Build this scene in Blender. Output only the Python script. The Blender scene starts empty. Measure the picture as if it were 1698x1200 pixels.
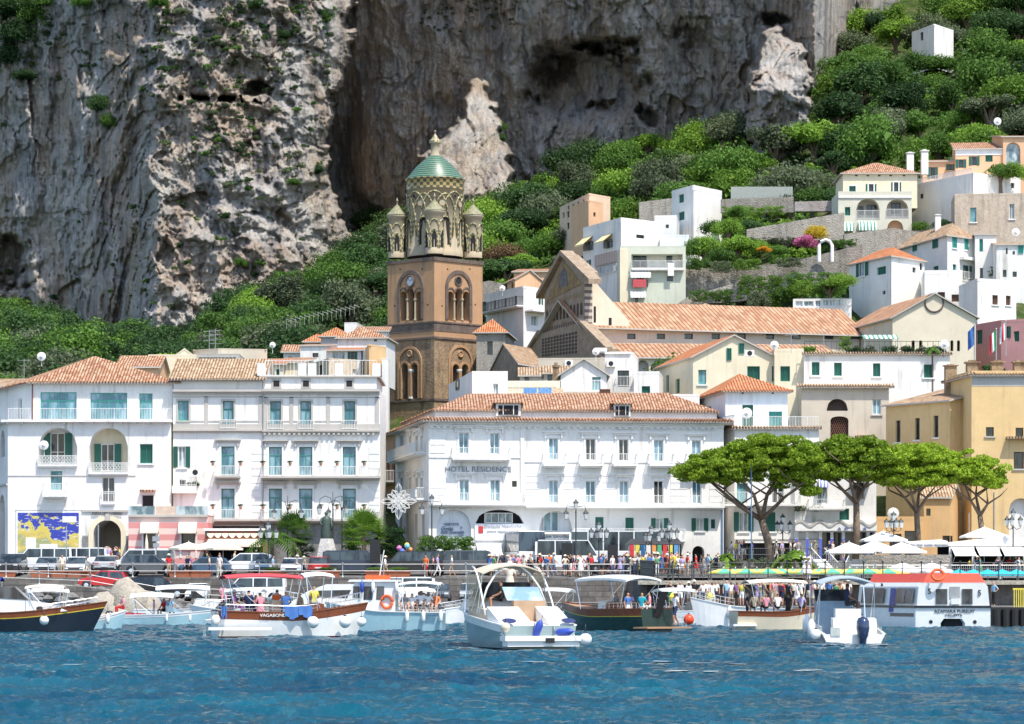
import bpy, math, random
import numpy as np
from mathutils import Vector, Matrix
random.seed(7)
R = math.radians
scene = bpy.context.scene
col = scene.collection
# ---------------------------------------------------------------- camera, sky, sun
FOC = 5000.0; CX = 849.0; HY = 975.0; CAMZ = 2.5
cam_data = bpy.data.cameras.new('camera'); cam = bpy.data.objects.new('camera', cam_data); col.objects.link(cam)
cam.location = (0, 0, CAMZ); cam.rotation_euler = (R(90), 0, 0)
cam_data.sensor_width = 36.0; cam_data.sensor_fit = 'HORIZONTAL'
cam_data.lens = FOC / 1698.0 * 36.0; cam_data.shift_y = (HY - 600.0) / 1698.0
cam_data.clip_start = 1.0; cam_data.clip_end = 4000.0
scene.camera = cam
SUN_AZ, SUN_EL = R(34), R(61)
world = bpy.data.worlds.new('World'); scene.world = world; world.use_nodes = True
wn = world.node_tree.nodes; wl = world.node_tree.links
bg = wn['Background']; bg.inputs['Strength'].default_value = 0.15
sky = wn.new('ShaderNodeTexSky'); sky.sky_type = 'NISHITA'; sky.sun_disc = False
sky.sun_elevation = SUN_EL; sky.sun_rotation = math.pi - SUN_AZ; sky.altitude = 10
wl.new(sky.outputs[0], bg.inputs['Color'])
sd = bpy.data.lights.new('sun', 'SUN'); sd.energy = 3.3; sd.angle = R(0.53); sd.color = (1.0, 0.93, 0.82)
sun = bpy.data.objects.new('sun', sd); col.objects.link(sun)
SUNV = Vector((math.sin(SUN_AZ) * math.cos(SUN_EL), -math.cos(SUN_AZ) * math.cos(SUN_EL), math.sin(SUN_EL)))
sun.rotation_euler = SUNV.to_track_quat('Z', 'Y').to_euler(); sun.location = (60, 100, 300)
scene.view_settings.view_transform = 'Standard'; scene.view_settings.look = 'None'
scene.view_settings.exposure = 0.86; scene.view_settings.gamma = 1.0
scene.cycles.max_bounces = 6; scene.cycles.transparent_max_bounces = 12
scene.cycles.sample_clamp_indirect = 4.0

# ---------------------------------------------------------------- helpers
def P(px, py, D):            # where the thing seen at this spot stands when it is D metres off
 return Vector(((px - CX) / FOC * D, D, CAMZ + (HY - py) / FOC * D))
def XW(px, D): return (px - CX) / FOC * D
def ZW(py, D): return CAMZ + (HY - py) / FOC * D

class MB:
 """collects faces; build() links them as ONE mesh object"""
 def __init__(s): s.v = []; s.f = []; s.m = []
 def poly(s, pts, m=0):
  i = len(s.v); s.v.extend([tuple(p) for p in pts]); s.f.append(tuple(range(i, i + len(pts)))); s.m.append(m)
 def box(s, x0, y0, z0, x1, y1, z1, m=0):
  if x1 < x0: x0, x1 = x1, x0
  if y1 < y0: y0, y1 = y1, y0
  if z1 < z0: z0, z1 = z1, z0
  i = len(s.v)
  s.v += [(x0,y0,z0),(x1,y0,z0),(x1,y1,z0),(x0,y1,z0),(x0,y0,z1),(x1,y0,z1),(x1,y1,z1),(x0,y1,z1)]
  for q in ((0,3,2,1),(4,5,6,7),(0,1,5,4),(1,2,6,5),(2,3,7,6),(3,0,4,7)):
   s.f.append(tuple(i + k for k in q)); s.m.append(m)
 def prism(s, pts, dvec, m=0):        # polygon swept along dvec, capped
  n = len(pts); i = len(s.v); d = Vector(dvec)
  s.v += [tuple(p) for p in pts] + [tuple(Vector(p) + d) for p in pts]
  s.f.append(tuple(range(i, i + n))); s.m.append(m)
  s.f.append(tuple(range(i + 2 * n - 1, i + n - 1, -1))); s.m.append(m)
  for k in range(n):
   a, b = k, (k + 1) % n
   s.f.append((i + b, i + a, i + n + a, i + n + b)); s.m.append(m)
 def tube(s, pts, r, n=6, m=0, cap=True):
  pts = [Vector(p) for p in pts]; rings = []
  rr = r if isinstance(r, (list, tuple)) else [r] * len(pts)
  for k, p in enumerate(pts):
   d = (pts[min(k + 1, len(pts) - 1)] - pts[max(k - 1, 0)])
   if d.length < 1e-9: d = Vector((0, 0, 1))
   d.normalize()
   a = d.orthogonal() if abs(d.z) > .99 else d.cross(Vector((0, 0, 1)))
   a.normalize(); b = d.cross(a)
   i = len(s.v); rings.append(i)
   for q in range(n):
    t = 2 * math.pi * q / n
    s.v.append(tuple(p + (a * math.cos(t) + b * math.sin(t)) * rr[k]))
  for k in range(len(rings) - 1):
   for q in range(n):
    a, b = q, (q + 1) % n
    s.f.append((rings[k] + a, rings[k] + b, rings[k + 1] + b, rings[k + 1] + a)); s.m.append(m)
  if cap:
   s.f.append(tuple(rings[0] + q for q in range(n))[::-1]); s.m.append(m)
   s.f.append(tuple(rings[-1] + q for q in range(n))); s.m.append(m)
 def lathe(s, prof, n=16, c=(0, 0, 0), m=0, a0=0, a1=2 * math.pi):   # prof: (radius, z)
  full = abs(a1 - a0 - 2 * math.pi) < 1e-6; cnt = n if full else n + 1; i = len(s.v)
  for r, z in prof:
   for q in range(cnt):
    t = a0 + (a1 - a0) * q / n
    s.v.append((c[0] + r * math.cos(t), c[1] + r * math.sin(t), c[2] + z))
  for k in range(len(prof) - 1):
   for q in range(n):
    b = (q + 1) % cnt
    s.f.append((i + k * cnt + q, i + k * cnt + b, i + (k + 1) * cnt + b, i + (k + 1) * cnt + q)); s.m.append(m)
 def ball(s, c, r, n=10, m=0, sc=(1, 1, 1)):
  k = max(4, n // 2); i = len(s.v)
  for a in range(k + 1):
   ph = math.pi * a / k
   for q in range(n):
    t = 2 * math.pi * q / n
    s.v.append((c[0] + r * sc[0] * math.sin(ph) * math.cos(t), c[1] + r * sc[1] * math.sin(ph) * math.sin(t), c[2] + r * sc[2] * math.cos(ph)))
  for a in range(k):
   for q in range(n):
    b = (q + 1) % n
    s.f.append((i + a * n + q, i + (a + 1) * n + q, i + (a + 1) * n + b, i + a * n + b)); s.m.append(m)
 def add(s, o, M=None, m=None):
  i = len(s.v)
  s.v += [tuple(M @ Vector(p)) for p in o.v] if M is not None else o.v
  s.f += [tuple(i + k for k in f) for f in o.f]; s.m += o.m if m is None else [m] * len(o.m)
 def mesh(s, name, mats, smooth=False):
  me = bpy.data.meshes.new(name); me.from_pydata(s.v, [], s.f)
  for mt in (mats if isinstance(mats, (list, tuple)) else [mats]): me.materials.append(mt)
  me.polygons.foreach_set('material_index', s.m)
  if smooth: me.polygons.foreach_set('use_smooth', [True] * len(s.f))
  # planar uv in metres: u level, v up the face
  me.update()
  uv = me.uv_layers.new(name='UVMap'); nl = len(me.loops)
  vi = np.empty(nl, dtype=np.int32); me.loops.foreach_get('vertex_index', vi)
  co = np.empty(len(me.vertices) * 3); me.vertices.foreach_get('co', co); co = co.reshape(-1, 3)
  nf = len(me.polygons); nr = np.empty(nf * 3); me.polygons.foreach_get('normal', nr); nr = nr.reshape(-1, 3)
  tot = np.empty(nf, dtype=np.int32); me.polygons.foreach_get('loop_total', tot)
  nr = np.repeat(nr, tot, axis=0)
  u = np.stack([-nr[:, 1], nr[:, 0], np.zeros(nl)], 1); L = np.linalg.norm(u, axis=1)
  u[L < 1e-3] = (1, 0, 0); L[L < 1e-3] = 1; u /= L[:, None]
  vv = np.cross(nr, u); p = co[vi]
  uv.data.foreach_set('uv', np.stack([(p * u).sum(1), (p * vv).sum(1)], 1).ravel())
  return me
 def build(s, name, mats, parent=None, smooth=False, loc=None, rz=0):
  o = bpy.data.objects.new(name, s.mesh(name, mats, smooth)); col.objects.link(o)
  if parent is not None: o.parent = parent
  if loc is not None: o.location = loc
  if rz: o.rotation_euler = (0, 0, rz)
  return o
def tag(o, label=None, cat=None, group=None, kind=None):
 if label: o['label'] = label
 if cat: o['category'] = cat
 if group: o['group'] = group
 if kind: o['kind'] = kind
 return o
def empty(name, loc, label, cat, rz=0, group=None):
 o = bpy.data.objects.new(name, None); col.objects.link(o); o.location = loc; o.rotation_euler = (0, 0, rz)
 o.empty_display_size = .3
 return tag(o, label, cat, group)
def mobj(name, me, parent=None, loc=(0, 0, 0), rz=0):
 o = bpy.data.objects.new(name, me); col.objects.link(o); o.location = loc; o.rotation_euler = (0, 0, rz)
 if parent is not None: o.parent = parent
 return o
KIDS = {}
def kids(o):
 return [c for c in col.objects if c.parent == o]
def copy_tree(o, kidmap=None, parent=None):
 if kidmap is None:
  kidmap = {}
  def walk(x):
   kidmap[x.name] = list(x.children)
   for c in x.children: walk(c)
  walk(o)
 c = o.copy(); col.objects.link(c)
 if parent is not None: c.parent = parent
 for ch in kidmap[o.name]: copy_tree(ch, kidmap, c)
 return c

# ---------------------------------------------------------------- materials
M = {}
class NT:
 def __init__(s, name):
  s.mat = bpy.data.materials.new(name); s.mat.use_nodes = True
  s.t = s.mat.node_tree; s.n = s.t.nodes; s.b = s.n['Principled BSDF']; s.out = s.n['Material Output']
 def new(s, typ, **kw):
  nd = s.n.new('ShaderNode' + typ)
  for k, v in kw.items():
   if k.startswith('i_'): nd.inputs[int(k[2:]) if k[2:].isdigit() else k[2:]].default_value = v
   else: setattr(nd, k, v)
  return nd
 def link(s, a, b): s.t.links.new(a, b)
 def math(s, op, a, b=None, c=None, clamp=False):
  nd = s.new('Math', operation=op, use_clamp=clamp)
  for i, x in enumerate((a, b, c)):
   if x is None: continue
   if isinstance(x, (int, float)): nd.inputs[i].default_value = x
   else: s.link(x, nd.inputs[i])
  return nd.outputs[0]
 def mix(s, f, a, b, mode='MIX'):
  nd = s.new('Mix', data_type='RGBA', blend_type=mode)
  for i, x in ((0, f), (6, a), (7, b)):
   if isinstance(x, (int, float)): nd.inputs[i].default_value = x
   elif isinstance(x, (tuple, list)): nd.inputs[i].default_value = (*x[:3], 1)
   else: s.link(x, nd.inputs[i])
  return nd.outputs[2]
 def noise(s, vec, scale, detail=4, rough=.55, w=None):
  nd = s.new('TexNoise'); nd.inputs['Scale'].default_value = scale
  nd.inputs['Detail'].default_value = detail; nd.inputs['Roughness'].default_value = rough
  if vec is not None: s.link(vec, nd.inputs['Vector'])
  return nd.outputs[0]
 def ramp(s, f, stops):
  nd = s.new('ValToRGB'); e = nd.color_ramp.elements
  while len(e) < len(stops): e.new(.5)
  for k, (p, c) in enumerate(stops):
   e[k].position = p; e[k].color = (*c[:3], 1) if isinstance(c, (tuple, list)) else (c, c, c, 1)
  s.link(f, nd.inputs[0]); return nd.outputs[0]
 def mapv(s, vec, sc=(1, 1, 1), loc=(0, 0, 0)):
  nd = s.new('Mapping'); nd.inputs['Scale'].default_value = sc; nd.inputs['Location'].default_value = loc
  s.link(vec, nd.inputs['Vector']); return nd.outputs[0]
 def pos(s): return s.new('NewGeometry').outputs['Position']
 def uv(s): return s.new('TexCoord').outputs['UV']
 def bump(s, h, dist=.02, strength=1.0):
  nd = s.new('Bump'); nd.inputs['Distance'].default_value = dist; nd.inputs['Strength'].default_value = strength
  s.link(h, nd.inputs['Height']); s.link(nd.outputs[0], s.b.inputs['Normal']); return nd
 def col(s, c):
  if isinstance(c, (tuple, list)): s.b.inputs['Base Color'].default_value = (*c[:3], 1)
  else: s.link(c, s.b.inputs['Base Color'])
 def set(s, rough=.8, metal=0, spec=.5):
  s.b.inputs['Roughness'].default_value = rough; s.b.inputs['Metallic'].default_value = metal
  s.b.inputs['Specular IOR Level'].default_value = spec
  return s.mat
def plain(name, c, rough=.6, metal=0, var=.12, scale=3.0, spec=.4):
 if name in M: return M[name]
 t = NT(name); n = t.noise(t.pos(), scale, 3)
 t.col(t.mix(t.ramp(n, [(.3, 0.0), (.7, 1.0)]), tuple(x * (1 - var) for x in c), tuple(min(1, x * (1 + var * .6)) for x in c)))
 M[name] = t.set(rough, metal, spec); return M[name]
def plaster(name, c, dirt=.35, dirtcol=(.28, .25, .21), rough=.9):
 """lime plaster: blotchy tone, rain streaks, fine grain"""
 if name in M: return M[name]
 t = NT(name); p = t.pos()
 big = t.noise(p, .35, 6, .65); fine = t.noise(p, 4.0, 5, .6)
 streak = t.noise(t.mapv(p, (2.2, 2.2, .16)), 1.0, 5, .6)
 c1 = t.mix(t.ramp(big, [(.35, 0.0), (.65, 1.0)]), tuple(x * .86 for x in c), c)
 m = t.math('MULTIPLY', t.ramp(streak, [(.52, 0.0), (.72, 1.0)]), t.ramp(t.noise(p, .16, 4), [(.42, 0.0), (.62, 1.0)]))
 m = t.math('MULTIPLY', m, dirt)
 c2 = t.mix(m, c1, dirtcol)
 m2 = t.math('MULTIPLY', t.ramp(fine, [(.55, 0.0), (.75, 1.0)]), dirt * .5)
 t.col(t.mix(m2, c2, tuple(x * .6 for x in c)))
 t.bump(fine, .02, .5)
 M[name] = t.set(rough, 0, .25); return M[name]
def tiles(name, c1, c2, c3, sx=.26, sy=.42):
 """curved clay tiles: rolls running up the slope, each tile its own fired colour"""
 if name in M: return M[name]
 t = NT(name); sep = t.new('SeparateXYZ'); t.link(t.uv(), sep.inputs[0])
 u = t.math('DIVIDE', sep.outputs[0], sx); v = t.math('DIVIDE', sep.outputs[1], sy)
 cu = t.math('FLOOR', u); cv = t.math('FLOOR', v)
 cmb = t.new('CombineXYZ'); t.link(cu, cmb.inputs[0]); t.link(cv, cmb.inputs[1])
 wnz = t.new('TexWhiteNoise', noise_dimensions='3D'); t.link(cmb.outputs[0], wnz.inputs['Vector'])
 colr = t.ramp(wnz.outputs[0], [(0.0, c1), (.45, c2), (1.0, c3)])
 moss = t.ramp(t.noise(t.pos(), .5, 5, .65), [(.5, 0.0), (.75, 1.0)])
 colr = t.mix(t.math('MULTIPLY', moss, .45), colr, (.30, .22, .14))
 fu = t.math('FRACT', u); fv = t.math('FRACT', v)
 chan = t.math('LESS_THAN', fu, .30)                      # the pan tiles between the covers lie lower; shade put into their colour
 colr = t.mix(t.math('MULTIPLY', chan, .6), colr, tuple(x * .45 for x in c1))
 t.col(colr)
 roll = t.math('ABSOLUTE', t.math('SINE', t.math('MULTIPLY', u, math.pi)))
 h = t.math('ADD', roll, t.math('MULTIPLY', fv, -.35))
 t.bump(h, .12, 1.0)
 M[name] = t.set(.85, 0, .2); return M[name]
def stone(name, c, c2, scale=.9, streaks=.3, bump=.15):
 if name in M: return M[name]
 t = NT(name); p = t.pos()
 n1 = t.noise(p, scale, 8, .7); n2 = t.noise(t.mapv(p, (1.6, 1.6, .2)), .8, 5, .6); n3 = t.noise(p, scale * 6, 6, .65)
 c_ = t.mix(t.ramp(n1, [(.35, 0.0), (.65, 1.0)]), c, c2)
 c_ = t.mix(t.math('MULTIPLY', t.ramp(n2, [(.5, 0.0), (.7, 1.0)]), streaks), c_, tuple(x * .35 for x in c))
 c_ = t.mix(t.math('MULTIPLY', t.ramp(n3, [(.5, 0.0), (.65, 1.0)]), .4), c_, tuple(x * .5 for x in c))
 t.col(c_); t.bump(n3, bump, .8)
 M[name] = t.set(.95, 0, .2); return M[name]
def masonry(name, c, c2, mortar, w=.5, h=.22):
 if name in M: return M[name]
 t = NT(name); br = t.new('TexBrick'); t.link(t.uv(), br.inputs['Vector'])
 br.inputs['Scale'].default_value = 1.0; br.inputs['Brick Width'].default_value = w; br.inputs['Row Height'].default_value = h
 br.inputs['Mortar Size'].default_value = .02
 br.inputs['Color1'].default_value = (*c, 1); br.inputs['Color2'].default_value = (*c2, 1); br.inputs['Mortar'].default_value = (*mortar, 1)
 n = t.noise(t.pos(), 1.2, 7, .7)
 t.col(t.mix(t.math('MULTIPLY', t.ramp(n, [(.4, 0.0), (.65, 1.0)]), .6), br.outputs[0], tuple(x * .5 for x in c)))
 t.bump(t.math('ADD', t.math('MULTIPLY', br.outputs[1], -1.0), n), .06, .8)
 M[name] = t.set(.95, 0, .2); return M[name]
def leaf(name, dark, light, scale=.9):
 if name in M: return M[name]
 t = NT(name); oi = t.new('ObjectInfo').outputs['Random']
 n = t.noise(t.pos(), scale, 3, .6)
 f = t.math('ADD', t.math('MULTIPLY', n, .8), t.math('MULTIPLY', t.math('SUBTRACT', oi, .5), .5))
 c = t.ramp(f, [(.18, dark), (.62, light)])
 n2 = t.noise(t.pos(), scale * 7, 2)
 c = t.mix(t.ramp(n2, [(.35, 0.0), (.7, .5)]), c, tuple(x * 1.25 for x in light))
 t.col(c); m = t.set(.65, 0, .25)
 tr = t.new('BsdfTranslucent'); t.link(c, tr.inputs[0])
 mx = t.new('MixShader'); mx.inputs[0].default_value = .35
 t.link(t.b.outputs[0], mx.inputs[1]); t.link(tr.outputs[0], mx.inputs[2]); t.link(mx.outputs[0], t.out.inputs[0])
 M[name] = m; return m
def glass(name='window_glass', c=(.10, .17, .20), c2=(.45, .52, .55)):
 """window pane with net curtains or a dark room behind it"""
 if name in M: return M[name]
 t = NT(name); p = t.pos()
 n = t.noise(t.mapv(p, (1.3, 1.3, .5)), 1.0, 3)
 t.col(t.mix(t.ramp(n, [(.42, 0.0), (.58, 1.0)]), c, c2))
 M[name] = t.set(.08, 0, .6); return M[name]
def striped(name, c1, c2, w=.35, axis=0, rough=.85):
 if name in M: return M[name]
 t = NT(name); sep = t.new('SeparateXYZ'); t.link(t.uv(), sep.inputs[0])
 f = t.math('FRACT', t.math('DIVIDE', sep.outputs[axis], w))
 t.col(t.mix(t.math('LESS_THAN', f, .5), c1, c2)); M[name] = t.set(rough, 0, .2); return M[name]
def slatted(name, c):
 if name in M: return M[name]
 t = NT(name); sep = t.new('SeparateXYZ'); t.link(t.uv(), sep.inputs[0])
 f = t.math('FRACT', t.math('DIVIDE', sep.outputs[1], .09))
 t.col(t.mix(t.ramp(f, [(.0, .7), (.5, 0.0)]), c, tuple(x * .35 for x in c)))
 t.bump(f, .03, 1.0); M[name] = t.set(.5, 0, .4); return M[name]
def paint(name, c, rough=.25, coat=.3):
 if name in M: return M[name]
 t = NT(name); n = t.noise(t.pos(), 2.0, 4)
 t.col(t.mix(t.ramp(n, [(.3, 0.0), (.7, 1.0)]), tuple(x * .9 for x in c), c))
 t.b.inputs['Coat Weight'].default_value = coat
 M[name] = t.set(rough, 0, .5); return M[name]

WHITE = plaster('white_plaster', (.82, .80, .765), .6)
WHITE2 = plaster('weathered_white_plaster', (.79, .775, .745), .9)
BLUEWHITE = plaster('cool_white_plaster', (.78, .82, .86), .45)
CREAM = plaster('cream_plaster', (.78, .70, .52), .35)
YELLOW = plaster('yellow_plaster', (.70, .50, .25), .45, (.22, .17, .11))
PEACH = plaster('peach_plaster', (.74, .46, .28), .3)
PALEPINK = plaster('pale_rose_plaster', (.72, .60, .50), .4)
PINK = plaster('pink_plaster', (.62, .32, .31), .45)
BEIGE = plaster('beige_plaster', (.60, .53, .43), .6)
GREYPL = plaster('grey_plaster', (.48, .46, .43), .7)
OCHRE = plaster('ochre_plaster', (.66, .42, .20), .45)
TRIM = plaster('trim_plaster', (.50, .47, .43), .35)
WTRIM = plaster('white_trim', (.80, .79, .77), .45)
TERRA = tiles('terracotta_tiles', (.30, .14, .08), (.46, .24, .14), (.60, .39, .26))
TERRAF = tiles('broad_terracotta_tiles', (.33, .17, .10), (.44, .245, .145), (.52, .33, .21), .5, .9)
TERRAO = tiles('orange_roof_tiles', (.46, .15, .06), (.56, .21, .09), (.62, .29, .15))
TERRAP = tiles('faded_roof_tiles', (.32, .20, .12), (.47, .32, .20), (.58, .43, .29))
GLASS = glass(); GLASSB = glass('blue_curtain_glass', (.05, .16, .22), (.22, .38, .46)); GLASSD = glass('dark_glass', (.015, .018, .02), (.05, .06, .07))
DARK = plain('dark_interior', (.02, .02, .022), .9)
GREENSH = slatted('green_shutter_paint', (.03, .16, .12)); GREENF = plain('green_frame_paint', (.03, .20, .16), .5)
TEALF = plain('teal_frame_paint', (.06, .34, .28), .5); WHITEF = plain('white_frame_paint', (.78, .78, .76), .5)
BROWNSH = slatted('brown_shutter_paint', (.14, .09, .07)); DARKF = plain('dark_frame_paint', (.04, .05, .055), .5)
RAILW = plain('white_iron', (.75, .75, .73), .5); RAILD = plain('dark_iron', (.05, .06, .065), .5, .3)
METAL = plain('weathered_metal', (.42, .43, .44), .45, .6); STEEL = plain('polished_steel', (.75, .76, .78), .2, .9)
WOODD = plain('dark_varnished_wood', (.16, .05, .02), .3); TRUNKM = stone('bark', (.16, .11, .08), (.26, .2, .15), 3, .5, .1)
# ---------------------------------------------------------------- noise in numpy
def _hash(ix, iy, seed):
 h = (ix.astype(np.int64) * 374761393 + iy.astype(np.int64) * 668265263 + seed * 974634777) & 0xffffffff
 h = ((h ^ (h >> 13)) * 1274126177) & 0xffffffff
 return ((h ^ (h >> 16)) & 0xffffff) / float(0xffffff)
def pnoise(x, y, seed=0):
 ix = np.floor(x); iy = np.floor(y); fx = x - ix; fy = y - iy
 def g(dx, dy):
  a = _hash(ix + dx, iy + dy, seed) * 2 * np.pi
  return np.cos(a) * (fx - dx) + np.sin(a) * (fy - dy)
 sx = fx * fx * fx * (fx * (fx * 6 - 15) + 10); sy = fy * fy * fy * (fy * (fy * 6 - 15) + 10)
 a = g(0, 0) * (1 - sx) + g(1, 0) * sx; b = g(0, 1) * (1 - sx) + g(1, 1) * sx
 return (a * (1 - sy) + b * sy) * 1.4
def fbm(x, y, oct=5, seed=0, ridged=False, gain=.5, lac=2.03):
 s = np.zeros_like(x); a = 1.0
 for o in range(oct):
  n = pnoise(x, y, seed + o * 17)
  if ridged: n = 1 - 2 * np.abs(n)
  s += a * n; a *= gain; x = x * lac + 3.7; y = y * lac + 1.3
 return s
def sstep(a, b, x):
 t = np.clip((x - a) / (b - a), 0, 1); return t * t * (3 - 2 * t)
def grid_mesh(name, X, Y, Z, mat, smooth=True):
 nr, nc = X.shape; me = bpy.data.meshes.new(name); me.vertices.add(nr * nc)
 me.vertices.foreach_set('co', np.stack([X, Y, Z], -1).astype(np.float32).ravel())
 i = np.arange(nr * nc).reshape(nr, nc)
 q = np.stack([i[:-1, :-1], i[:-1, 1:], i[1:, 1:], i[1:, :-1]], -1).reshape(-1, 4)
 me.loops.add(q.size); me.loops.foreach_set('vertex_index', q.ravel().astype(np.int32))
 me.polygons.add(len(q)); me.polygons.foreach_set('loop_start', np.arange(0, q.size, 4, dtype=np.int32))
 me.materials.append(mat); me.update(calc_edges=True)
 if smooth: me.polygons.foreach_set('use_smooth', np.ones(len(q), dtype=bool))
 return me

def facet(x, y, seed, amp):
 """broken planes: every cell carries its own tilt and step"""
 ix = np.floor(x); iy = np.floor(y); best = np.full(x.shape, 9.0); val = np.zeros_like(x)
 for dx in (-1, 0, 1):
  for dy in (-1, 0, 1):
   cx = ix + dx; cy = iy + dy; px = cx + .15 + .7 * _hash(cx, cy, seed); py = cy + .15 + .7 * _hash(cx, cy, seed + 1); d = (x - px) ** 2 + (y - py) ** 2
   v = (_hash(cx, cy, seed + 2) - .5) + 1.6 * (_hash(cx, cy, seed + 3) - .5) * (x - px) + 1.3 * (_hash(cx, cy, seed + 4) - .35) * (y - py)
   m = d < best; best = np.where(m, d, best); val = np.where(m, v, val)
 return val * amp
# ---------------------------------------------------------------- the cliff
def cliff_depth(U, V):
 xs = [-400, -300, 0, 120, 200, 262, 400, 500, 545, 1000]
 LM = np.interp(U, xs, [610, 590, 524, 514, 502, 489, 486, 492, 502, 700])          # left massif
 LM = LM + np.where(U < 200, .10, -.30) * 0 + (200 - V) * .1 * np.interp(U, [-300, 150, 260, 545], [-.25, -.16, .30, .28])
 xs = [300, 555, 585, 640, 700, 770, 850, 950, 1080, 1200, 1350, 1420, 1500, 1700, 2100]
 CM = np.interp(U, xs, [604, 578, 575, 570, 565, 560, 555, 550, 543, 536, 525, 590, 650, 760, 900])
 CM = CM - (400 - V) * .118 * .31 + 12
 # rounded shaded buttress that hangs beside the gully
 b = np.exp(-((U - 670) / 85) ** 2 - ((V - 230) / 150) ** 2); CM = CM - 6 * b
 edge = np.interp(V, [-500, 0, 120, 230, 300, 360, 420, 700], [600, 588, 562, 540, 545, 568, 620, 700])
 k = sstep(-5, 5, U - edge + 16 * fbm(U / 50, V / 35, 5, 5)); gully = np.exp(-((U - edge - 25) / 26) ** 2) * 7 * sstep(60, 160, V)
 D = LM * (1 - k) + (CM + gully) * k
 # sunlit spur right of the campanile
 wl_ = np.interp(V, [110, 140, 200, 260, 330], [785, 770, 755, 700, 690]); wr_ = np.interp(V, [110, 140, 200, 260, 330], [800, 812, 835, 850, 860])
 wob = 12 * fbm(U / 30, V / 30, 3, 9)
 sp = sstep(0, 14, U + wob - wl_) * sstep(0, 14, wr_ - U - wob) * sstep(118, 132, V + wob)
 D = D - sp * (10 + 34 * np.clip((V - 125) / 150, 0, 1.3))
 wl_ = np.interp(V, [30, 55, 120, 180], [1290, 1262, 1242, 1235]); wr_ = np.interp(V, [30, 55, 85, 180], [1300, 1296, 1340, 1350])
 sp = sstep(0, 12, U + wob - wl_) * sstep(0, 12, wr_ - U - wob) * sstep(36, 50, V + wob * .6)
 D = D - sp * (22 + 26 * np.clip((V - 40) / 90, 0, 1.2))
 # caves
 def cave(cx, cy, rx, ry, d, s=.6, nz=.5):
  r = np.sqrt(((U - cx) / rx) ** 2 + ((V - cy) / ry) ** 2) + nz * fbm(U / 26, V / 22, 4, 21)
  return d * (1 - sstep(1 - s, 1, r))
 up = cave(975, 165, 116, 116, 15, .5, .14) * (1 - sstep(140, 235, V + (U - 900) * .15))
 D = D + up + cave(915, 108, 46, 44, 9, .7, .2) + cave(1010, 75, 60, 18, 9) + cave(1075, 190, 28, 20, 10) + cave(1000, 178, 26, 14, 7)
 D = D + cave(1285, 32, 30, 14, 9, .5) + cave(20, 430, 36, 60, 9, .7) + cave(35, 520, 40, 30, 9) + cave(1150, 60, 40, 30, 4, .8)
 D = D + 11 * np.exp(-((V - 163 - (U - 350) * .02) / 4.5) ** 2) * sstep(292, 310, U) * (1 - sstep(430, 450, U)) * (fbm(U / 20, V / 60, 2, 31) > -.15)
 D = D + cave(425, 148, 26, 17, 10)
 # rock relief
 x = U * .1; z = -V * .1
 lit = (1 - k) * sstep(120, 260, U) + sp * .8; lit = np.clip(lit, 0, 1); st = 1 - lit * .8                          # tall flutes in the overhung parts
 wx = x + 1.6 * fbm(x / 7, z / 7, 3, 301); wz = z + 1.6 * fbm(x / 7, z / 7, 3, 311)
 D = D - 3.6 * fbm(wx / 12, wz / (11 + 20 * st), 3, 41, True) * (.6 + .15 * lit)
 D = D - 1.5 * (1 - lit * .6) * np.maximum(fbm(wx / 5.2, wz / (5 + 17 * st), 3, 57, True, .5), -.4)
 D = D + facet(wx / 6.5, wz / (6 + 10 * st), 401, 1.9) + facet(wx / 2.6, wz / (2.2 + 5 * st), 411, 1.15) + facet(wx / 1.1, wz / (.9 + 2.4 * st), 421, .6)
 D = D - .5 * fbm(x / .8, z / (.8 + 3 * st), 3, 91, True, .6)
 led = np.tanh(4 * np.sin((z + .5 * x + 4 * fbm(x / 9, z / 9, 3, 13)) * .85)); D = D + lit * .7 * led
 return D
def rock_material():
 t = NT('limestone_cliff'); p = t.pos()
 n1 = t.noise(p, .06, 6, .6); n2 = t.noise(p, .28, 9, .74); n3 = t.noise(t.mapv(p, (1, 1, .45)), .9, 8, .75); n4 = t.noise(p, 2.2, 6, .7)
 c = t.ramp(n2, [(.32, (.34, .33, .33)), (.43, (.46, .445, .43)), (.53, (.56, .535, .50)), (.66, (.68, .645, .59))])
 warm = t.ramp(t.noise(t.mapv(p, (1, 1, .55)), .10, 7, .65), [(.42, 0.0), (.58, 1.0)])
 c = t.mix(t.math('MULTIPLY', warm, .75), c, t.ramp(n3, [(.3, (.28, .19, .14)), (.5, (.48, .35, .25)), (.7, (.62, .49, .36))]))
 st = t.noise(t.mapv(p, (1, .35, .07)), .55, 8, .68)
 c = t.mix(t.math('MULTIPLY', t.ramp(st, [(.51, 0.0), (.60, 1.0)]), .65), c, (.19, .18, .19))
 c = t.mix(t.math('MULTIPLY', t.ramp(st, [(.38, 1.0), (.46, 0.0)]), .7), c, (.66, .60, .53))
 c = t.mix(t.math('MULTIPLY', t.ramp(n3, [(.30, 1.0), (.42, 0.0)]), .6), c, (.17, .15, .14))
 gr = t.math('MULTIPLY', t.ramp(n1, [(.5, 0.0), (.6, 1.0)]), t.ramp(n4, [(.5, 0.0), (.58, 1.0)]))
 c = t.mix(t.math('MULTIPLY', gr, .6), c, (.17, .16, .06))
 t.col(c); t.bump(t.math('ADD', t.math('MULTIPLY', n3, 1.5), n4), .7, 1.0)
 return t.set(.95, 0, .15)
us = np.concatenate([np.arange(-420, -20, 12), np.arange(-20, 1460, 1.9), np.arange(1460, 2100, 14)])
vs = np.concatenate([np.arange(-620, -30, 10), np.arange(-30, 640, 1.9)])
U, V = np.meshgrid(us, vs); Dc = cliff_depth(U, V)
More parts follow.
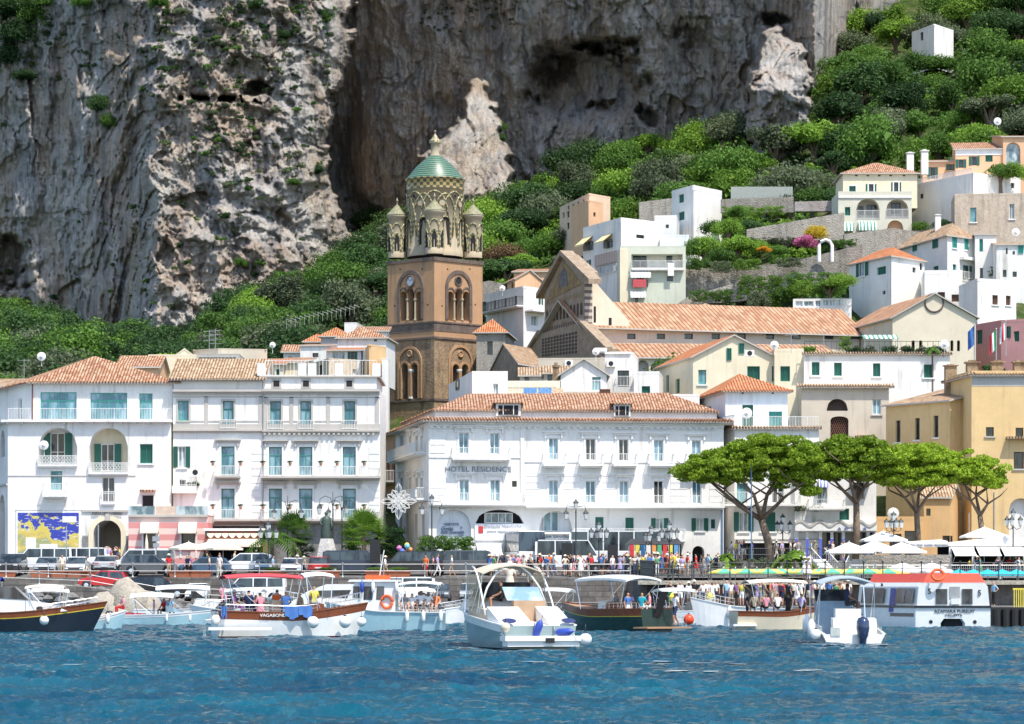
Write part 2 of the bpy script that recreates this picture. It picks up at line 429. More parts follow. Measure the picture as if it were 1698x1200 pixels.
cl = mobj('cliff', grid_mesh('cliff', (U - CX) / FOC * Dc, Dc, CAMZ + (HY - V) / FOC * Dc, rock_material(), False))
tag(cl, kind='structure')
def cliffD(px, py):
 return float(cliff_depth(np.array([[float(px)]]), np.array([[float(py)]]))[0, 0])

# ---------------------------------------------------------------- hillside
GD = np.array([238, 248, 262, 300, 340, 385, 430, 480, 530, 600, 700.])
GPX = np.array([-300, 0, 180, 300, 460, 640, 800, 950, 1150, 1350, 1500, 1698, 2000.])
GPY = {-300: [700, 650, 620, 590, 560, 540, 525, 510], 0: [700, 650, 618, 590, 560, 540, 528, 515], 180: [720, 655, 628, 608, 596, 590, 585, 580],
  300: [720, 655, 632, 612, 598, 590, 585, 580], 460: [720, 650, 590, 540, 492, 465, 440, 420], 640: [770, 730, 640, 515, 450, 410, 390, 370],
  800: [785, 735, 640, 480, 405, 360, 330, 300], 950: [785, 710, 600, 460, 362, 305, 260, 220], 1150: [760, 640, 510, 400, 322, 255, 200, 150],
  1350: [730, 610, 470, 345, 240, 150, 70, 10], 1500: [730, 625, 480, 335, 215, 125, 35, -60], 1698: [720, 605, 455, 300, 175, 75, -50, -200],
  2000: [700, 590, 440, 280, 150, 40, -100, -260]}
def _gz(D_i, k):
 if k < 3: return [3.35, 3.6, 4.6][k]
 return None
GZ = np.zeros((len(GD), len(GPX)))
for j, pxk in enumerate(GPX):
 for i, Dk in enumerate(GD):
  GZ[i, j] = [3.3, 3.9, 5.0][i] if i < 3 else ZW(GPY[int(pxk)][i - 3], Dk)
def ground_np(px, D):
 i = np.clip(np.searchsorted(GD, D) - 1, 0, len(GD) - 2); j = np.clip(np.searchsorted(GPX, px) - 1, 0, len(GPX) - 2)
 a = np.clip((D - GD[i]) / (GD[i + 1] - GD[i]), 0, 1); b = np.clip((px - GPX[j]) / (GPX[j + 1] - GPX[j]), 0, 1); b = b * b * (3 - 2 * b)
 return (GZ[i, j] * (1 - b) + GZ[i, j + 1] * b) * (1 - a) + (GZ[i + 1, j] * (1 - b) + GZ[i + 1, j + 1] * b) * a
def ground(px, D): return float(ground_np(np.array([float(px)]), np.array([float(D)]))[0])
t = NT('hillside_ground'); p = t.pos(); n = t.noise(p, .25, 6, .65); n2 = t.noise(p, 1.8, 5, .7)
c = t.ramp(n, [(.3, (.02, .04, .008)), (.5, (.05, .08, .02)), (.68, (.13, .12, .06))])
t.col(t.mix(t.ramp(n2, [(.55, 0.0), (.75, .4)]), c, (.2, .17, .11))); t.bump(n2, .5, .8)
HILLM = t.set(.95, 0, .1)
us = np.arange(-300, 2010, 8.0); ds = np.arange(262, 700, 2.5)
U, Dg = np.meshgrid(us, ds); Zg = ground_np(U, Dg)
Zg = Zg + sstep(275, 330, Dg) * (1.1 * fbm(U * .1 / 9, Dg / 9, 4, 3) + .5 * fbm(U * .1 / 2.5, Dg / 2.5, 3, 8))
tag(mobj('hillside', grid_mesh('hillside', (U - CX) / FOC * Dg, Dg, Zg, HILLM)), kind='structure')

# ---------------------------------------------------------------- sea
def water_material():
 t = NT('sea_water'); p = t.pos()
 n = t.noise(p, .11, 4, .6); n2 = t.noise(t.mapv(p, (1, .5, 1)), 1.5, 5, .65)
 c = t.mix(t.ramp(n, [(.35, 0.0), (.68, 1.0)]), (.0006, .038, .076), (.0015, .092, .138))
 c = t.mix(t.ramp(n2, [(.56, 0.0), (.74, .55)]), c, (.03, .16, .19))  # crest highlights put into the water colour as paler noise patches
 t.col(c); t.bump(t.noise(t.mapv(p, (1, .6, 1)), 3.4, 6, .7), .15, .9)
 return t.set(.10, 0, .18)
def wave_h(X, Y):
 h = .13 * fbm(X / 5.5 + Y * .02, Y / 3.2, 3, 201, True, .5) + .085 * fbm(X / 1.7, Y / 1.1, 3, 221, True, .55)
 a = fbm(X / 25, Y / 14, 2, 231); return h * (1 + .5 * a) - .12
def polar(d0, d1, step, u0, u1, du):
 ds = [d0]
 while ds[-1] < d1: ds.append(ds[-1] + step(ds[-1]))
 us = np.arange(u0, u1, du); Uu, Dd = np.meshgrid(us, np.array(ds)); return (Uu - CX) / FOC * Dd, Dd
WM = water_material()
X, Y = polar(30, 239, lambda d: d * .0022, -250, 1950, 2.6)
tag(mobj('sea', grid_mesh('sea', X, Y, wave_h(X, Y), WM)), kind='structure')
# the far and side reaches of the same sea, one sheet below the swell
b = MB(); b.poly([(-900, -900, -.75), (900, -900, -.75), (900, 700, -.75), (-900, 700, -.75)])
tag(b.build('sea_bed_level_water', WM), kind='structure').name = 'open_water'
# ---------------------------------------------------------------- trees
def leaf_cloud(n, size, shape, seed, clumps=26, flat=1.0, fill=.35, inner=.55):
 """many small leaf faces gathered in clumps through the crown's volume; shape(dir)->radius factor"""
 rng = np.random.default_rng(seed)
 d = rng.normal(size=(clumps, 3)); d /= np.linalg.norm(d, axis=1)[:, None]; d[:, 2] = np.abs(d[:, 2]) * .9 - .25 * rng.random(clumps)
 rad = .48 + .42 * rng.random(clumps); cen = d * rad[:, None] * np.array([1, 1, .9]); cr = .19 + .28 * rng.random(clumps)
 k = rng.integers(0, clumps, n); q = rng.normal(size=(n, 3)); q /= np.linalg.norm(q, axis=1)[:, None]
 r = (1 - fill * rng.random(n) ** 2); pts = cen[k] + q * (cr[k] * r)[:, None]
 low = pts[:, 2] < -.45; pts[low, 2] *= .5
 nrm = q + .7 * rng.normal(size=(n, 3)); nrm[:, 2] += .35; nrm /= np.linalg.norm(nrm, axis=1)[:, None]
 a = np.cross(nrm, rng.normal(size=(n, 3))); a /= np.linalg.norm(a, axis=1)[:, None]; b = np.cross(nrm, a)
 s = (size * (.6 + .8 * rng.random(n)))[:, None]
 pts = pts * np.array(shape)
 v = np.stack([pts - a * s, pts - b * s * .6, pts + a * s, pts + b * s * .6], 1).reshape(-1, 3)
 return v
def quads_mesh(name, v, mat):
 me = bpy.data.meshes.new(name); n = len(v) // 4; me.vertices.add(len(v)); me.vertices.foreach_set('co', v.astype(np.float32).ravel())
 me.loops.add(n * 4); me.loops.foreach_set('vertex_index', np.arange(n * 4, dtype=np.int32))
 me.polygons.add(n); me.polygons.foreach_set('loop_start', np.arange(0, n * 4, 4, dtype=np.int32)); me.materials.append(mat); me.update(calc_edges=True)
 return me
L_DARK = leaf('dark_evergreen_leaves', (.016, .042, .014), (.06, .125, .035))
L_MID = leaf('mid_green_leaves', (.026, .065, .012), (.11, .22, .035))
L_BRIGHT = leaf('bright_green_leaves', (.055, .12, .014), (.19, .33, .04))
L_OLIVE = leaf('grey_green_leaves', (.05, .068, .036), (.15, .19, .10))
L_RUST = leaf('russet_leaves', (.06, .04, .02), (.16, .10, .05))
LM_ = {'dark': L_DARK, 'mid': L_MID, 'bright': L_BRIGHT, 'olive': L_OLIVE, 'rust': L_RUST}
CLOUDS = [leaf_cloud(4200, .046, (1, 1, .82), 3, 44), leaf_cloud(3800, .048, (1.2, .9, .62), 5, 18), leaf_cloud(4200, .046, (.8, .9, 1.15), 8, 30), leaf_cloud(3800, .05, (1.05, 1.1, .78), 12, 60)]
CORE = leaf_cloud(500, .20, (.62, .62, .5), 31, 8)
CROWNS = {}
for k_, m_ in LM_.items():
 for s_, v_ in enumerate(CLOUDS):
  CROWNS[k_, s_] = quads_mesh('crown_leaves', np.concatenate([v_, CORE]), m_)
b = MB(); b.tube([(0, 0, -1.6), (.05, 0, -.7), (0, .05, 0)], [.13, .10, .07], 6)
for a_ in range(5):
 b.tube([(0, 0, -.6), (.35 * math.cos(a_ * 1.26), .35 * math.sin(a_ * 1.26), .0), (.6 * math.cos(a_ * 1.26 + .2), .6 * math.sin(a_ * 1.26 + .2), .3)], [.06, .04, .02], 4)
TRUNK_ME = b.mesh('trunk', TRUNKM)
UND = [leaf_cloud(240, .15, (1, 1, .7), 51 + i, 9) for i in range(4)]
def tree(px, D, rad, kind, shape, label, group, name='tree', z=None, sz=1.0):
 g = ground(px, D) if z is None else z
 e = empty(name, (XW(px, D), D, g), label, 'tree' if name != 'bush' else 'bush', random.random() * 6.28, group)
 c = mobj('crown', CROWNS[kind, shape], e, (0, 0, rad * (.78 if name != 'bush' else .5))); c.scale = (rad, rad, rad * sz * random.uniform(.8, 1.25))
 if name != 'bush':
  k = mobj('trunk', TRUNK_ME, e, (0, 0, rad * .78)); k.scale = (rad, rad, rad)
 return e
# where buildings, walls and the cliff leave no room for trees (spots in the photograph: x0, y0, x1, y1)
CLEAR = [(905, 300, 1140, 560, 436), (1095, 290, 1210, 560, 416), (1210, 405, 1420, 560, 376), (1210, 310, 1420, 420, 396), (1370, 225, 1760, 420, 432), (1395, 380, 1760, 620, 374), (640, 395, 1000, 640, 372), (610, 560, 780, 800, 348),
   (480, 540, 660, 660, 322), (200, 560, 660, 660, 312), (1480, 40, 1590, 95, 530)]
def hidden(px, py, d):
 return any(a <= px <= c and b_ <= py <= e_ and d < D_ for a, b_, c, e_, D_ in CLEAR)
rng = random.Random(11); spots = []
for D in [282, 292, 305, 318, 332, 347, 362, 378, 395, 412, 430, 448, 467, 487, 508, 530, 553, 577]:
 px = -60 + rng.random() * 30
 while px < 1790:
  q = px + rng.uniform(-10, 10); d = D + rng.uniform(-6, 6); r = rng.uniform(2.0, 4.7)
  if q > 1200 and d > 450: r *= 1.15
  z = ground(q, d); gy = HY - (z - CAMZ) / d * FOC; top = gy - r * 1.6 / d * FOC
  px += r * FOC / d * rng.uniform(.8, 1.3)
  if top > 630 or gy < -30: continue
  if any(hidden(q + o_, y_, d) for o_ in (-r * 7, 0, r * 7) for y_ in (top, gy)): continue
  if cliffD(q, gy - 10) < d + 1: continue
  spots.append((q, d, r, gy))
def choose(q, gy):
 if q < 700:
  return rng.choices(['dark', 'mid', 'olive', 'bright'], [5, 4, 1.2, .6])[0]
 return rng.choices(['dark', 'mid', 'olive', 'bright', 'rust'], [2.2, 4, 2.2, 3.2, .12])[0]
NAMEK = {'dark': 'dark evergreen', 'mid': 'mid green', 'olive': 'grey green', 'bright': 'yellow green', 'rust': 'russet brown'}
LAND = [(130, 'above the left edge roofs'), (260, 'above the hip roofed house'), (430, 'above the aerials'), (560, 'above the vine trellis'), (660, 'just left of the bell tower'), (790, 'beside the tower dome'), (870, 'right of the tower dome'), (960, 'over the laundry house'), (1060, 'above the peach villa'),
  (1180, 'above the tall plain white house'), (1320, 'above the mauve parapet'), (1450, 'above the cream villa'), (1560, 'around the lone hut'), (2000, 'above the orange villa')]
def zone(q, gy, r, d):
 l = next(n for x, n in LAND if q < x); hw = ['lowest on the slope', 'low on the slope', 'halfway up the slope', 'high on the slope', 'topmost under the rock'][min(4, int((d - 280) / 62))]
 return f'{("small", "medium", "large")[min(2, int((r - 2.0) / .9))]} %s tree {l}, {hw}', 'trees ' + l
spots.sort(key=lambda s: -s[2] / s[1]); 
rest = []
for i, (q, d, r, gy) in enumerate(spots):
 k = choose(q, gy); s_ = rng.randrange(4)
 if i < 280:
  a, g = zone(q, gy, r, d); tree(q, d, r, k, s_, a % NAMEK[k], g)
 else: rest.append((q, d, r, k, s_))
def scatter_mesh(items, name, per=None):
 vv = []; mi = []; mats = list(LM_.values()); keys = list(LM_)
 for q, d, r, k, s_, z in items:
  v = (UND if per == 'u' else CLOUDS)[s_]
  if per and per != 'u': v = v[:per * 4]
  a = random.random() * 6.28; ca, sa = math.cos(a), math.sin(a)
  w = v @ np.array([[ca, sa, 0], [-sa, ca, 0], [0, 0, 1]]) * r * (1 if not per else 1.0) + np.array([XW(q, d), d, z + r * .6])
  vv.append(w); mi.append(np.full(len(v) // 4, keys.index(k)))
 v = np.concatenate(vv); me = quads_mesh(name, v, mats[0])
 for m_ in mats[1:]: me.materials.append(m_)
 me.polygons.foreach_set('material_index', np.concatenate(mi).astype(np.int32)); return me
if rest:
 tag(mobj('woodland', scatter_mesh([(q, d, r, k, s_, ground(q, d)) for q, d, r, k, s_ in rest], 'woodland', 1800)), 'smaller trees of the far wooded slope under the cliff', 'woodland', kind='stuff')
und = []
for _ in range(5200):
 q = rng.uniform(-80, 1780); d = rng.uniform(285, 600); z = ground(q, d); gy = HY - (z - CAMZ) / d * FOC
 if gy < -40 or gy > 650 or cliffD(q, gy) < d: continue
 if hidden(q, gy - 8, d) and not (1140 < q < 1420 and 300 < gy < 520 and rng.random() < .95): continue
 und.append((q, d, rng.uniform(1.0, 2.2), choose(q, gy), rng.randrange(4), z - .4))
tag(mobj('undergrowth', scatter_mesh(und, 'undergrowth', 'u')), 'low bushes and scrub covering the slope between the trees', 'undergrowth', kind='stuff')
# tufts rooted on the cliff
tufts = []
for _ in range(2200):
 q = rng.uniform(-10, 600); v_ = rng.uniform(-20, 520)
 w = .10 + .9 * math.exp(-((v_ - 60) / 70) ** 2) * (q > 250) + .8 * math.exp(-((q - 410) / 90) ** 2 - ((v_ - 260) / 70) ** 2) + .7 * (q < 90) * (v_ < 90) + .5 * math.exp(-((q - 60) / 60) ** 2 - ((v_ - 90) / 50) ** 2)
 if q < 200 and v_ > 140: w = .03
 if q > 545: w *= .15
 if rng.random() > w * .8: continue
 d = cliffD(q, v_); tufts.append((q, d - .3, rng.uniform(.4, 1.1), rng.choice(['olive', 'olive', 'dark', 'mid']), rng.randrange(4), ZW(v_, d)))
for _ in range(60):
 q = rng.uniform(700, 850); v_ = rng.uniform(0, 60)
 d = cliffD(q, v_); tufts.append((q, d - .3, rng.uniform(.3, .8), 'olive', rng.randrange(4), ZW(v_, d)))
tag(mobj('cliff_scrub', scatter_mesh(tufts, 'cliff_scrub', 'u')), 'dry tufts and scrub growing from the cracks of the cliff', 'scrub', kind='stuff')
for q, v_, r, k in [(168, 178, 2.6, 'dark'), (180, 205, 1.8, 'mid'), (18, 20, 4.2, 'dark'), (30, 62, 3.6, 'dark'), (55, 30, 3.0, 'mid'), (15, 98, 3.0, 'dark'), (70, 5, 3.0, 'mid'), (466, 60, 1.5, 'dark'), (538, 28, 1.5, 'dark'),
     (350, 190, 1.2, 'olive'), (372, 178, 1.0, 'olive'), (425, 12, 1.8, 'dark'), (360, 75, 1.4, 'olive'), (827, 216, 1.6, 'mid'), (830, 232, 1.4, 'dark'), (40, 130, 2.2, 'dark'), (135, 8, 2.2, 'mid'),
     (375, 310, 1.2, 'olive'), (486, 305, 1.3, 'mid'), (524, 285, 1.4, 'dark'), (400, 438, 1.2, 'mid'), (262, 8, 2.0, 'mid'), (300, 22, 1.2, 'olive')]:
 d = cliffD(q, v_); tree(q, d - .8, r, k, rng.randrange(4), f'{NAMEK[k]} bush {("at the cliff top left corner" if q < 150 else "on the cliff left of the tower" if q < 640 else "on the cliff right of the lantern")}, {("near the top", "below the top", "halfway down", "low down")[min(3, int(v_ / 85))]}', 'bushes on the cliff', 'bush', ZW(v_, d) - r * .4)
# ---------------------------------------------------------------- street
t = NT('asphalt'); p = t.pos(); n = t.noise(p, .6, 6, .6)
t.col(t.mix(t.ramp(n, [(.3, 0.0), (.7, 1.0)]), (.10, .10, .10), (.17, .165, .16))); ASPH = t.set(.9, 0, .2)
us = np.arange(-300, 2010, 30.0); ds = np.arange(238.4, 266, 2.0); U, Dg = np.meshgrid(us, ds)
tag(mobj('promenade_road', grid_mesh('promenade_road', (U - CX) / FOC * Dg, Dg, ground_np(U, Dg), ASPH)), kind='structure')

# ---------------------------------------------------------------- buildings
WCACHE = {}
STY = {  # frame, glass, leaf layout
 'fw': (WHITEF, GLASSB, 'fr'), 'fd': (WHITEF, GLASSD, 'fr'), 'ft': (GREENF, GLASSB, 'tr'), 'tg': (TEALF, GLASSB, 'wide'), 'gc': (GREENF, GREENSH, 'cl'),
 'go': (WHITEF, GLASS, 'go'), 'gd': (DARKF, GLASSD, 'go'), 'dk': (DARKF, GLASSD, 'fr'), 'bl': (DARKF, GLASSD, 'one'), 'bs': (WOODD, BROWNSH, 'cl'),
 'te': (TEALF, GLASSB, 'fr'), 'gl': (WHITEF, GLASS, 'grid'), 'tc': (TEALF, slatted('teal_shutter_paint', (.04, .30, .28)), 'cl'), 'bd': (METAL, DARK, 'one')}
def win_mesh(sty, w, h):
 key = (sty, round(w, 2), round(h, 2))
 if key in WCACHE: return WCACHE[key]
 fm, gm, lay = STY[sty]; f = min(.07, w * .12); b = MB(); g = MB()
 g.box(f * .5, .05, f * .5, w - f * .5, .07, h - f * .5)
 b.box(0, 0, 0, f, .09, h); b.box(w - f, 0, 0, w, .09, h); b.box(f, 0, 0, w - f, .09, f); b.box(f, 0, h - f, w - f, .09, h)
 if lay in ('fr', 'go'):
  b.box(w / 2 - f * .55, .01, f, w / 2 + f * .55, .085, h - f)
  if h > 2.0: b.box(f, .012, h * .36, w - f, .08, h * .36 + .05)
 elif lay == 'tr':
  b.box(w / 2 - f * .5, .01, f, w / 2 + f * .5, .085, h * .68); b.box(f, .012, h * .68, w - f, .084, h * .68 + .09)
 elif lay == 'wide':
  n = max(3, round(w / .75))
  for i in range(1, n): b.box(w * i / n - .035, .01, f, w * i / n + .035, .085, h - f)
  b.box(f, .012, h * .70, w - f, .083, h * .70 + .10)
 elif lay == 'grid':
  n = max(2, round(w / .6))
  for i in range(1, n): b.box(w * i / n - .03, .01, f, w * i / n + .03, .085, h - f)
 elif lay == 'cl':
  b.box(w / 2 - .02, -.01, f, w / 2 + .02, .085, h - f)
 r = (b.mesh('window_frame', fm), g.mesh('window_pane', gm)); WCACHE[key] = r; return r
def leaf_mesh(w, h, m):
 key = ('leaf', round(w, 2), round(h, 2), m.name)
 if key in WCACHE: return WCACHE[key]
 b = MB(); b.box(0, -.045, 0, w, 0, h); WCACHE[key] = b.mesh('shutter', m); return WCACHE[key]
def arch_z(x, x0, x1, z1, rise):
 c = (x0 + x1) / 2; r = (x1 - x0) / 2; t = max(0, 1 - ((x - c) / r) ** 2); return z1 - rise + rise * math.sqrt(t)
def facade(mb, W, z0, z1, holes, T, m=0, reveal=.28):
 """wall sheet with real openings; holes: (x0, z0, x1, z1, rise, reveal)"""
 hs = [(max(0, a), max(z0, b), min(W, c), min(z1, d), r, rv) for a, b, c, d, r, rv in holes]
 xs = sorted({0, W, *[h[0] for h in hs], *[h[2] for h in hs]}); zs = sorted({z0, z1, *[h[1] for h in hs], *[h[3] for h in hs]})
 for i in range(len(xs) - 1):
  run = None
  for j in range(len(zs) - 1):
   cx, cz = (xs[i] + xs[i + 1]) / 2, (zs[j] + zs[j + 1]) / 2
   inside = any(h[0] < cx < h[2] and h[1] < cz < h[3] for h in hs)
   if not inside and run is None: run = zs[j]
   if (inside or j == len(zs) - 2) and run is not None:
    top = zs[j] if inside else zs[j + 1]
    if top > run: mb.poly([T(xs[i], 0, run), T(xs[i + 1], 0, run), T(xs[i + 1], 0, top), T(xs[i], 0, top)], m)
    run = None
 for a, b, c, d, r, rv in hs:
  if r <= 0:
   mb.poly([T(a, 0, b), T(a, rv, b), T(a, rv, d), T(a, 0, d)][::-1], m); mb.poly([T(c, 0, b), T(c, rv, b), T(c, rv, d), T(c, 0, d)], m)
   mb.poly([T(a, 0, d), T(a, rv, d), T(c, rv, d), T(c, 0, d)][::-1], m); mb.poly([T(a, 0, b), T(a, rv, b), T(c, rv, b), T(c, 0, b)], m)
  else:
   n = 14; X = [a + (c - a) * k / n for k in range(n + 1)]; Z = [arch_z(x, a, c, d, r) for x in X]
   for k in range(n):
    mb.poly([T(X[k], 0, Z[k]), T(X[k + 1], 0, Z[k + 1]), T(X[k + 1], 0, d), T(X[k], 0, d)], m)
    mb.poly([T(X[k], 0, Z[k]), T(X[k], rv, Z[k]), T(X[k + 1], rv, Z[k + 1]), T(X[k + 1], 0, Z[k + 1])], m)
   mb.poly([T(a, 0, b), T(a, 0, Z[0]), T(a, rv, Z[0]), T(a, rv, b)], m); mb.poly([T(c, 0, b), T(c, rv, b), T(c, rv, Z[-1]), T(c, 0, Z[-1])], m)
   mb.poly([T(a, 0, b), T(a, rv, b), T(c, rv, b), T(c, 0, b)], m)
def text_mesh(body, size, mat, depth=.03, shear=0, align='CENTER', space=1.0):
 cu = bpy.data.curves.new('lettering', 'FONT'); cu.body = body; cu.size = size; cu.extrude = depth; cu.shear = shear
 cu.align_x = align; cu.align_y = 'CENTER'; cu.space_character = space; cu.materials.append(mat); cu.resolution_u = 3
 o = bpy.data.objects.new('lettering_source', cu); dg = bpy.context.evaluated_depsgraph_get(); col.objects.link(o); dg.update()
 me = bpy.data.meshes.new_from_object(o.evaluated_get(dg)); bpy.data.objects.remove(o); bpy.data.curves.remove(cu)
 return me
def lettering(parent, body, loc, size, mat, rz=0, width=None, name='lettering', **kw):
 me = text_mesh(body, size, mat, **kw); o = mobj(name, me, parent, loc); o.rotation_euler = (R(90), 0, rz)
 if width:
  xs = [v.co.x for v in me.vertices]; o.scale = (width / (max(xs) - min(xs)), 1, 1)
 return o
class Face:
 def __init__(s, b, p0, p1, z0, z1, mat=0, reveal=.28):
  s.b = b; s.p0 = Vector(p0[:2]); d = Vector(p1[:2]) - s.p0; s.W = d.length; s.d = d.normalized(); s.a = math.atan2(s.d.y, s.d.x)
  s.z0, s.z1 = z0, z1; s.holes = []; s.m = mat; s.rv = reveal; s.wo = Vector((b.o.x, b.o.y)) + s.p0
 def T(s, u, y, w):      # u along, y inwards, w up
  return (s.p0.x + s.d.x * u - s.d.y * y, s.p0.y + s.d.y * u + s.d.x * y, w)
 def U(s, px):
  k = (px - CX) / FOC; return (k * s.wo.y - s.wo.x) / (s.d.x - k * s.d.y)
 def Z(s, py, u): return CAMZ + (HY - py) / FOC * (s.wo.y + u * s.d.y) - s.b.o.z
 def rect(s, px0, py0, px1, py1):
  u0, u1 = s.U(px0), s.U(px1); um = (u0 + u1) / 2; return u0, s.Z(py1, um), u1, s.Z(py0, um)
 def win(s, px0, py0, px1, py1, sty='fw', sill=None, hood=None, trim=None, label=None, rv=None):
  u0, w0, u1, w1 = s.rect(px0, py0, px1, py1); rv = s.rv if rv is None else rv
  if w1 > s.z1 - .02: rv = 0.0
  if STY[sty][2] == 'go':                                 # open shutters take a third on each side
   lw = (u1 - u0) * .27; u0 += lw; u1 -= lw
  w, h = u1 - u0, w1 - w0
  if rv > 0: s.holes.append((u0, w0, u1, w1, 0, rv))
  fm, pm = win_mesh(sty, w, h)
  o = mobj('window', fm, s.b.e, s.T(u0, rv - .1, w0), s.a); mobj('pane', pm, o)
  if label: o['label'] = label
  if STY[sty][2] == 'go':
   lm = leaf_mesh(lw, h, GREENSH if sty != 'bo' else BROWNSH)
   a = mobj('shutter', lm, o, (-lw - .02, -(rv - .1) - .004, 0)); c = mobj('shutter', lm, o, (w + .02, -(rv - .1) - .004, 0))
  if trim is not None:
   b = MB(); t_ = .16
   b.box(-t_, -(rv - .1) - .05, -.004, 0, -(rv - .1) + .02, h + t_); b.box(w, -(rv - .1) - .05, -.004, w + t_, -(rv - .1) + .02, h + t_)
   b.box(-.002, -(rv - .1) - .048, h, w + .002, -(rv - .1) + .02, h + t_ - .002); b.build('surround', trim, o)
  if sill is not None:
   b = MB(); b.box(-.15, -(rv - .1) - .12, -.14, w + .15, .05, -.005); b.build('sill', sill, o)
  if hood is not None:
   b = MB(); b.box(-.55, -(rv - .1) - .30, h + .50, w + .55, -(rv - .1) + .02, h + .60); b.box(-.40, -(rv - .1) - .16, h + .34, w + .40, -(rv - .1) + .02, h + .498)
   b.box(-.36, -(rv - .1) - .18, h + .02, -.22, -(rv - .1) + .02, h + .338); b.box(w + .22, -(rv - .1) - .18, h + .02, w + .36, -(rv - .1) + .02, h + .338)
   b.build('window_hood', hood, o)
  return o
 def hole(s, px0, py0, px1, py1, rise=0, rv=1.2, back=None, backname='recess_wall', floor=True):
  u0, w0, u1, w1 = s.rect(px0, py0, px1, py1)
  r = (u1 - u0) / 2 * .98 if rise == 'round' else rise
  s.holes.append((u0, w0, u1, w1, r, rv))
  if back is not None:
   b = MB(); b.poly([s.T(u0 - .05, rv, w0 - .05), s.T(u1 + .05, rv, w0 - .05), s.T(u1 + .05, rv, w1 + .05), s.T(u0 - .05, rv, w1 + .05)]); b.build(backname, back, s.b.e)
  return u0, w0, u1, w1
 def inset(s, px0, py0, px1, py1, y, sty='dk', leafs=False, m=None):
  """a window standing on a recess' rear wall, y metres inside"""
  f = Face(s.b, s.T(0, y, 0), s.T(s.W, y, 0), 0, 1); u0, w0, u1, w1 = f.rect(px0, py0, px1, py1)
  fm, pm = win_mesh(sty, u1 - u0, w1 - w0); o = mobj('window', fm, s.b.e, s.T(u0, y - .1, w0), s.a); mobj('pane', pm, o)
  if leafs:
   lw = (u1 - u0) * .5; lm = leaf_mesh(lw, w1 - w0, GREENSH); mobj('shutter', lm, o, (-lw, -.01, 0)); mobj('shutter', lm, o, (u1 - u0, -.01, 0))
  return o
 def band(s, py0, py1, proj=.2, mat=None, px0=None, px1=None, name='cornice', brackets=0):
  um = s.W / 2; u0 = 0 if px0 is None else s.U(px0); u1 = s.W if px1 is None else s.U(px1); um = (u0 + u1) / 2
  w1, w0 = s.Z(py0, um), s.Z(py1, um); b = MB()
  def bx(a, y0, c, d, y1, e): b.prism([s.T(a, y0, c), s.T(d, y0, c), s.T(d, y1, c), s.T(a, y1, c)], (0, 0, e - c))
  h = w1 - w0
  if h > .25 and proj > .15: bx(u0, -proj, w0 + h * .45, u1, .02, w1); bx(u0, -proj * .6, w0 + .001, u1, .02, w0 + h * .449)
  else: bx(u0, -proj, w0, u1, .02, w1)
  if brackets:
   n = int((u1 - u0) / brackets)
   for k in range(n): bx(u0 + k * brackets + .1, -proj * .9, w0 - .16, u0 + k * brackets + .1 + brackets * .45, .01, w0 - .003)
  return b.build(name, mat or TRIM, s.b.e)
 def pilaster(s, px0, px1, py0, py1, mat=None, proj=.06):
  u0, w0, u1, w1 = s.rect(px0, py0, px1, py1); b = MB()
  b.prism([s.T(u0, -proj, w0), s.T(u1, -proj, w0), s.T(u1, .02, w0), s.T(u0, .02, w0)], (0, 0, w1 - w0)); return b.build('pilaster', mat or TRIM, s.b.e)
 def courses(s, px0, px1, py0, py1, pitch, mat, proj=.03):
  u0, w0, u1, w1 = s.rect(px0, py0, px1, py1); b = MB(); n = int((w1 - w0) / pitch); g = pitch * .13
  for k in range(n):
   z = w0 + k * pitch + g / 2
   b.prism([s.T(u0, -proj, z), s.T(u1, -proj, z), s.T(u1, .02, z), s.T(u0, .02, z)], (0, 0, pitch - g))
  return b.build('rusticated_blocks', mat, s.b.e)
 def balcony(s, px0, px1, pyf, h=1.0, proj=.95, rail=RAILW, slab=None, thick=.16, ends=True, pattern='bars', step=.13, posts=True):
  u0, u1 = s.U(px0), s.U(px1); w = s.Z(pyf, (u0 + u1) / 2); b = MB()
  L = Face(s.b, s.T(u0, 0, 0), s.T(u1, 0, 0), 0, 1); W = u1 - u0
  if slab is not None:
   b.prism([L.T(0, -proj, w - thick), L.T(W, -proj, w - thick), L.T(W, .01, w - thick), L.T(0, .01, w - thick)], (0, 0, thick))
   b.prism([L.T(.1, -proj * .8, w - thick * 1.7), L.T(W - .1, -proj * .8, w - thick * 1.7), L.T(W - .1, .01, w - thick * 1.7), L.T(.1, .01, w - thick * 1.7)], (0, 0, thick * .69))
   o = b.build('balcony', slab, s.b.e)
  else: o = s.b.e
  r = MB(); e = proj - .06
  def bar(u, y, wd=.026, z0=0, z1=h): r.prism([L.T(u - wd / 2, -y - wd / 2, w + z0), L.T(u + wd / 2, -y - wd / 2, w + z0), L.T(u + wd / 2, -y + wd / 2, w + z0), L.T(u - wd / 2, -y + wd / 2, w + z0)], (0, 0, z1 - z0))
  def rail_(u0_, y0, u1_, y1, z, t=.05):
   r.prism([L.T(u0_, -y0 - t / 2, w + z), L.T(u1_, -y1 - t / 2 if y1 == y0 else -y1, w + z), L.T(u1_, -y1 + t / 2 if y1 == y0 else -y1, w + z), L.T(u0_, -y0 + t / 2, w + z)] if y0 == y1 else
     [L.T(u0_ - t / 2, -y0, w + z), L.T(u0_ + t / 2, -y0, w + z), L.T(u0_ + t / 2, -y1, w + z), L.T(u0_ - t / 2, -y1, w + z)], (0, 0, .045))
  rail_(0, e, W, e, h); rail_(0, e, W, e, .07)
  n = max(2, int(W / step))
  for k in range(n + 1): bar(W * k / n, e, .045 if posts and k % 8 == 0 else .024)
